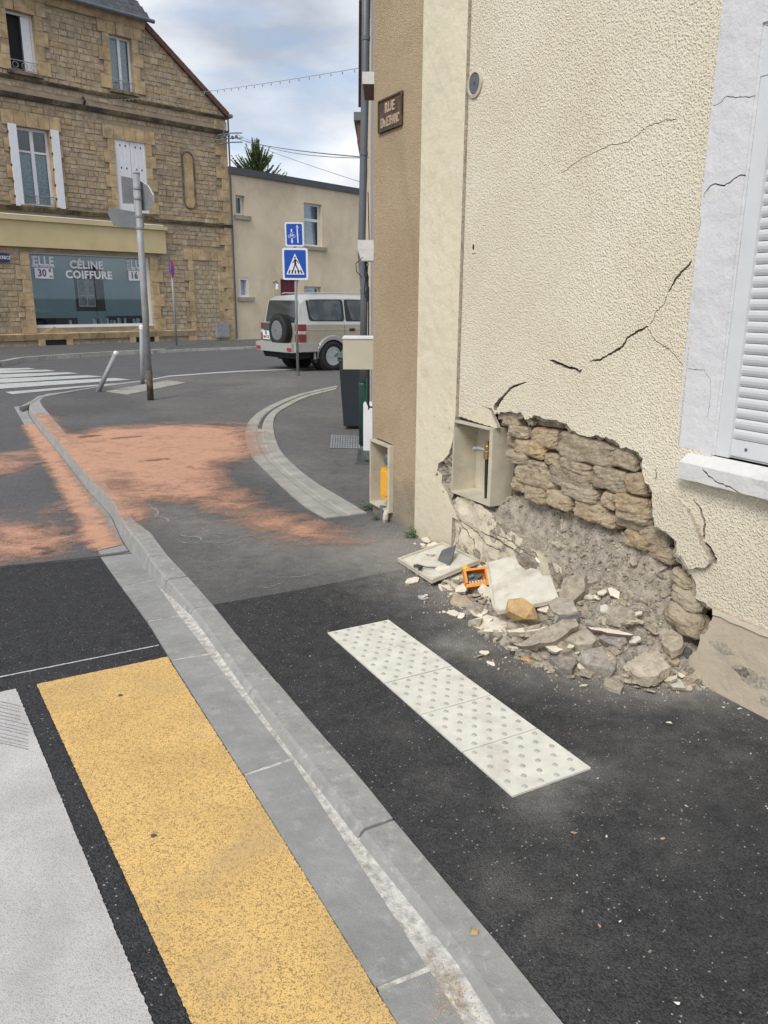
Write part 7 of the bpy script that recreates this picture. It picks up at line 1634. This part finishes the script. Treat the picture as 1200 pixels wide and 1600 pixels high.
# wheel-arch flares and wheels
for x in (0., 2.675):
    for s in (-1, 1):
        a = np.linspace(-.12, math.pi+.12, 14); ri, ro_ = .42, .53; v = []
        for t in a:
            for r_, o_ in ((ri, .045), (ro_*.95, .050), (ro_, -.01), (ri, -.10)):
                xx, zz = x+r_*math.cos(t), .37+r_*math.sin(t)*.98; v.append(K(xx, s*(side_y(xx, max(zz, .5))+o_), zz))
        ff = [(k*4+m_, (k+1)*4+m_, (k+1)*4+(m_+1) % 4, k*4+(m_+1) % 4) for k in range(13) for m_ in range(4)]+[(0, 1, 2, 3), (52, 53, 54, 55)]
        obj('wheel_arch', v, ff, paintw, car, smooth=False)
        m = MB(); P_ = [(x+.425*math.cos(t), .37+.425*math.sin(t)) for t in np.linspace(0, 2*math.pi, 24, endpoint=False)]; m.prism(P_, lambda p, q, d: K(p, s*d, q), .5, side_y(x, .8)+.004); m.build('wheel_well', [M['dark']], car)
        c = np.array(K(x, s*.80, .37)); ax = np.array([*(lf*s), 0.]); wh = thing_part = bpy.data.objects.new('wheel', None); COL.objects.link(wh); wh.parent = car; wh.location = c-wpos(car); WP[wh.name] = c
        MB().lathe([(.22, -.10), (.345, -.115), (.37, -.085), (.372, .085), (.345, .118), (.235, .118), (.225, .09)], c, ax, 32).build('tyre', [M['rubber']], wh, smooth=True)
        m = MB(); m.lathe([(.235, .095), (.235, .112), (.205, .112), (.205, .06)], c, ax, 28); m.lathe([(.001, .02), (.22, .02)], c, ax, 28, 1); m.lathe([(.001, .10), (.05, .10), (.06, .03)], c, ax, 16)
        up_ = np.array([0, 0, 1.]); sd_ = np.cross(ax, up_)
        for k in range(5):
            t = k*2*math.pi/5+.3; d_ = up_*math.cos(t)+sd_*math.sin(t); w_ = np.cross(ax, d_); m.hexa([tuple(c+ax*a_+d_*b_+w_*e_) for a_, b_, e_ in ((.03, .03, -.022), (.03, .21, -.034), (.03, .21, .034), (.03, .03, .022), (.095, .03, -.014), (.10, .21, -.024), (.10, .21, .024), (.095, .03, .014))])
        m.build('rim', [chrome, M['dark']], wh)
# rear details; rear face map (y,z) at x
def rear_x(z): return float(np.interp(z, [.5, 1.15, 1.30, 1.74, 1.83], [-.985, -.975, -.955, -.865, -.73]))
def rearpanel(name, P_, mat, off=.01, th=.02, par=None):
    m = MB(); k = len(P_); m.v = [K(rear_x(z)-off, y, z) for y, z in P_]+[K(rear_x(z)+th, y, z) for y, z in P_]; m.f = [list(range(k)), list(range(2*k-1, k-1, -1))]+[[i, (i+1) % k, (i+1) % k+k, i+k] for i in range(k)]; m.m = [0]*(k+2); m.a = [0]*(k+2); return m.build(name, [mat], par or car)
rearpanel('tailgate', rpoly([(-.66, .72), (.66, .72), (.66, 1.14), (.64, 1.22), (-.64, 1.22), (-.66, 1.14)], .03), paintb, .006)
rearpanel('rear_window', rpoly([(-.66, 1.20), (.66, 1.20), (.62, 1.72), (-.62, 1.72)], .06), gd, .018)
for s in (-1, 1): rearpanel('window_pillar', [(s*.66, 1.18), (s*.72, 1.16), (s*.665, 1.72), (s*.61, 1.72)], paintw, .012)
for s in (-1, 1):
    m = MB()
    for z0_, z1_, mi in ((.74, .92, 0), (.925, 1.0, 1), (1.005, 1.16, 0)): m.hexa([K(-1.0, s*.69, z0_), K(-1.0, s*.872, z0_), K(-.80, s*.882, z0_), K(-.80, s*.69, z0_), K(-1.0, s*.69, z1_), K(-.995, s*.868, z1_), K(-.80, s*.880, z1_), K(-.80, s*.69, z1_)], mi)
    m.build('tail_light', [plain('tail_light_red', (.20, .008, .014), .25, spec=.8), M['boxcover']], car)
m = MB(); m.hexa([K(-1.18, -.80, .48), K(-1.18, .80, .48), K(-.90, .88, .50), K(-.90, -.88, .50), K(-1.20, -.82, .70), K(-1.20, .82, .70), K(-.90, .90, .72), K(-.90, -.90, .72)])
for s in (-1, 1): m.hexa([K(-1.12, s*.80, .48), K(-1.12, s*.895, .50), K(-.45, s*.905, .50), K(-.45, s*.80, .50), K(-1.14, s*.82, .70), K(-1.12, s*.905, .70), K(-.45, s*.915, .71), K(-.45, s*.80, .71)])
m.build('rear_bumper', [paintw], car)
m = MB(); m.box(0, .001, 0, .001, 0, .001); m = MB(); m.hexa([K(-1.0, -.72, .32), K(-1.0, .72, .32), K(2.9, .72, .32), K(2.9, -.72, .32), K(-1.05, -.75, .49), K(-1.05, .75, .49), K(2.9, .75, .5), K(2.9, -.75, .5)]); m.build('underbody', [M['dark']], car)
for s in (-1, 1): m = MB(); m.hexa([K(-.50, s*.64, .22), K(-.50, s*.88, .22), K(-.47, s*.88, .22), K(-.47, s*.64, .22), K(-.50, s*.64, .60), K(-.50, s*.88, .60), K(-.47, s*.88, .60), K(-.47, s*.64, .60)]); m.build('mud_flap', [M['rubber']], car)
m = MB()
for s in (-1, 1): m.hexa([K(-1.205, s*.62, .52), K(-1.205, s*.79, .52), K(-1.16, s*.80, .52), K(-1.16, s*.62, .52), K(-1.21, s*.62, .60), K(-1.21, s*.79, .60), K(-1.16, s*.80, .60), K(-1.16, s*.62, .60)])
m.build('bumper_reflector', [M['sgred']], car)
sw_ = bpy.data.objects.new('spare_wheel', None); COL.objects.link(sw_); sw_.parent = car; c = np.array(K(-1.08, -.17, 1.0)); sw_.location = c-wpos(car); WP[sw_.name] = c; ax = np.array([*(-hd), 0.])
MB().lathe([(.20, -.10), (.34, -.115), (.385, -.085), (.388, .075), (.360, .11), (.25, .12), (.235, .10)], c, ax, 36).build('tyre', [M['rubber']], sw_, smooth=True)
tr_ = MB(); up_ = np.array([0, 0, 1.]); sd_ = np.cross(ax, up_)
for k in range(44):
    for j in range(3):
        t = (k+.5*(j % 2))*2*math.pi/44; d_ = up_*math.cos(t)+sd_*math.sin(t); w_ = np.cross(ax, d_); z_ = -.07+.055*j; tr_.hexa([tuple(c+ax*(z_+a_)+d_*b_+w_*e_) for a_, b_, e_ in ((0, .382, -.018), (.045, .382, -.018), (.045, .382, .018), (0, .382, .018), (0, .40, -.016), (.045, .40, -.016), (.045, .40, .016), (0, .40, .016))])
stuff(tr_.build('tread_blocks', [M['rubber']], sw_))
MB().lathe([(.245, .09), (.24, .115), (.22, .122), (.19, .118), (.03, .125), (.028, .105), (.001, .105)], c, ax, 36).build('rim_cover', [M['signback']], sw_, smooth=False)
m = MB(); m.hexa([K(-1.03, .42, .86), K(-1.03, .70, .86), K(-.98, .70, .86), K(-.98, .42, .86), K(-1.03, .42, 1.16), K(-1.03, .70, 1.16), K(-.98, .70, 1.16), K(-.98, .42, 1.16)]); m.build('plate_housing', [M['b_cap']], car)
m = MB(); m.hexa([K(-1.045, .40, .76), K(-1.045, .72, .76), K(-1.03, .72, .76), K(-1.03, .40, .76), K(-1.045, .40, .97), K(-1.045, .72, .97), K(-1.03, .72, .97), K(-1.03, .40, .97)]); pl2 = m.build('licence_plate', [M['white']], car)
fmp = lambda a, b_, d: K(-1.045-d, a, b_)
text('lettering', 'BJ', .10, fmp, .0, .003, M['sgblack'], pl2, .56, .915, .003, 1, flip=-1); text('lettering', '504 CX', .10, fmp, .0, .003, M['sgblack'], pl2, .56, .815, .003, .85, flip=-1)
m = MB(); m.hexa([K(-1.02, .30, 1.0), K(-1.02, .44, 1.0), K(-1.0, .44, 1.0), K(-1.0, .30, 1.0), K(-1.02, .30, 1.14), K(-1.02, .44, 1.14), K(-1.0, .44, 1.14), K(-1.0, .30, 1.14)]); m.build('door_badge', [M['signback']], car)
for s in (-1, 1): m = MB(); m.hexa([K(2.05, s*.90, 1.16), K(2.15, s*.90, 1.16), K(2.15, s*1.06, 1.18), K(2.05, s*1.06, 1.18), K(2.05, s*.90, 1.30), K(2.15, s*.90, 1.30), K(2.15, s*1.06, 1.32), K(2.05, s*1.06, 1.32)]); m.build('wing_mirror', [paintw], car)
for s in (-1, 1): m = MB(); m.tube([K(-.5, s*.60, 1.885), K(-.4, s*.60, 1.905), K(1.4, s*.60, 1.90), K(1.5, s*.60, 1.875)], .014, 8); m.build('roof_rail', [paintw], car)
